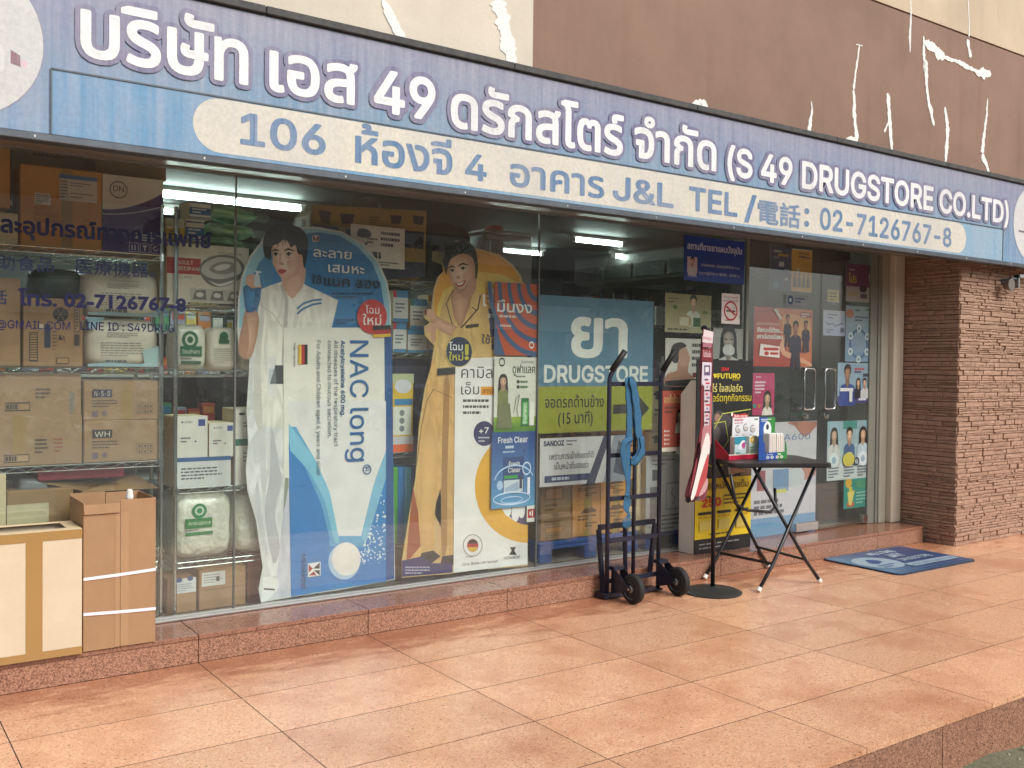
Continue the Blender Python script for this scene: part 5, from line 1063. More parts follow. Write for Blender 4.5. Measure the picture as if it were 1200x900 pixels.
    # wording on the disc
    p.rect(365.5, 276, 373, 283.5, (232, 230, 230)); p.text("M", (366.5, 282.6), (372.4, 282.9), 5.6, (120, 30, 40), off=.03); p.text("MENARINI", (375, 283), (394, 284), 2.8, (24, 66, 104))
    p.text("ละลาย", (366.5, 301), (411, 303.5), 8.2, WHITE, off=.012); p.text("เสมหะ", (384, 319), (426, 321), 8.4, WHITE, off=.012); p.text("ใช้", (365, 332), (376, 333), 7, (24, 30, 40), off=.008); p.text("แนค ลอง", (379, 336), (444, 337), 9, (24, 30, 40), off=.012)
    p.lines(388, 343, 444, 2, 4, 1.6, (24, 60, 96)); p.lines(392, 374, 418, 2, 4, 1.6, (26, 70, 110)); p.lines(376, 344, 378, 1, 4, 1, (24, 60, 96))
    # badge
    p.ell(435, 371, 17.5, 20, (196, 50, 48), 36); p.text("โฉม", (427.5, 367), (443.5, 368), 6.4, WHITE, off=.004); p.text("ใหม่", (424, 380), (445.5, 381.5), 8.2, WHITE, off=.008)
    p.poly([(436, 382), (457, 381), (457, 386), (436, 387)], (30, 26, 26)); p.poly([(436, 387), (457, 386), (457, 391), (436, 392)], (178, 40, 40)); p.poly([(436, 392), (457, 391), (457, 394.5), (436, 395.5)], (228, 184, 60))
st1 = board('cardboard_standee', 'blue and white standee of a man in a white vest raising a blue glove', out1, YS, (214, 212, 210), d_st1)
out2 = [(563, 292), (585, 298), (600, 309), (610, 322), (616, 340), (618, 400), (619, 560), (618, 663), (560, 668), (530, 672), (471, 677), (471, 658), (480, 600), (487, 560), (491, 500), (498, 455), (505, 430), (509, 405), (498, 393), (497, 383), (504, 378), (497, 372), (497, 363), (506, 362), (508, 340), (513, 325), (520, 318), (517, 300), (522, 288), (535, 282), (550, 284), (558, 291)]
def d_st2(p):
    Yl, YD = (222, 184, 118), (180, 138, 78)
    p.poly([(563, 294), (584, 300), (598, 311), (608, 324), (614, 341), (616, 420), (509, 400), (509, 345), (515, 325), (525, 310), (545, 297)], (226, 160, 34))
    p.poly([(560, 318), (590, 322), (608, 332), (615, 350), (615, 420), (510, 410), (512, 360), (520, 340)], (232, 196, 96))
    p.poly([(505, 430), (533, 420), (616, 420), (618, 661), (530, 670), (473, 674), (473, 658), (481, 600), (489, 560), (493, 500), (499, 455)], (206, 168, 120))
    # trousers
    p.cloth([(507, 420), (534, 420), (534, 560), (531, 650), (514, 655), (518, 620), (516, 560), (522, 470), (520, 560), (508, 600), (510, 648), (480, 656), (476, 672), (474, 660), (484, 600), (491, 540), (497, 470)], (214, 168, 104))
    p.soft([(494, 520), (502, 490), (510, 505), (513, 540), (510, 600), (505, 645), (497, 648), (492, 620), (493, 560)], (224, 180, 116), (208, 162, 100), 2); 0 and p.poly([(494, 560), (504, 560), (508, 610), (500, 640), (494, 620)], (218, 176, 114), 2); p.poly([(520, 450), (527, 450), (524, 560), (524, 640), (518, 650), (517, 590)], (170, 124, 72), 2)
    p.poly([(484, 570), (490, 600), (493, 640), (480, 655), (475, 668), (479, 620)], (160, 82, 50)); p.stroke([(508, 456), (500, 470), (494, 500), (488, 545)], .004, (96, 76, 50)); p.stroke([(508, 456), (520, 462), (530, 466)], .003, (120, 92, 60))
    p.poly([(494, 648), (508, 645), (516, 652), (506, 660), (490, 660)], (34, 28, 34)); p.poly([(518, 652), (532, 650), (532, 662), (516, 662)], (34, 28, 34)); p.poly([(471, 657), (494, 652), (506, 660), (530, 660), (530, 671), (471, 676)], (48, 42, 100)); p.lines(475, 664, 508, 3, 3.4, 1.4, (180, 176, 200))
    # jacket
    p.cloth([(521, 347), (535, 340), (553, 336), (566, 345), (575, 352), (580, 372), (583, 420), (562, 440), (510, 436), (512, 400), (515, 372)], Yl); p.soft([(566, 352), (575, 362), (579, 400), (574, 420), (558, 402), (562, 380)], (206, 166, 102), (216, 178, 112), 2)
    p.soft([(531, 338), (556, 334), (549, 362), (540, 386), (532, 372), (528, 350)], (222, 174, 144), (176, 126, 98), 0)
    p.stroke([(531, 340), (523, 356), (530, 380)], .006, (52, 40, 34)); p.stroke([(563, 346), (560, 362), (539, 386)], .008, (52, 40, 34)); p.stroke([(553, 360), (559, 364)], .006, (52, 40, 34)); p.poly([(545, 381), (561, 379), (561, 383), (546, 385)], (56, 42, 34)); p.ell(551, 391, 1.3, 1.5, (140, 100, 60), 10)
    # forearm and pointing hand
    p.soft([(538, 384), (520, 376), (508, 368), (505, 374), (508, 382), (524, 392), (536, 394)], (222, 174, 146), (176, 128, 100), 2); p.poly([(510, 366), (503, 362), (498, 363.5), (498, 368), (503, 374), (509, 376)], (214, 166, 138), 2); p.poly([(511, 378), (503, 380), (499, 385), (501, 391), (506, 388), (513, 386)], (210, 160, 132), 2); p.poly([(497.5, 363), (500, 362), (500, 369), (497.6, 369)], (120, 40, 40), 2)
    p.poly([(506, 384), (510, 383), (511, 398), (508, 402), (505, 396)], (200, 150, 122), 2); p.cloth([(535, 384), (548, 388), (560, 400), (560, 420), (540, 420), (528, 400)], (214, 174, 108), 2)
    # head
    p.poly([(537, 326), (556, 314), (558, 338), (548, 350), (540, 345)], (196, 146, 118), 2)
    p.soft([(524, 308), (526, 299), (538, 296), (550, 298), (556, 308), (556, 322), (549, 336), (541, 344), (536, 343), (530, 334), (526, 322)], (246, 208, 182), (196, 146, 118), 3, (537, 318), 6); p.soft([(533.5, 316), (536, 315.5), (537.5, 323), (534.5, 324)], (244, 206, 180), (232, 188, 160), 2); p.soft([(543, 321), (549, 320), (548, 327), (543, 328)], (228, 176, 150), (222, 176, 148), 2); p.poly([(555, 310), (559, 309), (559, 318), (555, 322)], (208, 160, 132), 2)
    p.poly([(520, 313), (517, 300), (522, 288), (534, 283), (548, 284), (557, 292), (560, 308), (559, 324), (557, 326), (556, 308), (551, 300), (543, 297), (534, 300), (528, 304), (525, 312), (523, 322)], (18, 16, 20), 3)
    p.stroke([(525.6, 314.4), (529, 312), (533.4, 313.4)], [.006, .009, .006], (30, 22, 20)); p.stroke([(537, 311.8), (542, 308.8), (548, 310.4)], [.007, .0095, .005], (30, 22, 20))
    for x, y in ((530, 317.5), (542.5, 315)): p.poly([(x-3, y), (x, y-1.5), (x+3.2, y-.4), (x, y+1.2)], (236, 228, 222), 2); p.ell(x, y-.3, 1.7, 1.5, (22, 14, 12), 10); p.stroke([(x-3.4, y-.4), (x, y-2), (x+3.6, y-.8)], [.003, .0055, .003], (26, 18, 16))
    p.poly([(534, 324), (537, 323), (539.5, 325), (536, 327)], (190, 140, 114), 2); p.poly([(533, 331.5), (539, 331), (546, 328), (543, 334.5), (538, 336.5), (535, 335)], (170, 58, 58), 2); p.poly([(534.5, 332), (539, 331.8), (544.5, 329.5), (541, 333.5), (537, 334.2)], (244, 240, 234))
    p.poly([(531, 333), (537, 338), (543, 338), (549, 330), (547, 337), (541, 343.5), (536, 343)], (170, 130, 108), 2)
    # wording
    Nv = (44, 50, 92); Wt = (240, 236, 226)
    p.text("เจ็บ", (566, 358), (590, 360), 13, (232, 150, 40), off=.09); p.text("เจ็บ", (566, 358), (590, 360), 13, Wt, off=.03); p.poly([(572, 362), (616, 362), (616, 410), (576, 410)], Nv); p.text("จาก", (571, 372), (582, 373), 4.4, Wt, off=.02); p.text("ใช้คามิลโล่", (564, 402), (612, 404), 7, (222, 180, 60), off=.07); p.text("ใช้คามิลโล่", (564, 402), (612, 404), 7, Nv, off=.02)
    p.poly([(533, 420), (616, 418), (618, 661), (531, 671)], (236, 230, 230)); p.text("คามิลโล่", (540, 443), (592, 443), 10.5, INK, off=.0); p.text("เอ็ม", (540, 462), (561, 462.4), 9.5, INK, off=.0); p.rect(563, 453, 590, 463, (232, 152, 36)); p.text("สารสกัด", (565, 461), (588, 461), 5, INK)
    p.lines(542, 468, 577, 3, 7, 3, (80, 74, 74))
    p.ell(567, 508, 12.5, 14.6, (50, 48, 96), 32); p.text("+7", (561, 508), (572, 508), 7, WHITE, off=.01); p.lines(560, 512, 575, 2, 4, 1.6, (200, 200, 214))
    YR = (228, 168, 40)
    p.arc(618, 570, 62, 66, 24, PI*.5, PI*1.27, YR, 26, 22); p.arc(618, 570, 34, 45, 34, PI*.5, PI*1.3, (48, 42, 96), 20, 45)
    for x, y, a in ((594, 594, 0), (604, 600, 1), (612, 596, 2)): p.poly([(x-3, y-8), (x+2, y-9), (x+5-a, y+2), (x+2-a, y+11), (x-3-a, y+8), (x-5, y)], (240, 238, 240), 3)
    p.arc(553.5, 639, 11.5, 13, .8, 0, 2*PI, (120, 110, 120), 24); p.ell(553.5, 639, 6.6, 7.6, (178, 50, 44)); p.poly([(547.2, 637), (548.6, 634), (553, 631.4), (558, 633.6), (559.8, 637)], (34, 30, 34)); p.poly([(547.4, 641.4), (559.6, 641), (557, 645.4), (553, 646.8), (549.6, 645)], (226, 178, 60)); p.lines(545, 652, 562, 1, 1, .8, (120, 110, 120))
    p.text("15mL Bottle with Sprayer", (541, 663), (583, 658.6), 3, INK, level=False); p.poly([(597, 641), (604, 641), (602, 645), (605, 650), (596, 650), (599, 645)], INK); p.text("MENARINI", (590, 656), (609, 654), 3.4, INK, level=False)
    p.ell(537.5, 412, 16, 18.5, (206, 190, 110), 36); p.ell(537.5, 412, 15, 17.4, (28, 44, 84), 36); p.text("โฉม", (526, 410), (541.5, 410.6), 6.4, WHITE, off=.012); p.text("ใหม่", (525.5, 422), (542, 422.6), 6.6, (206, 196, 60), off=.012); p.text("!", (544.5, 421), (548, 421.2), 17, (206, 196, 60), off=.02)
    p.poly([(512, 432), (533, 430), (533, 438), (512, 440)], (30, 26, 26))
st2 = board('cardboard_standee', 'orange standee of a smiling man in a yellow suit', out2, YS-.004, (214, 180, 120), d_st2)

# =================================================================== POSTERS ON AND BEHIND THE GLASS
YI = G+.0125                     # inner face of the glass
YO = G-.0022
def d_swirl(p):
    p.rect(0, 0, 1, 1, (196, 84, 44)); p.ar
    for i, w in enumerate((.09, .2, .3, .4, .5)):
        p.arc(1.0, -.0, .28+i*.22, (.28+i*.22)*p.ar*1.2, .085, PI*.5, PI, (66, 92, 132), 18, .085*p.ar*1.2)
    p.poly([(0, .5), (.12, .78), (.25, 1), (0, 1)], (66, 92, 132)); p.text("มึนงง", (.06, .40), (.86, .41), .115, WHITE, off=.012); p.lines(.1, .45, .86, 1, 1, .03, (230, 210, 200)); p.lines(.12, .58, .6, 1, 1, .028, (230, 210, 200), 4); p.arc(.86, .85, .06, .05, .015, 0, 2*PI, WHITE, 14, .02)
poster('poster', 'orange and blue swirled poster with white Thai headline over the yellow standee', 'poster', (580, 330), (629.5, 417), YI, d_swirl, (196, 84, 44))
def d_leaf(p):
    p.rect(0, 0, 1, 1, (222, 218, 208)); p.grad(0, .8, 1, 1, (150, 172, 60), (80, 130, 40)); p.text("Duphalac", (.62, .08), (.93, .08), .035, (40, 60, 110)); p.text("ดูฟาแลค", (.42, .21), (.95, .215), .085, (40, 60, 46), off=.012); p.lines(.5, .25, .93, 1, 1, .018, (100, 100, 100)); p.arc(.17, .07, .07, .06, .018, 0, 2*PI, INK, 14, .02)
    for y in (.33, .40): p.ell(.55, y, .035, .035*p.ar, (60, 70, 60)); p.lines(.6, y-.015, .95, 1, 1, .03, (90, 120, 80))
    person_print(p, .20, .33, .15, p.ar, long_hair=True, top=(128, 132, 84), hair=(46, 30, 26), shoulders=1.1, body=3.4, smile=True); p.poly([(.10, .62), (.36, .62), (.42, .95), (.06, .95)], (110, 116, 84)); p.rect(.63, .55, .80, .93, (50, 110, 66)); p.rect(.65, .6, .78, .9, (90, 160, 90)); p.text("Duphalac", (.745, .89), (.745, .62), .08, WHITE, level=False); p.rect(.82, .6, .93, .92, (214, 216, 206)); p.stroke([(.45, .75), (.5, .55), (.58, .5), (.52, .7), (.56, .8)], .004, (90, 100, 90))
poster('poster', 'pale green and white poster of a woman in an olive dress', 'poster', (579.5, 418), (628.5, 505), YI, d_leaf)
def d_fresh(p):
    p.grad(0, 0, 1, 1, (30, 70, 140), (96, 160, 204), 12); p.text("Fresh Clear", (.14, .15), (.80, .155), .075, WHITE, off=.01); p.lines(.3, .19, .66, 1, 1, .035, (210, 220, 235)); p.lines(.25, .26, .75, 1, 1, .02, (180, 200, 225)); p.lines(.7, .25, .78, 1, 1, .03, (30, 50, 90))
    p.rect(.25, .34, .72, .82, (36, 70, 130)); p.rect(.27, .64, .70, .80, (206, 216, 226)); p.text("Fresh", (.38, .46), (.62, .46), .06, WHITE, off=.01); p.text("Clear", (.36, .54), (.64, .54), .06, WHITE, off=.01); p.rect(.27, .58, .58, .62, (60, 150, 70)); p.rect(.62, .6, .68, .76, (60, 64, 80)); p.poly([(.3, .74), (.6, .66), (.6, .78), (.3, .79)], (150, 170, 190))
    p.arc(.5, .66, .45, .22, .02, PI*1.05, PI*1.9, (170, 200, 230), 18, .02); p.arc(.78, .5, .1, .09, .02, 0, 2*PI, (196, 214, 235), 14, .02); p.ell(.18, .7, .07, .06, (160, 190, 220)); p.rect(.8, .62, .86, .84, (220, 226, 236)); p.rect(.81, .57, .85, .62, (60, 110, 160)); p.arc(.45, .88, .42, .09, .015, 0, 2*PI, (190, 214, 236), 24, .02); p.arc(.45, .9, .25, .05, .015, 0, 2*PI, (170, 200, 230), 24, .015)
poster('poster', 'blue water-themed poster low on the glass beside the yellow standee', 'poster', (576.5, 506), (627.5, 592), YI, d_fresh, (60, 110, 170))
poster('sticker', 'small white sticker with a red mark under the blue water poster', 'sticker', (617.5, 593), (627.5, 611), YI, lambda p: (p.rect(.1, .2, .9, .75, (190, 40, 50)), p.rect(.3, .35, .45, .6, WHITE), p.rect(.55, .3, .7, .65, WHITE)))
YB = G+.30
def d_ya(p):
    p.rect(0, .66, 1, 1, (150, 152, 42)); p.text("ยา", (.285, .43), (.745, .435), .27, (226, 222, 216), off=.03); p.text("DRUGSTORE", (.055, .625), (.95, .63), .118, (222, 220, 216), off=.022)
    p.text("จอดรถด้านข้าง", (.06, .815), (.555, .815), .062, INK, off=.004); p.text("(15 นาที)", (.17, .935), (.46, .935), .066, INK, off=.004)
    p.rect(.64, .80, .86, .87, (50, 50, 44)); p.poly([(.86, .73), (.97, .835), (.86, .94)], (50, 50, 44))
yb = poster('hanging_sign', 'big grey-blue drugstore board with white letters and olive parking strip', 'sign', (631, 345), (764, 503), YI+.004, d_ya, (86, 124, 148), thick=.004)
def d_sandoz(p):
    p.poly([(.72, 0), (.80, 0), (.62, 1), (.52, 1)], (60, 62, 86)); p.poly([(.84, 0), (1, 0), (1, 1), (.72, 1)], (150, 154, 166)); p.poly([(.9, .1), (1, .3), (1, .9), (.84, .8)], (80, 86, 104)); p.text("SANDOZ", (.04, .16), (.26, .16), .10, (36, 44, 84), off=.03); p.lines(.29, .06, .42, 2, .07, .03, (120, 120, 130)); p.text("เพราะการเข้าถึงยาที่ดี", (.10, .45), (.60, .45), .10, (44, 44, 56)); p.text("เป็นหน้าที่ของเรา", (.16, .66), (.54, .66), .10, (44, 44, 56)); p.poly([(.05, .78), (.58, .78), (.54, .92), (.05, .92)], (56, 64, 104)); p.lines(.13, .82, .5, 1, 1, .06, (200, 204, 220))
poster('poster', 'wide pale poster with grey slanted stripes below the drugstore board', 'poster', (633, 514), (734, 563), YI, d_sandoz, (212, 208, 210))
def d_lic(p):
    p.rect(0.01, .01, .99, .475, (24, 60, 150)); p.rect(.01, .49, .99, .99, (24, 58, 146)); p.text("สถานที่ขายยาแผนปัจจุบัน", (.05, .30), (.95, .30), .11, (210, 216, 232), off=.02); p.rect(.05, .47, .21, .82, (196, 180, 186)); person_print(p, .13, .57, .055, p.ar, top=(190, 186, 190)); p.text("นายพลอง วนิชกุลพิทักษ์ ภ.บ.", (.27, .66), (.92, .66), .055, (206, 212, 230)); p.text("เวลาปฏิบัติการ 08.00 - 20.00 น.", (.24, .84), (.92, .84), .05, (206, 212, 230)); p.text("ภ.8492", (.07, .92), (.2, .92), .04, (200, 206, 226))
poster('licence_board', 'royal blue pharmacy licence board with a small portrait, high on the glass', 'sign', (802, 275), (872, 334), YO, d_lic, (30, 50, 110), thick=.003)
def d_nat(p):
    p.grad(0, 0, 1, 1, (150, 136, 90), (176, 166, 130), 8); person_print(p, .6, .22, .13, p.ar, top=(208, 206, 190)); p.ell(.4, .7, .16, .18, (170, 150, 110)); p.rect(.3, .6, .5, .82, (206, 196, 170)); p.rect(.6, .6, .76, .84, (60, 96, 60)); p.ell(.2, .35, .05, .05, (90, 110, 60)); p.ell(.86, .45, .06, .05, (110, 120, 70)); p.lines(.05, .9, .9, 1, 1, .04, (90, 80, 60)); p.lines(.05, .12, .3, 2, .08, .03, (100, 90, 60))
poster('poster', 'beige and green health poster of a person over jars, left of the no-smoking sticker', 'poster', (780, 343), (833, 391), YI, d_nat)
def d_profile(p):
    p.rect(0, 0, 1, 1, (206, 196, 188)); p.poly([(.02, 1), (.05, .75), (.25, .68), (.28, .5), (.5, .5), (.5, .7), (.62, .82), (.7, 1)], (170, 124, 102), 3); p.poly([(.24, .2), (.42, .17), (.5, .3), (.54, .42), (.48, .58), (.32, .55)], (186, 140, 116), 3); p.poly([(.10, .35), (.16, .14), (.34, .08), (.46, .16), (.3, .25), (.28, .5), (.16, .5)], (50, 36, 34), 3); p.poly([(.0, .9), (.5, .86), (.74, .86), (.8, 1), (0, 1)], (40, 34, 36)); p.lines(.58, .1, .97, 4, .14, .07, (70, 62, 60)); p.rect(.6, .72, .95, .82, (120, 30, 40))
poster('poster', 'brown-toned poster of a woman in profile behind the trolley handle', 'poster', (780, 396), (832, 452), YI, d_profile)
def d_red1(p):
    p.rect(0, 0, 1, 1, (204, 74, 48)); p.text("ลดทั้งร้าน", (.08, .2), (.7, .2), .09, (232, 196, 120), off=.02); p.lines(.1, .26, .65, 2, .07, .035, (110, 30, 30)); person_print(p, .72, .42, .2, p.ar, long_hair=True, top=(222, 206, 196), shoulders=1.2, body=1.6); 
    for i in range(4): p.ell(.12, .66+i*.07, .025, .02, WHITE); p.lines(.17, .65+i*.07, .45, 1, 1, .025, (236, 200, 190))
    p.rect(0, .93, 1, 1, (220, 210, 200))
poster('poster', 'orange-red poster of a long-haired woman, partly hidden by the trolley', 'poster', (776, 458), (804, 528), YI, d_red1)
def d_grey(p): p.rect(0, 0, 1, 1, (188, 186, 188)); p.lines(.15, .05, .8, 2, .05, .02, (90, 90, 90)); p.rect(.15, .18, .3, .32, (80, 80, 84)); p.rect(.1, .4, .3, .8, (120, 120, 124)); p.rect(.5, .36, .9, .72, (150, 150, 152)); p.rect(.53, .38, .87, .70, (196, 194, 194)); p.stroke([(.7, .43), (.64, .5), (.74, .57), (.68, .65)], .006, INK); p.lines(.4, .78, .95, 4, .055, .02, (90, 90, 94))
carton('white_carton', 'tall white carton with a back-posture pictogram behind the trolley', 'box', (757, 535), (802, 620), G+.10, .3, M_CARDL, d_grey)
carton('white_carton', 'slim white carton with upward arrow, upper of the pair beside the drugstore board', 'box', (764, 452), (775, 505), G+.12, .3, M_CARDL, lambda p: (p.poly([(.1, .2), (.5, .1), (.9, .2)], INK), p.rect(.35, .2, .65, .3, INK), p.lines(.3, .5, .7, 2, .1, .05, (90, 90, 90))), zbase=at(768, 506, Y=G+.12).z)
carton('white_carton', 'slim white carton with upward arrow, lower of the pair', 'box', (761, 507), (776, 534), G+.12, .3, M_CARDL, lambda p: (p.poly([(.1, .25), (.5, .1), (.9, .25)], INK), p.rect(.35, .25, .65, .45, INK)))
def d_nosm(p):
    p.rect(.02, .01, .98, .99, (216, 206, 200)); p.text("ห้ามสูบบุหรี่", (.12, .15), (.88, .15), .05, (70, 40, 40)); p.text("เขตปลอดบุหรี่", (.1, .26), (.9, .26), .05, (70, 40, 40)); p.arc(.5, .57, .38, .38*p.ar, .07, 0, 2*PI, (170, 30, 34), 30, .07*p.ar); p.rect(.25, .55, .75, .60, INK); p.poly([(.22, .45), (.30, .41), (.78, .68), (.70, .72)], (170, 30, 34)); p.stroke([(.66, .52), (.7, .45), (.62, .42)], .003, (60, 60, 60)); p.lines(.2, .87, .8, 1, 1, .03, (90, 60, 60))
poster('no_smoking_sticker', 'white no-smoking sticker under the blue licence board', 'sticker', (846, 343.5), (866.5, 380), YO, d_nosm)
def d_sneeze(p): p.rect(0, 0, 1, 1, (168, 162, 158)); person_print(p, .5, .42, .38, p.ar, skin=(178, 160, 150), hair=(26, 24, 26), top=(196, 190, 186), long_hair=True, shoulders=1.5, body=1.0); p.poly([(.32, .62), (.5, .52), (.68, .62), (.66, .85), (.36, .85)], (206, 200, 198), 3)
poster('poster', 'grey photograph poster of a dark-haired woman behind the banner pole', 'poster', (836, 384), (871, 421), YI, d_sneeze)
def d_navyel(p):
    p.rect(0, 0, .52, 1, (30, 58, 110)); p.rect(.5, .02, 1, .99, (222, 168, 36)); p.lines(.08, .08, .42, 1, 1, .05, (200, 206, 220)); p.rect(.18, .16, .42, .21, (210, 160, 50)); p.lines(.08, .24, .3, 1, 1, .02, (200, 206, 220)); p.rect(.2, .34, .32, .45, (210, 214, 220)); p.rect(.33, .5, .45, .53, (190, 196, 210)); p.rect(.34, .7, .42, .76, (210, 214, 220)); p.ell(.15, .88, .08, .07, (90, 130, 170)); p.lines(.66, .08, .95, 2, .07, .035, (110, 60, 40), 3); p.rect(.72, .17, .95, .2, (90, 30, 80)); p.rect(.62, .45, .68, .56, (226, 220, 200))
    for i in range(4): p.poly([(.55+i*.11, .72), (.58+i*.11, .58), (.61+i*.11, .72), (.62+i*.11, .9), (.54+i*.11, .9)], (60, 44, 40)); p.ell(.58+i*.11, .58, .022, .03, (90, 60, 46))
poster('poster', 'navy and yellow double poster high on the left glass door', 'poster', (903, 288), (951, 343), YI, d_navyel)
poster('sticker', 'pale blue-grey round-logo sticker below the navy and yellow poster', 'sticker', (921, 345), (947, 359), YO, lambda p: (p.rect(0, 0, 1, 1, (146, 156, 160)), p.ell(.2, .5, .13, .13*p.ar, (40, 70, 110)), p.ell(.2, .5, .06, .06*p.ar, (190, 200, 206)), p.lines(.42, .25, .9, 2, .3, .16, (60, 80, 120))))
def d_running(p):
    p.rect(0, 0, 1, 1, (176, 44, 34)); p.poly([(.35, 0), (1, 0), (1, 1), (.75, 1), (.5, .6)], (206, 104, 54)); p.poly([(.5, .1), (.95, .2), (.9, .6), (.55, .5)], (216, 150, 90), 3); p.rect(.78, .05, .98, .14, (150, 20, 30)); p.lines(.8, .07, .97, 2, .04, .02, (230, 210, 210))
    p.text("เมื่อเข่ามีเสียงดัง", (.04, .30), (.42, .30), .035, (232, 214, 204)); p.text("จังหวะนี้ต้อง...", (.05, .42), (.48, .42), .055, WHITE, off=.03); p.text("เคาน์เตอร์เพน", (.05, .53), (.48, .53), .055, WHITE, off=.03)
    p.arc(.65, .66, .22, .2, .08, PI*.4, PI*1.5, (232, 170, 140), 16, .06); p.poly([(.5, .72), (.75, .82), (.98, .93), (.98, .99), (.7, .88), (.48, .8)], (230, 160, 130), 2)
    for x, y, s in ((.56, .18, .055), (.70, .33, .085), (.88, .27, .055)):
        person_print(p, x, y, s, p.ar, top=(30, 34, 60), skin=(170, 116, 90), shoulders=1.6, body=2.4); p.poly([(x-s*.8, y+s*3*p.ar), (x+s*.8, y+s*3*p.ar), (x+s*1.1, y+s*5.5*p.ar), (x+s*.2, y+s*5.8*p.ar), (x, y+s*4*p.ar), (x-s*.4, y+s*6*p.ar), (x-s, y+s*5.6*p.ar)], (34, 30, 50))
    p.poly([(.10, .62), (.42, .66), (.42, .85), (.08, .82)], (226, 214, 210)); p.rect(.15, .68, .4, .73, (180, 40, 40)); p.ell(.2, .78, .04, .035, (180, 40, 40)); p.rect(.26, .76, .4, .8, (180, 40, 40)); p.poly([(.30, .03), (.36, .02), (.46, .18), (.42, .2)], (214, 206, 200))
poster('poster', 'big red and orange sports poster of running players on the left glass door', 'poster', (884, 359), (951, 430), YI, d_running)
def d_pink(p): p.rect(0, 0, 1, 1, (188, 50, 100)); p.lines(.15, .08, .6, 1, 1, .03, (230, 180, 200)); p.lines(.12, .2, .6, 4, .08, .04, (236, 214, 222), 6); person_print(p, .68, .62, .26, p.ar, long_hair=True, top=(236, 220, 214), shoulders=1.2, body=1.0, smile=True); p.ell(.1, .78, .08, .05, (60, 150, 140)); p.ell(.3, .78, .07, .05, (190, 120, 60))
poster('poster', 'magenta poster of a long-haired woman behind the display table', 'poster', (882, 437), (907, 486), YI, d_pink)
def d_a600(p):
    p.grad(0, 0, 1, 1, (206, 198, 204), (196, 192, 206), 6); p.rect(0, .84, 1, 1, (96, 146, 190)); p.poly([(.55, .005), (.99, .005), (.96, .07), (.84, .14), (.76, .12), (.66, .04)], (186, 120, 100), 2); p.text("RIL", (.28, .17), (.42, .168), .045, (110, 130, 160)); p.text("A600", (.50, .17), (.90, .16), .055, (70, 110, 160)); p.lines(.30, .245, .52, 1, 1, .025, (110, 130, 140)); p.poly([(.62, .42), (.95, .40), (.98, .50), (.7, .54)], (190, 130, 116), 2); p.rect(.12, .42, .24, .6, (150, 70, 80)); p.rect(.35, .42, .58, .62, (110, 140, 176)); p.ell(.7, .5, .12, .09, (200, 200, 206)); p.rect(.38, .6, .55, .63, (200, 200, 90))
    p.lines(.08, .68, .75, 1, 1, .03, (70, 74, 96)); p.lines(.08, .73, .85, 1, 1, .03, (70, 74, 96), 3); p.lines(.08, .78, .9, 1, 1, .03, (70, 74, 96), 4)
poster('floor_board', 'tall pale lilac board with blue foot, behind the folding table', 'board', (878, 496), (955, 620), G+.06, d_a600, thick=.012)
def d_purple(p): p.rect(0, 0, 1, 1, (120, 56, 110)); p.rect(0, .6, 1, 1, (196, 180, 178)); p.ell(.78, .32, .17, .27, (220, 214, 220)); person_print(p, .78, .26, .11, p.ar, long_hair=True, top=(150, 40, 60), shoulders=1.2, body=.6); p.text("โปร", (.06, .5), (.27, .5), .16, (232, 206, 100), off=.02); p.lines(.08, .15, .35, 1, 1, .03, (220, 200, 214)); p.ell(.45, .64, .1, .1, (60, 50, 70)); p.rect(.38, .78, .56, .9, (90, 80, 100)); p.lines(.66, .68, .95, 3, .08, .035, (60, 50, 60)); p.rect(.06, .76, .3, .84, (180, 160, 120))
poster('poster', 'purple and pink poster with a portrait oval, topmost on the right door', 'poster', (992, 308), (1034, 356), YI, d_purple)
def d_circle(p):
    p.grad(0, 0, 1, 1, (176, 190, 200), (130, 156, 190), 6); p.lines(.35, .06, .68, 1, 1, .03, (60, 70, 100)); p.rect(.78, .03, .95, .07, (60, 130, 90)); p.ell(.15, .14, .15, .08, (206, 140, 120)); p.lines(.35, .18, .9, 2, .06, .025, (70, 80, 110)); p.arc(.5, .68, .36, .36*p.ar, .07, 0, 2*PI, (80, 110, 150), 30, .07*p.ar); p.ell(.55, .68, .18, .18*p.ar, (150, 166, 190))
    for i in range(6): a = i*PI/3+PI/6; p.ell(.5+.36*math.cos(a), .68+.36*p.ar*math.sin(a), .085, .085*p.ar, (222, 226, 230)); p.ell(.5+.36*math.cos(a), .68+.36*p.ar*math.sin(a), .04, .04*p.ar, (110, 130, 150))
poster('poster', 'pale blue poster with a ring of six round icons on the right door', 'poster', (991.5, 358), (1021, 424), YI, d_circle)
poster('poster', 'small lilac handwritten-style poster left of the round-icon poster', 'poster', (965, 363), (990, 394), YI, lambda p: (p.grad(0, 0, 1, 1, (190, 194, 214), (170, 176, 206), 4), p.lines(.2, .15, .7, 2, .12, .05, (110, 116, 150)), p.stroke([(.1, .45), (.25, .58), (.4, .5), (.55, .62), (.9, .48)], .006, (50, 54, 90)), p.lines(.15, .75, .5, 2, .09, .04, (90, 94, 120)), p.rect(.78, .68, .95, .86, (90, 96, 130))))
poster('poster', 'little yellow notice above the lilac poster on the right door', 'poster', (970, 339), (983, 357), YI, lambda p: (p.rect(0, 0, 1, 1, (196, 178, 76)), p.lines(.15, .2, .85, 3, .22, .1, (90, 70, 40)), p.rect(-.0, .86, 1, 1, (40, 60, 110))))
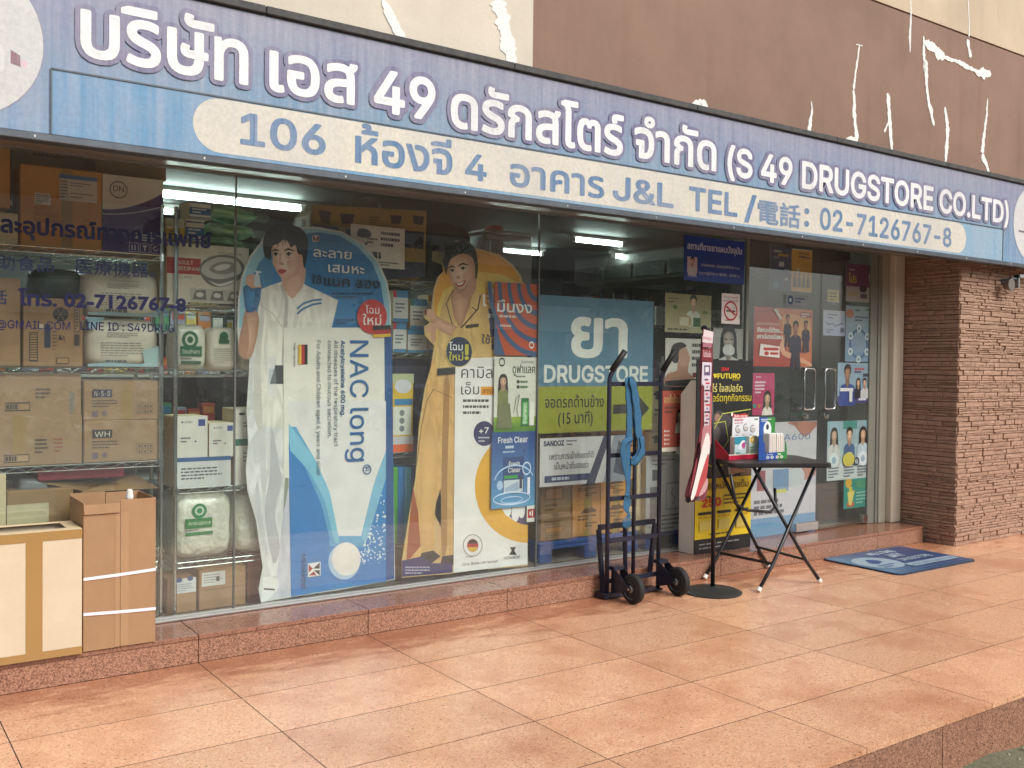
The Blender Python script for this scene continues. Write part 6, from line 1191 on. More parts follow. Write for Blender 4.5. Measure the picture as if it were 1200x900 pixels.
def d_kids(p):
    p.rect(0, 0, 1, 1, (150, 172, 196)); p.rect(0, .82, 1, 1, (60, 54, 130)); p.lines(.45, .12, .97, 1, 1, .06, (190, 60, 70)); p.lines(.45, .2, .8, 1, 1, .05, (60, 60, 90)); p.rect(.68, .26, .95, .34, (60, 60, 96)); person_print(p, .26, .28, .17, p.ar, top=(50, 70, 150), hair=(30, 24, 24), skin=(186, 134, 104), shoulders=1.7, body=2.2, smile=True)
    for x in (.55, .72, .88): person_print(p, x, .5, .09, p.ar, top=(200, 196, 200) if x > .7 else (30, 30, 40), long_hair=x < .6)
    p.rect(.05, .62, .4, .7, (216, 214, 214)); p.rect(.3, .7, .38, .96, (216, 214, 214)); p.lines(.55, .88, .95, 1, 1, .05, (220, 220, 236))
poster('poster', 'blue poster of a young man with three small people beside the door handles', 'poster', (982, 425), (1024, 472), YI, d_kids)
def d_four(p):
    p.grad(0, 0, 1, 1, (150, 176, 188), (196, 202, 206), 6); p.rect(.28, .0, .54, .14, (60, 140, 130)); p.rect(0, .72, 1, 1, (206, 208, 210))
    for i, (x, c) in enumerate(((.12, (206, 200, 198)), (.40, (70, 100, 140)), (.65, (190, 204, 214)), (.88, (196, 200, 206)))): person_print(p, x, .25, .10, p.ar, top=c, long_hair=i != 1, shoulders=1.4, body=2.6); p.ell(x, .66, .085, .085*p.ar, (214, 218, 220)); p.ell(x, .66, .04, .04*p.ar, (150, 170, 190)); p.lines(x-.1, .78, x+.1, 4, .05, .022, (90, 96, 110), i+2)
    p.ell(.38, .66, .11, .12, (190, 180, 80)); p.arc(.53, .7, .05, .07, .015, 0, 2*PI, INK, 16, .02)
poster('poster', 'wide pale poster of four people above round icons, low on the right door', 'poster', (970, 494), (1031, 558), YI, d_four)
poster('poster', 'small teal poster with an orange drink, lowest on the right door', 'poster', (989, 558), (1019, 593), YI, lambda p: (p.rect(0, 0, 1, 1, (40, 140, 130)), p.ell(.18, .22, .12, .12*p.ar, (222, 170, 60)), p.rect(.2, .35, .32, .85, (214, 190, 80)), p.ell(.26, .88, .15, .08, (200, 90, 50)), p.poly([(.14, .5), (.42, .46), (.30, .9), (.2, .9)], (226, 200, 110)), p.text("HELLO", (.48, .38), (.93, .38), .2, (120, 170, 60), off=.0), p.lines(.48, .52, .93, 4, .1, .04, (170, 210, 190))), (40, 140, 130))
# =================================================================== RIGHT-HAND INTERIOR
# pallets with cartons behind the drugstore board
def pallet(lab, x0, x1, y0, y1):
    t = thing('pallet', lab, 'pallet', ((x0+x1)/2, y0, FLI), 'blue plastic pallets behind the glass')
    b = MB()
    for i in range(5): y = y0+(y1-y0)*i/5; b.bbox(x0, y+.004, FLI+.10, x1, y+(y1-y0)/5-.012, FLI+.125, .003)
    b.build('deck', M_PALLET, t)
    for fx in (0, .44, .88):
        for fy in (0, .44, .88): X, Y = x0+(x1-x0)*fx, y0+(y1-y0)*fy; MB().bbox(X, Y, FLI+.001, X+(x1-x0)*.12, Y+(y1-y0)*.12, FLI+.099, .004).build('block', M_PALLET, t)
    f = MB()
    for i in (0, 1): y = y0+(y1-y0)*(i*.9); f.bbox(x0+.002, y-.001, FLI+.078, x1-.002, y+.07, FLI+.098, .003)
    f.build('stringer', M_PALLET, t)
PY0 = .40
q0 = at(632, 650, Y=PY0).x; q1 = at(748, 620, Y=PY0).x
pallet('blue plastic pallet under the orange-brown cartons', q0, q1, PY0, PY0+.8); q2 = at(757, 620, Y=PY0).x; q3 = at(812, 600, Y=PY0).x; pallet('blue plastic pallet under the white cartons, right of the trolley', q2, q3+.25, PY0, PY0+.8)
zp = FLI+.127
def d_bx(n): 
    def f(p): p.lines(.12, .2, .7, 2, .1, .05, (110, 70, 30), n); p.rect(.14, .45, .72, .68, (110, 72, 34)); p.rect(.16, .47, .70, .66, (176, 122, 60)); p.lines(.14, .76, .6, 2, .08, .04, (110, 70, 30), n+1)
    return f
def d_bx2(n):
    def f(p): p.poly([(.35, .25), (.55, .12), (.75, .2), (.85, .3), (.3, .32)], (90, 60, 34), 2); p.lines(.2, .38, .85, 2, .09, .05, (100, 66, 34), n); p.rect(.42, .0, .62, .18, (170, 140, 70)); p.rect(.42, .82, .62, 1, (170, 140, 70)); p.lines(.45, .6, .9, 2, .08, .04, (90, 60, 34), n+3)
    return f
YP = PY0+.02
stack = ((634, 669, 606, 668, M_CARDD, 0), (634, 669, 545, 605, M_CARDD, 0), (671, 703, 590, 640, M_CARDO, 1), (671, 703, 562, 589, M_CARDO, 1), (704, 735, 586, 634, M_CARDO, 1), (704, 735, 560, 585, M_CARDO, 1), (737, 748, 595, 628, M_CARDL, 0))
labs = ('lowest dull brown carton at the left of the pallet stack', 'dull brown carton standing on the lowest one by the glass joint', 'lower orange-brown carton printed in black, middle of the pallet', 'upper orange-brown carton just below the pale wide poster', 'lower orange-brown carton behind the trolley frame', 'upper orange-brown carton behind the trolley frame', 'narrow pale carton at the right edge of the pallet')
base = zp
for (u0, u1, v1, v0, m, k), lb_ in zip(stack, labs):
    yy = YP+(.0 if k == 0 else .015)
    zb_ = zp if 'low' in lb_[:6] or 'narrow' in lb_ else at((u0+u1)/2, v0, Y=yy).z
    carton('carton', lb_, 'box', (u0, v1), (u1, v0), yy, .3, m, (d_bx if k == 0 else d_bx2)(int(u0)), zbase=zb_, tape='v' if k else None)
for u0, u1, lb_ in ((632, 668, 'brown carton showing between the drugstore board and the wide poster, left one'), (669, 700, 'orange-brown carton showing between the board and the wide poster, middle one'), (704, 762, 'orange-brown carton showing behind the trolley straps')):
    carton('carton', lb_, 'box', (u0, 470), (u1, 560), YP+.03, .28, M_CARDO if u0 > 640 else M_CARDD, lambda p: (p.rect(.2, .42, .75, .58, (110, 72, 34)), p.rect(.22, .44, .73, .56, (180, 124, 60))))
carton('carton', 'pale carton with an arrow mark behind the right-hand trolley post', 'box', (747, 540), (760, 622), YP-.0, .3, M_CARDL, lambda p: (p.rect(.3, .05, .8, .2, (120, 100, 70)), p.rect(.34, .07, .76, .18, (200, 180, 140))), zbase=at(750, 622, Y=YP).z)
pr_ = Print(0, P0)
# gondolas and wall shelves farther in
r5 = random.Random(21)
packs = []
cnames = ['white', 'blue', 'red', 'yellow', 'green', 'grey', 'cream', 'purple', 'orange']
cols = [(200, 200, 196), (60, 110, 150), (180, 60, 50), (210, 180, 90), (70, 130, 90), (150, 150, 170), (220, 210, 200), (90, 70, 110), (200, 120, 60)]
pmats = [pm('pack_colour_%d' % i, c, .45) for i, c in enumerate(cols)]
ORD = [''] + 'first second third fourth fifth sixth seventh eighth ninth tenth eleventh twelfth thirteenth fourteenth fifteenth sixteenth seventeenth eighteenth nineteenth twentieth'.split() + ['twenty-'+w for w in 'first second third fourth fifth sixth seventh eighth ninth'.split()] + ['thirtieth'] + ['thirty-'+w for w in 'first second third fourth fifth'.split()]
def gondola(lab, short, x0, x1, y0, dep, levels, top, sign=None, bottles=False, goods=None):
    t = thing('display_shelf', lab, 'shelf', ((x0+x1)/2, y0, FLI), 'display shelves inside the shop')
    MB().box(x0, y0+dep-.02, FLI, x1, y0+dep, top).build('back_panel', M_DARK, t)
    for x in (x0, x1-.02): MB().box(x, y0, FLI, x+.02, y0+dep-.021, top).build('side_panel', M_DARK, t)
    for z in levels: MB().bbox(x0+.021, y0+.005, z-.018, x1-.021, y0+dep-.022, z, .003).build('shelf', M_WALLI, t)
    if sign:
        MB().box(x0, y0-.03, top+.002, x1, y0-.01, top+.15).build('header', M_WALLI, t); p = Print(y0-.031, P0)
        for i in range(int((x1-x0)/.55)):
            xx = x0+.08+i*.55
            p.text(sign[0], (xx, top+.085), (xx+.38, top+.085), .03, (40, 50, 50)); p.text(sign[1], (xx, top+.025), (xx+.38, top+.025), .035, (40, 50, 50))
        p.build('header_print', M_PRINT, t, fixn=False)
    for z in (goods or levels):
        x = x0+.04; cnt = 0; lvn = ('top', 'second', 'third', 'fourth', 'fifth')[len(levels)-1-levels.index(z)]
        while x < x1-.08:
            cnt += 1
            w, h = r5.uniform(.05, .1), r5.uniform(.1, .2); k = r5.randrange(len(pmats))
            if bottles and r5.random() < .6:
                o = MB().lathe((x+w/2, y0+.06, z+.001), [(w*.45, 0), (w*.46, h*.6), (w*.2, h*.8), (w*.2, h)], 12).build('product_bottle', pmats[k], loc=(x+w/2, y0+.06, z+.001)); tag(o, '%s bottle, %s from the left on the %s shelf of the %s' % (cnames[k], ORD[cnt], lvn, short), 'bottle', 'bottles on the inner shelves')
            else:
                o = MB().bbox(x, y0+.03, z+.001, x+w, y0+.15, z+h, .002, mi=0).bbox(x+w*.1, y0+.0285, z+h*.55, x+w*.9, y0+.0298, z+h*.85, .0002, mi=1).build('product_box', [pmats[k], pmats[(k+6) % 9]], loc=(x+w/2, y0+.03, z+.001)); tag(o, '%s packet, %s from the left on the %s shelf of the %s' % (cnames[k], ORD[cnt], lvn, short), 'packet', 'packets on the inner shelves')
            x += w+r5.uniform(.004, .02)
    return t
gondola('dark display shelf of small goods behind the left door leaf', 'door display', 4.05, 5.25, 1.5, .4, [.5, .85, 1.2], 1.62, ("ผลิตภัณฑ์เครื่องใช้", "MISCELLANEOUS"), bottles=True)
gondola('dark display shelf of small goods behind the drugstore board', 'board display', 2.4, 3.9, 2.4, .4, [.5, .85, 1.2, 1.5], 1.62, ("อุปกรณ์การแพทย์", "MEDICAL DEVICE"), goods=[1.5])
gondola('tall display shelf near the far wall behind the doors', 'far display', 4.6, 6.5, 3.4, .4, [.5, .85, 1.2, 1.55, 1.85], 2.15, None, bottles=True)
gondola('display shelf along the back wall, seen over the smiling standee', 'back-wall display', 1.2, 3.2, 3.9, .4, [.5, .85, 1.2, 1.5, 1.8], 2.1, goods=[1.5, 1.8])
gondola('display shelf deep inside, showing between the two standees', 'deep display', -.6, 1.0, 2.6, .4, [.5, .85, 1.2, 1.5], 1.9, goods=[.85, 1.2, 1.5])
# plant in a green pot behind the glass door
pt = thing('potted_plant', 'broad-leaved green plant standing inside the left glass door', 'plant', (at(925, 520, Y=.75).x, .75, FLI))
px_ = pt.location.x; MB().lathe((px_, .75, FLI+.001), [(.1, 0), (.13, .22), (.14, .24), (.12, .24)], 18).build('pot', pm('green_pot', (24, 84, 50), .4), pt)
MB().tube([(px_, .75, FLI+.2), (px_+.01, .75, FLI+.95)], .012, 6).build('stem', pm('plant_stem', (70, 80, 40), .7), pt)
M_LEAF = pm('glossy_leaf', (44, 112, 50), .35, .3, 20)
for i in range(12):
    a = i*2.4; z = FLI+.45+i*.055; L = .17; cx, cy = px_+math.cos(a)*L*.6, .75+math.sin(a)*L*.5; u = Vector((math.cos(a), math.sin(a), .25)); v = Vector((-math.sin(a), math.cos(a), 0)); o0 = Vector((px_, .75, z)); L_ = []
    for s_, w in ((0, .004), (.25, .045), (.6, .055), (.85, .03), (1, .002)): c = o0+u*L*s_+Vector((0, 0, -.08*s_*s_)); L_ += [c+v*w, c+Vector((0, 0, -.008)), c-v*w]
    MB().add(L_, [(3*j+k, 3*j+k+1, 3*j+k+4, 3*j+k+3) for j in range(4) for k in (0, 1)]).build('leaf', M_LEAF, pt, fixn=False, smooth=True)

# =================================================================== ON THE STEP AND TERRACE
# two open cartons at the left
XB = at(97, 766, Z=H).x; XB2 = at(182, 752, Z=H).x; zc = at(97, 620, Y=-.024).z; zbw = at(182, 583, Y=-.012).z
wb = thing('tall_carton', 'cream carton sealed with brown tape standing on the step at the left edge', 'box', (XB-.25, -.024, H+.0015))
x0, x1, y0, y1, z0, z1 = XB-.52, XB-.003, -.024, .20, H+.0015, zc
b = MB(); th = .005
b.bbox(x0, y0, z0, x1, y0+th, z1, .001).bbox(x0, y1-th, z0, x1, y1, z1, .001).bbox(x0, y0+th, z0, x0+th, y1-th, z1, .001).bbox(x1-th, y0+th, z0, x1, y1-th, z1, .001).box(x0+th, y0+th, z0, x1-th, y1-th, z0+th).build('body', M_CARDW, wb)
MB().bbox(x0, y0-.0, z1+.0004, x1, y0+.045, z1+.004, .001).bbox(x0, y1-.03, z1+.0004, x1, y1, z1+.004, .001).bbox(x1-.05, y0+.046, z1+.0004, x1, y1-.031, z1+.004, .001).build('top_rim', M_CARDL, wb)
MB().box(x0+th, y0+.04, z1-.06, x1-.05, y1-.03, z1-.05).build('dark_contents', M_BLKBAG, wb)
tp = MB(); xm = at(40, 700, Y=y0).x; tp.box(xm-.03, y0-.0012, z0+.002, xm+.03, y0-.0003, z1).box(x0, y0-.0018, z0, x1+.0008, y0-.0013, z0+.03).box(x0, y0-.0018, z1-.035, x1+.0008, y0-.0013, z1+.001).box(x1+.0003, y0, z1-.035, x1+.001, y1, z1).box(x1+.0003, y0, z0, x1+.001, y1, z0+.03); tp.build('tape', M_TAPE, wb)
bb = thing('tall_carton', 'tall open brown carton bound with two white straps beside the glass', 'box', ((XB+XB2)/2, -.012, H+.0015))
x0, x1, y0, y1, z0, z1 = XB+.004, XB2, -.012, .255, H+.0015, zbw; xm = at(141, 660, Y=y0).x
b = MB(); b.bbox(x0, y0, z0, xm-.0006, y0+th, z1-.012, .001).bbox(xm+.0006, y0, z0, x1, y0+th, z1, .001).bbox(x0, y1-th, z0, xm-.001, y1, z1+.005, .001).bbox(xm+.001, y1-th, z0, x1, y1, z1, .001).bbox(x0, y0+th, z0, x0+th, y1-th, z1-.004, .001).bbox(x1-th, y0+th, z0, x1, y1-th, z1, .001).box(x0+th, y0+th, z0, x1-th, y1-th, z0+th)
b.build('body', M_CARD, bb)
MB().bar((x0+.002, y0+.01, z1-.012), (x0+.004, y0-.012, z1-.045), .001, .001).build('corner_flap', M_CARD, bb)
MB().add([(x0+.001, y0-.001, z1-.012), (xm-.002, y0-.001, z1-.012), (xm-.002, y0-.006, z1-.05), (x0+.001, y0-.006, z1-.05), (x0+.001, y0-.003, z1-.012), (xm-.002, y0-.003, z1-.012), (xm-.002, y0-.008, z1-.05), (x0+.001, y0-.008, z1-.05)], [(0, 1, 2, 3), (7, 6, 5, 4), (0, 4, 5, 1), (2, 6, 7, 3)]).build('folded_edge', M_CARD, bb)
MB().box(xm-.02, y0-.0012, z0+.004, xm-.0008, y0-.0004, z1-.02).box(xm+.0008, y0-.0012, z0+.004, xm+.032, y0-.0004, z1-.05).build('tape', pm('matt_brown_tape', (164, 130, 96), .5), bb)
for va, vb in ((679, 667), (720, 713)):
    za, zb2 = at(98, va, Y=y0).z, at(182, vb, Y=y0).z; s = MB(); L = [(x0-.002, y0+.002, za), (x0, y0-.003, za), (xm, y0-.0035, (za+zb2)/2-.001), (x1, y0-.003, zb2), (x1+.002, y1*.5, zb2+.004), (x1, y1+.002, zb2), (x0, y1+.002, za)]
    for a, c in zip(L[1:], L[2:]): s.bar(a, c, .0125, .0012, up=(0, 1, 0) if abs(a[0]-c[0]) > .05 else (1, 0, 0))
    s.build('strap', M_STRAPW, bb)
MB().lathe((at(152, 575, Y=.12).x, .12, z1-.03), [(.012, 0), (.016, .02), (.012, .05), (.006, .055)], 8).build('packing_paper', M_WPL, bb)

# hand truck
ht = thing('hand_truck', 'dark blue two-wheeled hand truck standing upright against the step', 'trolley', (2.45, -.08, 0))
FY = -.08; XL, XR = at(711, 690, Y=FY).x, at(771, 680, Y=FY).x; XM = (XL+XR)/2
def zt_(u, v): return at(u, v, Y=FY).z
for X, uu in ((XL, 707), (XR, 772)):
    zk = zt_(uu, 441); hx2 = at(727 if X == XL else 785, 410, Y=FY).x-X; zh = at(727 if X == XL else 785, 411, Y=FY).z
    MB().tube([(X, FY, .012), (X, FY, .5), (X-.0, FY, zk-.02), (X+.008, FY, zk+.006), (X+hx2*.5, FY-.02, (zk+zh)/2)], .0125, 12).build('upright', M_NAVYM, ht, smooth=True)
    MB().tube([(X+hx2*.12, FY-.004, zk+.03), (X+hx2*.55, FY-.02, (zk+zh)/2+.01), (X+hx2, FY-.04, zh)], [.0165, .017, .0165], 12).build('grip', M_GRIP, ht, smooth=True)
MB().tube([(XM, FY, .10), (XM, FY, zt_(742, 448))], .011, 10).build('middle_rail', M_NAVYM, ht, smooth=True)
for v in (450, 534, 585, 634, 681): z = zt_(712, v); MB().bar((XL+.012, FY, z), (XR-.012, FY, z), .024, .018).build('cross_bar', M_NAVYM, ht)
# folded carrying frame behind and toe plate
zn = at(703, 618, Y=-.03).z
fx0, fx1 = XL-.014, XR+.012; MB().bar((fx0-.006, -.028, zn), (fx1+.006, -.028, zn), .03, .016).bar((fx0-.006, -.028, zn-.012), (fx0+.03, -.03, .03), .026, .016).bar((fx1+.006, -.028, zn-.012), (fx1-.03, -.03, .10), .026, .016).bar((XM-.02, -.028, zn-.012), (XM-.01, -.03, .03), .022, .014).build('toe_frame', M_NAVYM, ht)
MB().bbox(XL-.03, FY-.02, .004, XR+.02, -.008, .016, .002).bbox(XL-.03, FY-.02, .017, XL+.02, -.01, .034, .002).build('toe_plate', M_NAVYM, ht)
wr = .081
for X, (u, v) in ((0, (741, 710)), (1, (783, 700))):
    wx = at(u, v, Z=0).x-.0; wy = at(u, v, Z=0).y; wy = FY-.155
    wx = (XL+.055) if X == 0 else (XR+.008)
    w = MB().lathe((wx, wy, wr), [(.058, -.020), (.075, -.019), (wr, -.011), (wr, .011), (.075, .019), (.058, .020)], 32, axis='x').build('wheel', M_RUBBER, ht, smooth=True)
    MB().lathe((wx, wy, wr), [(.012, -.026), (.02, -.022), (.022, -.012), (.048, -.016), (.054, -.022), (.0545, .022), (.048, .016), (.022, .012), (.02, .022), (.012, .026)], 28, axis='x').build('rim', pm('zinc_rim', (150, 152, 156), .35, .15, 40, metal=.8), w)
    MB().lathe((wx, wy, wr), [(.007, -.034), (.007, .034)], 10, axis='x').build('axle_end', M_CHROME, w)
    xb = XL+.013 if X == 0 else XR-.05
    for s in (-.032, .032):
        bx = wx+s; MB().add([(bx, FY-.01, .17), (bx, FY-.01, .03), (bx, wy+.0, wr-.014), (bx, wy-.012, wr), (bx, wy, wr+.014), (bx, FY-.05, .165), (bx+.003, FY-.01, .17), (bx+.003, FY-.01, .03), (bx+.003, wy, wr-.014), (bx+.003, wy-.012, wr), (bx+.003, wy, wr+.014), (bx+.003, FY-.05, .165)], [(0, 1, 2, 3, 4, 5), (11, 10, 9, 8, 7, 6)]+[(i, (i+1) % 6, 6+(i+1) % 6, 6+i) for i in range(6)]).build('wheel_bracket', M_NAVYM, ht)
    MB().bar((wx-.035, FY-.014, .172), (wx+.035, FY-.014, .172), .02, .05).build('wheel_bracket', M_NAVYM, ht)
# blue strap knotted on the cross bars
st = thing('webbing_strap', 'bright blue cloth strap looped and knotted on the hand truck', 'strap', (XM-.03, FY-.03, zt_(735, 448)))
def sp(u, v, dy=0): return tuple(at(u, v, Y=FY-.022+dy))
def ribbon(pts, ws, name):
    """cloth strap: flattened folded tube following the points"""
    P = [Vector(p) for p in smooth_open(pts, 5)]; m = len(P); W_ = [ws[min(int(i/5), len(ws)-1)] for i in range(m)]; vs_ = []; fs_ = []; prof = ((-1, 0), (-.7, -.35), (-.25, -.1), (.1, -.42), (.6, -.3), (1, 0), (.5, .25), (-.5, .25)); n = len(prof)
    for i, p in enumerate(P):
        t = (P[min(i+1, m-1)]-P[max(i-1, 0)]).normalized(); x = t.cross(Vector((0, 1, 0))); x = x.normalized() if x.length > .1 else Vector((1, 0, 0)); yv = Vector((0, 1, 0)); w = W_[i]/2*(1+.1*math.sin(i*1.3))
        vs_ += [p+x*a*w+yv*b_*w*.45 for a, b_ in prof]
    for i in range(m-1):
        for k in range(n): fs_.append((i*n+k, i*n+(k+1) % n, (i+1)*n+(k+1) % n, (i+1)*n+k))
    fs_ += [tuple(range(n)), tuple(range((m-1)*n, m*n))]
    return MB().add(vs_, fs_).build(name, M_ROPE, st, smooth=True)
def smooth_open(pts, n):
    L = [pts[0]]+list(pts)+[pts[-1]]; out = []
    for i in range(1, len(L)-2):
        for j in range(n):
            t = j/n; out.append(tuple(.5*((2*b)+(-a+c)*t+(2*a-5*b+4*c-d)*t*t+(-a+3*b-3*c+d)*t**3) for a, b, c, d in zip(*L[i-1:i+3])))
    return out+[pts[-1]]
ribbon([sp(737, 449, .03), sp(736, 446, 0), sp(737, 460), sp(738, 490), sp(737, 512), sp(735, 530), sp(737, 545), sp(736, 572)], [.05, .05, .052, .052, .05, .045, .036, .03], 'strap_band')
ribbon([sp(738, 447, .03), sp(741, 446, -.012), sp(744, 462, -.012), sp(747, 485, -.012), sp(748, 505, -.012), sp(751, 520, -.014), sp(748, 534, -.014), sp(741, 540, -.012)], [.05, .05, .054, .056, .052, .05, .045, .03], 'strap_band')
ribbon([sp(741, 513, -.02), sp(733, 518, -.024), sp(730, 527, -.02), sp(732, 545, -.01), sp(736, 565, -.004), sp(735, 582, -.004)], [.034, .044, .044, .036, .034, .04], 'strap_band')
ribbon([sp(752, 512, -.02), sp(753, 528, -.022), sp(746, 540, -.02), sp(739, 541, -.008)], [.036, .046, .046, .03], 'strap_band')
for k in range(7): a = -3+k; ribbon([sp(735+a*.4, 575, -.004), sp(735+a*1.2, 588, -.004+.002*k), sp(734+a*.8, 597+k % 3, -.003), sp(737+a*.3, 602, -.002), sp(735+a*1.4, 610+k % 3, -.003), sp(734+a*1.2, 617+k % 4, 0)], [.007, .009, .007, .005, .008, .006], 'frayed_end')

# banner: round base, pole, folded printed banner
bn_ = thing('flag_stand', 'folded red and white plastic banner hanging on a black pole with round base', 'banner', tuple(at(835, 694, Z=0)))
bx, by = bn_.location.x, bn_.location.y
MB().lathe((bx, by, .001), [(.165, 0), (.168, .006), (.15, .014), (.04, .026), (.02, .034)], 40).build('base', pm('black_cast_base', (40, 42, 42), .55, .3, 25, 60, .001), bn_, smooth=False)
ptop = at(829, 384, Y=by+.0); 
MB().tube([(bx, by, .03), (bx-.004, by, .7), (ptop.x+.006, by, ptop.z)], .0125, 12).build('pole', M_BLACKM, bn_, smooth=True)
tipp = at(827, 383, Y=by-.02); MB().lathe((tipp.x, by-.01, tipp.z-.01), [(.01, -.014), (.02, -.004), (.02, .008), (.008, .018)], 12).build('cap', M_BLACKM, bn_)
def fp(u, v, dy=0): return at(u, v, Y=by-.03+dy)
edge = [((825, 385), (836, 389)), ((823, 400), (835, 402)), ((822, 430), (834, 430)), ((821, 470), (833, 470)), ((820, 500), (833, 500)), ((816, 520), (833, 520)), ((813, 545), (831, 545)), ((809, 565), (829, 563)), ((806, 582), (827, 576)), ((809, 588), (822, 586))]
fl_ = MB(); vs_ = []; NN = 7; cc = []
P_ = [(fp(*a), fp(*b)) for a, b in edge]; fine = []
for (a0, b0), (a1, b1) in zip(P_, P_[1:]):
    for j in range(4): fine.append((a0.lerp(a1, j/4), b0.lerp(b1, j/4)))
fine.append(P_[-1])
for i, (a, b) in enumerate(fine):
    for k in range(NN+1): f = k/NN; q = a.lerp(b, f); vs_.append((q.x, q.y+.016*math.sin(k*2.1+i*.25)*(.4+i/len(fine)), q.z))
for i in range(len(fine)-1):
    for k in range(NN): o = (NN+1); fl_.add([vs_[i*o+k], vs_[i*o+k+1], vs_[(i+1)*o+k+1], vs_[(i+1)*o+k]], [(0, 1, 2, 3)], (112, 44, 56) if k < 2 else (150, 84, 92) if k > 5 else (150, 128, 132))
    for k in range(NN): o = (NN+1); fl_.add([tuple(Vector(vs_[j])+Vector((.0, .006, 0))) for j in (i*o+k, i*o+k+1, (i+1)*o+k+1, (i+1)*o+k)], [(3, 2, 1, 0)], (150, 90, 96))
fl_.build('banner_cloth', M_PRINT, bn_, fixn=False)
yF = by-.052; p = Print(yF, pxP(yF)); Wb, Rb, Pb = (210, 196, 196), (120, 38, 46), (180, 140, 148)
p.poly([(825, 386), (836, 389), (835, 403), (823, 401)], Wb); p.poly([(823, 394), (834, 396), (834, 399), (823, 397)], (196, 156, 162)); p.rect(823.6, 402, 834, 407, (160, 104, 116)); p.poly([(823, 408), (834.5, 409), (834, 424), (822, 423)], Rb); p.text("โปรโมชั่น", (824, 418), (833, 418.5), 5, (236, 214, 214), level=False)
p.poly([(823, 424), (834, 425), (833, 452), (822, 452)], (206, 196, 206)); p.rect(825, 428, 832, 440, (96, 80, 110)); p.rect(826.5, 430, 830.5, 436, (216, 208, 214)); p.poly([(825, 452), (832, 452), (831, 500), (825, 500)], (200, 186, 192))
for i in range(14): p.rect(825.5+(i % 3), 444+i*4.2, 829.5+(i % 2)*2, 446+i*4.2, ((90, 40, 56), (190, 60, 70), (120, 110, 140))[i % 3])
p.poly([(821.5, 455), (824, 455), (823.5, 505), (818, 520), (820.5, 500)], Rb, 2); p.poly([(832, 460), (833.5, 460), (833, 520), (831, 520)], (196, 110, 116)); p.poly([(824, 500), (832, 500), (832, 524), (821, 530), (822, 512)], (176, 120, 126), 2)
p.poly([(827, 508), (831, 512), (831, 530), (826, 548), (820, 566), (812, 585), (809, 583), (814, 562), (820, 535)], (226, 214, 210), 2); p.poly([(826, 540), (830, 532), (828, 556), (822, 574), (814, 582)], (176, 72, 76), 2); p.poly([(813, 548), (817, 535), (815, 552), (810, 572), (807, 580)], (130, 50, 60), 2); p.poly([(828, 560), (829, 566), (826, 576), (818, 582), (822, 572)], (190, 150, 150), 2)
p.build('banner_print', M_PRINT, bn_, fixn=False)
bp = fp(808, 586); MB().lathe((bp.x, by-.02, bp.z), [(.012, -.012), (.018, 0), (.012, .012)], 12, axis='y').build('end_knob', M_BLACKM, bn_)

# black sports board standing on the step
FYb = .115
sx0, sx1 = at(813.5, 649, Y=FYb).x, at(879, 643, Y=FYb).x; sz1 = (at(814, 424, Y=FYb).z+at(881, 420, Y=FYb).z)/2
bd = thing('floor_board', 'black and yellow sports-support board standing on the step behind the table', 'board', ((sx0+sx1)/2, FYb, H))
MB().prism([(sx0, H+.0015), (sx1, H+.0015), (sx1, sz1), (sx0, sz1)], FYb, FYb+.006, (34, 34, 34)).build('board', M_PRINT, bd, fixn=False)
MB().add([(sx0+.001, FYb+.007, H+.002), (sx0+.001, G-.03, H+.002), (sx0+.001, G-.03, sz1-.22), (sx0+.001, FYb+.05, sz1-.13), (sx0+.001, FYb+.007, sz1-.13), (sx0+.006, FYb+.007, H+.002), (sx0+.006, G-.03, H+.002), (sx0+.006, G-.03, sz1-.22), (sx0+.006, FYb+.05, sz1-.13), (sx0+.006, FYb+.007, sz1-.13)], [(0, 1, 2, 3, 4), (9, 8, 7, 6, 5)]+[(i, (i+1) % 5, 5+(i+1) % 5, 5+i) for i in range(5)]).build('side_panel', pm('white_board_side', (222, 216, 206), .6), bd)
p = Print(FYb, unitP(sx0, sz1, sx1, H+.0015)); p.ar = (sx1-sx0)/(sz1-H); Yw = (214, 196, 50)
p.rect(0, .0, 1, 1, (30, 32, 32)); p.grad(.0, .30, 1, .60, (38, 40, 42), (60, 60, 62), 5); p.rect(0, .615, 1, .925, (222, 194, 30)); p.rect(.0, .93, 1, 1, (24, 24, 26)); p.lines(.08, .95, .9, 2, .02, .006, (150, 150, 150))
p.text("3M", (.42, .055), (.55, .055), .016, (190, 40, 40), off=.03); p.text("FUTURO", (.36, .095), (.76, .095), .024, Yw, off=.03); p.poly([(.28, .072), (.36, .072), (.33, .082), (.36, .084), (.3, .095)], Yw); p.text("PRODUCTS", (.62, .107), (.76, .107), .007, Yw)
p.text("ไร่ ใจสปอร์ต", (.26, .165), (.80, .165), .028, (226, 214, 120), off=.006); p.text("ซัพพอร์ตทุกกิจกรรม", (.05, .215), (.97, .215), .028, Yw, off=.006)
p.poly([(.3, .28), (.45, .27), (.62, .31), (.5, .40), (.62, .44), (.58, .52), (.7, .56), (.6, .58), (.45, .5), (.35, .42)], (74, 70, 72), 3); p.ell(.36, .30, .05, .022, (150, 120, 100)); p.poly([(.1, .36), (.3, .33), (.42, .38), (.3, .46), (.12, .44)], (112, 106, 104), 3); p.poly([(.55, .5), (.66, .5), (.70, .59), (.58, .6)], (190, 180, 176), 2); p.poly([(.30, .50), (.44, .5), (.46, .6), (.3, .6)], (90, 86, 86), 2)
for L in ([(.3, .36), (.45, .28), (.96, .26), (.85, .34), (.6, .40)], [(.28, .33), (.5, .32), (.56, .42), (.35, .52), (.3, .42)], [(.62, .33), (.74, .42), (.66, .52)], [(.1, .52), (.3, .56), (.55, .54)]): p.stroke(L, .006, (196, 200, 90))
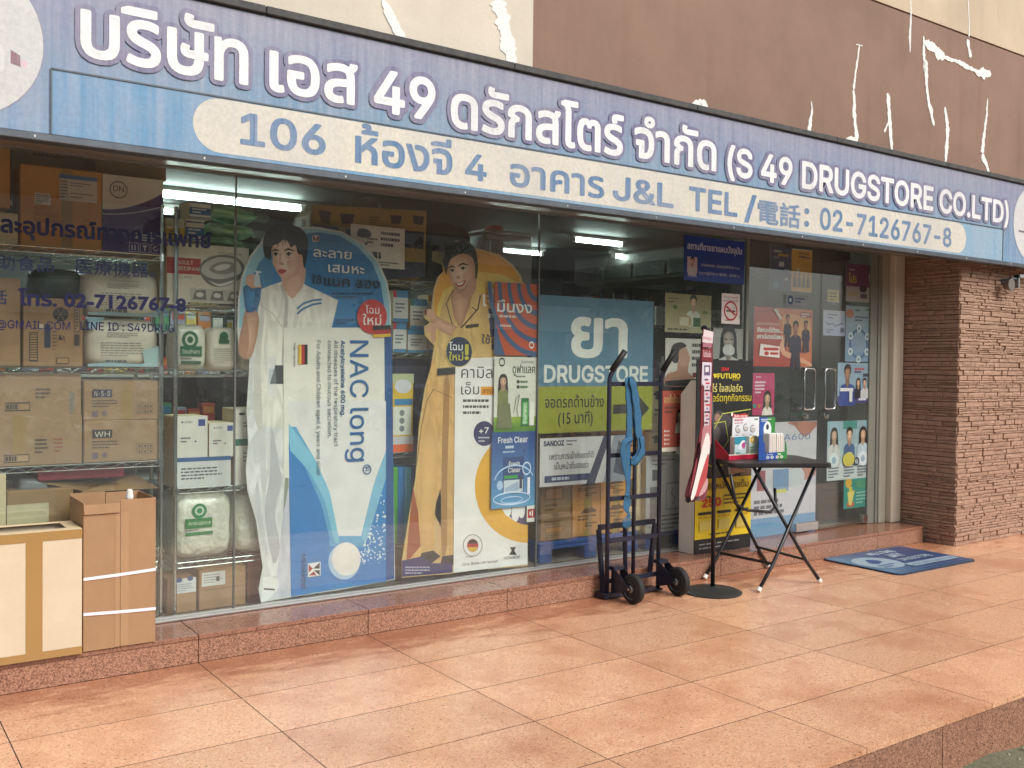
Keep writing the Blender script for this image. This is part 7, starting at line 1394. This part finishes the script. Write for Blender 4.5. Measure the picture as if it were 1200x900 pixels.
p.ell(.62, .285, .02, .01, (240, 240, 230)); p.rect(.78, .56, .98, .612, (110, 90, 70)); p.poly([(.6, .54), (.74, .57), (.9, .59), (.62, .6)], (176, 130, 104))
p.text("ไร่ จัดหนัก จัดเต็ม", (.06, .675), (.94, .668), .026, (44, 40, 26), off=.004); p.text("250", (.12, .762), (.44, .757), .042, (196, 44, 40), off=.03); p.lines(.5, .705, .96, 3, .02, .008, (60, 56, 30)); p.rect(.485, .70, .49, .77, (90, 84, 40)); p.lines(.1, .705, .42, 1, 1, .008, (60, 56, 30))
for x in (.05, .38, .70): p.rect(x, .785, x+.24, .80, (30, 30, 26)); p.text("ลด 150 บาท", (x+.01, .82), (x+.23, .819), .010, (150, 50, 30)); p.rect(x+.02, .83, x+.22, .885, (206, 186, 90))
p.lines(.25, .90, .95, 1, 1, .007, (70, 64, 30)); p.build('print', M_PRINT, bd, fixn=False)

# folding table
tc = [Vector((3.336, .2, 0)), Vector((2.995, -.28, 0)), Vector((3.545, -.585, 0)), Vector((3.79, -.104, 0))]; TZ = .736
cen = sum(tc, Vector())/4; tb = thing('folding_table', 'small black folding table with white-capped legs in front of the door', 'table', (cen.x, cen.y, 0))
q = []
for i in range(4):       # rounded corners
    a, b, c = tc[i-1], tc[i], tc[(i+1) % 4]; u1, u2 = (a-b).normalized()*.05, (c-b).normalized()*.05
    for k in range(5): t = k/4; q.append(b+u1*(1-t)**2+u2*t**2)
def flat(z0, z1, grow=0): return [(p.x+(p.x-cen.x)*grow, p.y+(p.y-cen.y)*grow, z) for z in (z0, z1) for p in q]
n = len(q); MB().add(flat(TZ-.018, TZ), [tuple(range(n))[::-1], tuple(range(n, 2*n))]+[(i, (i+1) % n, n+(i+1) % n, n+i) for i in range(n)]).build('table_top', M_TABLE, tb)
MB().add(flat(TZ-.026, TZ-.0185, .004), [tuple(range(n))[::-1], tuple(range(n, 2*n))]+[(i, (i+1) % n, n+(i+1) % n, n+i) for i in range(n)]).build('table_edge', M_BLACKM, tb)
feet = [at(889, 692, Z=.012), at(961, 681, Z=.012), Vector((3.66, -.022, .012)), Vector((3.07, -.022, .012))]
tops = [at(949, 546, Z=.71), at(904, 548, Z=.71), at(858, 547, Z=.71), at(887, 547, Z=.71)]
tops = [Vector((3.62, -.40, .712)), Vector((3.14, -.33, .712)), Vector((3.22, .04, .712)), Vector((3.60, -.02, .712))]
kink = []
for f, tp_ in zip(feet, tops):
    k = Vector((f.x+(tp_.x-f.x)*.24, f.y+(tp_.y-f.y)*.2, .15)); kink.append(k)
    MB().tube([f, k-(k-f)*.12, k+(tp_-k)*.05, tp_], .0105, 10).build('leg', M_BLACKM, tb, smooth=True)
    MB().tube([f-(k-f).normalized()*.004, f+(k-f).normalized()*.02], .0135, 10).build('foot_cap', M_WPL, tb)
MB().tube([kink[0], kink[3]], .009, 8).build('brace', M_BLACKM, tb); MB().tube([kink[1], kink[2]], .009, 8).build('brace', M_BLACKM, tb)
MB().tube([tops[0], tops[3]], .009, 8).build('brace', M_BLACKM, tb); MB().tube([tops[1], tops[2]], .009, 8).build('brace', M_BLACKM, tb)
lp = [at(856, 556, Y=-.3), at(862, 590, Y=-.3), at(875, 598, Y=-.3), at(902, 600, Y=-.3), at(909, 594, Y=-.3), at(908, 572, Y=-.3)]
MB().tube(lp, .0085, 8).build('locking_bar', M_BLACKM, tb, smooth=True)
# displays on the table
def on_table(u, v): return at(u, v, Z=TZ+.001)
a0 = on_table(856, 536); DY = a0.y+.02
ds = thing('display_stand', 'white and red cardboard display stand on the left of the folding table', 'display', (a0.x+.1, DY, TZ+.001))
x0, x1 = at(857, 530, Y=DY).x, at(889, 530, Y=DY).x; zt2 = at(872, 489, Y=DY).z
MB().prism([(x0, TZ+.002), (x1, TZ+.002), (x1, zt2), (x0+.01, zt2+.003)], DY, DY+.004, (226, 226, 228)).build('back_card', M_PRINT, ds, fixn=False)
p = Print(DY, unitP(x0, zt2, x1, TZ)); p.ar = (x1-x0)/(zt2-TZ); p.poly([(.06, -.10), (.2, -.07), (.5, -.10), (.58, .0), (.06, .01)], (200, 50, 46), 2); p.text("สั่งซื้อ สุขภาพ", (.08, .0), (.56, .0), .05, (236, 230, 226), off=.02); p.lines(.1, .05, .7, 1, 1, .035, (180, 50, 60)); p.lines(.1, .13, .68, 1, 1, .02, (180, 50, 60)); p.rect(.82, .04, .95, .08, (110, 130, 120))
for x, y in ((.22, .30), (.5, .26), (.76, .30)): p.arc(x, y, .09, .10, .02, 0, 5.2, (110, 110, 120), 14, .02); p.ell(x, y+.01, .04, .05, (206, 190, 180))
for x in (.2, .45, .7): p.lines(x-.06, .44, x+.08, 1, 1, .02, (150, 150, 160))
p.build('print', M_PRINT, ds, fixn=False)
yb0 = DY-.14; xq0, xq1 = at(854, 540, Y=yb0).x, at(898, 540, Y=yb0).x
MB().prism([(xq0, TZ+.0015), (xq1, TZ+.0015), (xq1, TZ+.03), (xq0, TZ+.03)], yb0, yb0+.004, (186, 30, 60)).prism([(xq0, TZ+.027), (xq1, TZ+.027), (xq1, TZ+.034), (xq0, TZ+.034)], yb0-.001, yb0+.003, (206, 190, 180)).build('tray_front', M_PRINT, ds, fixn=False)
MB().add([(xq0, yb0+.004, TZ+.0015), (xq0, DY, TZ+.0015), (xq0, DY, TZ+.14), (xq0, yb0+.05, TZ+.07), (xq0, yb0+.004, TZ+.034), (xq0+.003, yb0+.004, TZ+.0015), (xq0+.003, DY, TZ+.0015), (xq0+.003, DY, TZ+.14), (xq0+.003, yb0+.05, TZ+.07), (xq0+.003, yb0+.004, TZ+.034)], [(0, 1, 2, 3, 4), (9, 8, 7, 6, 5)]+[(i, (i+1) % 5, 5+(i+1) % 5, 5+i) for i in range(5)]).build('tray_side', pm('red_card', (176, 30, 56), .5), ds)
yp = yb0+.03
for k, (u0, u1, v0, lb_, dr) in enumerate(((861, 874, 512, 'teal and white tin-like pack on the red display tray', lambda p: (p.rect(0, 0, 1, 1, (186, 206, 206)), p.rect(0, 0, 1, .35, (50, 140, 160)), p.poly([(.3, .5), (.6, .2), (.9, .2), (.8, .5), (.5, .6)], (222, 228, 232), 2), p.poly([(.6, .35), (.9, .25), (.9, .5), (.7, .55)], (190, 80, 140), 2), p.rect(.1, .7, .5, .9, (120, 160, 160)))),
                                       (878, 887, 511, 'white pack with orange flower burst on the red display tray', lambda p: (p.rect(0, 0, 1, 1, (206, 222, 206)), p.ell(.45, .18, .35, .16, (226, 170, 60)), p.ell(.45, .18, .15, .07, (236, 226, 190)), p.lines(.15, .5, .85, 3, .12, .05, (110, 150, 100)))),
                                       (888, 895, 512, 'white pack with orange wave at the right of the red tray', lambda p: (p.rect(0, 0, 1, 1, (220, 222, 210)), p.poly([(.1, .1), (.9, .05), (.9, .3), (.1, .4)], (220, 120, 50), 2), p.lines(.1, .5, .9, 3, .12, .05, (120, 140, 110)))))):
    carton('medicine_pack', lb_, 'pack', (u0, v0), (u1, 531), yp, .04, M_WPL, dr, zbase=TZ+.003)
a1 = on_table(903, 537); DY2 = a1.y+.03
d2_ = thing('display_stand', 'blue and green cardboard display stand on the right of the folding table', 'display', (a1.x, DY2, TZ+.001))
x0, x1 = at(890, 520, Y=DY2).x, at(908, 520, Y=DY2).x; zt3 = at(898, 489, Y=DY2).z
MB().prism([(x0, TZ+.002), ((x0+x1)/2, TZ+.002), ((x0+x1)/2, zt3), (x0, zt3)], DY2, DY2+.004, (40, 84, 160)).prism([((x0+x1)/2, TZ+.002), (x1, TZ+.002), (x1, zt3), ((x0+x1)/2, zt3)], DY2, DY2+.004, (50, 130, 60)).build('back_card', M_PRINT, d2_, fixn=False)
p = Print(DY2, unitP(x0, zt3, x1, TZ)); p.ar = (x1-x0)/(zt3-TZ); p.ell(.5, .3, .25, .20, (222, 226, 226)); p.ell(.5, .24, .09, .07, (40, 44, 60)); p.lines(.36, .38, .62, 1, 1, .03, (60, 90, 140)); p.lines(.1, .04, .85, 2, .04, .02, (220, 226, 226)); p.build('print', M_PRINT, d2_, fixn=False)
yb2 = DY2-.10; xa, xm2, xc2 = at(896, 540, Y=yb2).x, at(911, 540, Y=yb2).x, at(922, 540, Y=yb2).x; xa0 = at(889, 540, Y=yb2).x
arcp = lambda c, r, h, s: [(c+s*r*math.sin(a), TZ+.002+h*math.cos(a)) for a in [PI/2*i/8 for i in range(9)]]
mb = MB(); mb.prism([(xm2, TZ+.002)]+arcp(xa0, 0, .001, 1)[:1]+[(xa0, TZ+.15), (xa0+.02, TZ+.145), (xa+.0, TZ+.10), (xa+.004, TZ+.045), (xm2, TZ+.045)], yb2, yb2+.004, (36, 76, 150)); mb.prism([(xm2, TZ+.002), (xc2, TZ+.002), (xc2, TZ+.06), (xc2-.008, TZ+.10), (xc2-.015, TZ+.11), (xc2-.015, TZ+.045), (xm2, TZ+.045)], yb2, yb2+.004, (50, 130, 60))
mb.build('tray_front', M_PRINT, d2_, fixn=False)
p = Print(yb2, unitP(xa, TZ+.045, xc2, TZ+.002)); p.ar = 2.2
for i, c in enumerate(((60, 90, 140), (60, 90, 140), (200, 100, 50), (200, 100, 50))): p.ell(.14+i*.19+(.04 if i > 1 else 0), .68, .07, .2, (214, 216, 212)); p.ell(.14+i*.19+(.04 if i > 1 else 0), .68, .035, .1, c)
p.text("Andy", (.08, .34), (.36, .34), .18, WHITE); p.text("Aloe", (.58, .34), (.86, .34), .18, WHITE) if 0 else p.lines(.58, .2, .86, 1, 1, .15, WHITE); p.build('print', M_PRINT, d2_, fixn=False)
for k, (u0, u1) in enumerate(((901.5, 905), (905.5, 909), (910, 914), (914.5, 918))):
    carton('medicine_pack', ('first', 'second', 'third', 'fourth')[k]+' slim white packet from the left in the blue and green display', 'pack', (u0, 508), (u1, 530), yb2+.012, .05, M_WPL, lambda p: (p.rect(.05, .02, .95, .98, (220, 214, 206)), p.rect(.4, .1, .6, .8, (206, 170, 150))), zbase=TZ+.003)

# door mat
A_, B2, C2_, D_ = at(968, 656, Z=0), at(1050, 676, Z=0), at(1144, 658, Z=0), at(1053, 640, Z=0)
mx0, mx1, my0, my1 = (A_.x+B2.x)/2, (C2_.x+D_.x)/2, (B2.y+C2_.y)/2, (A_.y+D_.y)/2
mat = thing('door_mat', 'blue rubber-edged welcome mat in front of the shop door', 'mat', ((mx0+mx1)/2, (my0+my1)/2, 0))
def rr_(x0, x1, y0, y1, r, z): return [(cx+r*math.cos(a), cy+r*math.sin(a), z) for cx, cy, s in ((x1-r, y1-r, 0), (x0+r, y1-r, 1), (x0+r, y0+r, 2), (x1-r, y0+r, 3)) for a in [s*PI/2+PI/2*k/5 for k in range(6)]]
L0, L1 = rr_(mx0, mx1, my0, my1, .05, .0012), rr_(mx0+.002, mx1-.002, my0+.002, my1-.002, .05, .009); n = len(L0)
MB().add(L0+L1, [tuple(range(n))[::-1], tuple(range(n, 2*n))]+[(i, (i+1) % n, n+(i+1) % n, n+i) for i in range(n)]).build('rubber_base', pm('black_mat_rubber', (34, 44, 66), .8), mat)
class Floor(Print):
    def add(s, vs, fs, col=(128,)*3, mi=0): return MB.add(s, [(x, z, .0095+(s.y-y)*1.2) for x, y, z in vs], fs, col, mi)
fp_ = Floor(0, lambda a, b: (mx0+a*(mx1-mx0), my1+b*(my0-my1)), e=.00015)
fp_.poly([((x-mx0)/(mx1-mx0), (y-my1)/(my0-my1)) for x, y, z in rr_(mx0+.012, mx1-.012, my0+.012, my1-.012, .045, 0)], (72, 108, 142))
for i in range(10): a = .025+i*.095; fp_.rect(a, .04+(.012 if i == 0 else 0), a+.095, .96, tuple(int(u+(w-u)*min(1, i/5)) for u, w in zip((90, 124, 152), (52, 72, 112))))
fp_.ell(.23, .5, .19, .28, (150, 170, 184), 36); fp_.poly([(.15, .5), (.2, .38), (.25, .34), (.3, .4), (.29, .5), (.24, .52), (.2, .56)], (50, 80, 130), 3); fp_.lines(.12, .6, .34, 2, .07, .04, (60, 90, 140))
Wm = (176, 194, 210)
fp_.text("WELCOME", (.42, .22), (.74, .22), .10, Wm, off=.03); fp_.text("JAY", (.50, .42), (.68, .42), .14, Wm, off=.03); fp_.text("DRUGSTORE", (.46, .60), (.84, .60), .10, Wm, off=.02)
fp_.poly([(.36, .70), (.93, .70), (.95, .76), (.93, .84), (.36, .84), (.34, .77)], (150, 170, 184)); fp_.text("www.s49drugstore.com", (.38, .80), (.91, .80), .06, (50, 80, 140))
for a, b, c, d_ in ((.06, .91, .95, .925), (.06, .07, .95, .08), (.945, .08, .952, .92)): fp_.rect(a, b, c, d_, (104, 132, 168))
fp_.build('mat_print', M_PRINT, mat, fixn=False)

# =================================================================== WHAT THE GLASS MIRRORS: the street side
rd = struct('road', MB().box(-60, -14, -.234, 60, -6.5, -.226), pm('road_asphalt', (80, 80, 80), .9, .2, 4))
ob = thing('office_building', 'pale office building with dark window bands across the road', 'building', (0, -32, -.23))
MB().box(-40, -38, -.23, 40, -32, 9.0).build('wall', pm('pale_render', (196, 194, 186), .8), ob)
for k in range(3): MB().box(-39, -32.0, 1.2+k*2.9, 39, -31.96, 2.9+k*2.9).build('window_band', pm('dark_window', (40, 50, 56), .15), ob)
M_CROWN = pm('tree_leaves', (60, 86, 40), .6, .4, 2); M_TRUNK = pm('tree_bark', (80, 66, 50), .9, .3, 8, 20, .02)
for i, (x, y, h, lab) in enumerate(((-9, -17, 5.0, 'broad street tree mirrored left of the standees'), (-1, -19, 4.4, 'low street tree mirrored in the left shelving'), (5.5, -18, 4.8, 'street tree mirrored between the standees'), (12, -18, 4.6, 'street tree mirrored in the drugstore board'), (20, -17.5, 5.2, 'street tree mirrored in the door glass'))):
    t = thing('street_tree', lab, 'tree', (x, y, -.23), 'trees across the road'); r6 = random.Random(40+i); b = MB()
    for k in range(2600):
        a = r6.uniform(0, 2*PI); ph = math.acos(r6.uniform(-1, 1)); R_ = h*.36*(.6+.4*r6.random()**.4)*(1+.25*math.sin(a*3+ph*2)); c = Vector((x+R_*math.sin(ph)*math.cos(a), y+R_*math.sin(ph)*math.sin(a), h*.66+R_*.8*math.cos(ph))); s = r6.uniform(.08, .2)
        u = Vector((r6.uniform(-1, 1), r6.uniform(-1, 1), r6.uniform(-1, 1))).normalized()*s; v = Vector((r6.uniform(-1, 1), r6.uniform(-1, 1), r6.uniform(-1, 1))).normalized()*s; b.add([c-u, c+v*.6, c+u, c-v*.6], [(0, 1, 2, 3)])
    b.build('crown', M_CROWN, t, fixn=False); MB().tube([(x, y, -.23), (x+.1, y, h*.35), (x, y+.1, h*.7)], [.2, .15, .06], 8).build('trunk', M_TRUNK, t)
hg = MB(); r7 = random.Random(9)
for k in range(5000):
    c = Vector((r7.uniform(-22, 22), -14.8+r7.uniform(-.4, .4), r7.uniform(-.2, .7))); u = Vector((r7.uniform(-1, 1), r7.uniform(-1, 1), r7.uniform(-1, 1))).normalized()*.12; v = Vector((r7.uniform(-1, 1), r7.uniform(-1, 1), r7.uniform(-1, 1))).normalized()*.12; hg.add([c-u, c+v, c+u, c-v], [(0, 1, 2, 3)])
tag(hg.build('roadside_hedge', M_CROWN, fixn=False), 'clipped hedge across the road mirrored low in the glass', 'hedge')
print('objects', len(bpy.data.objects))
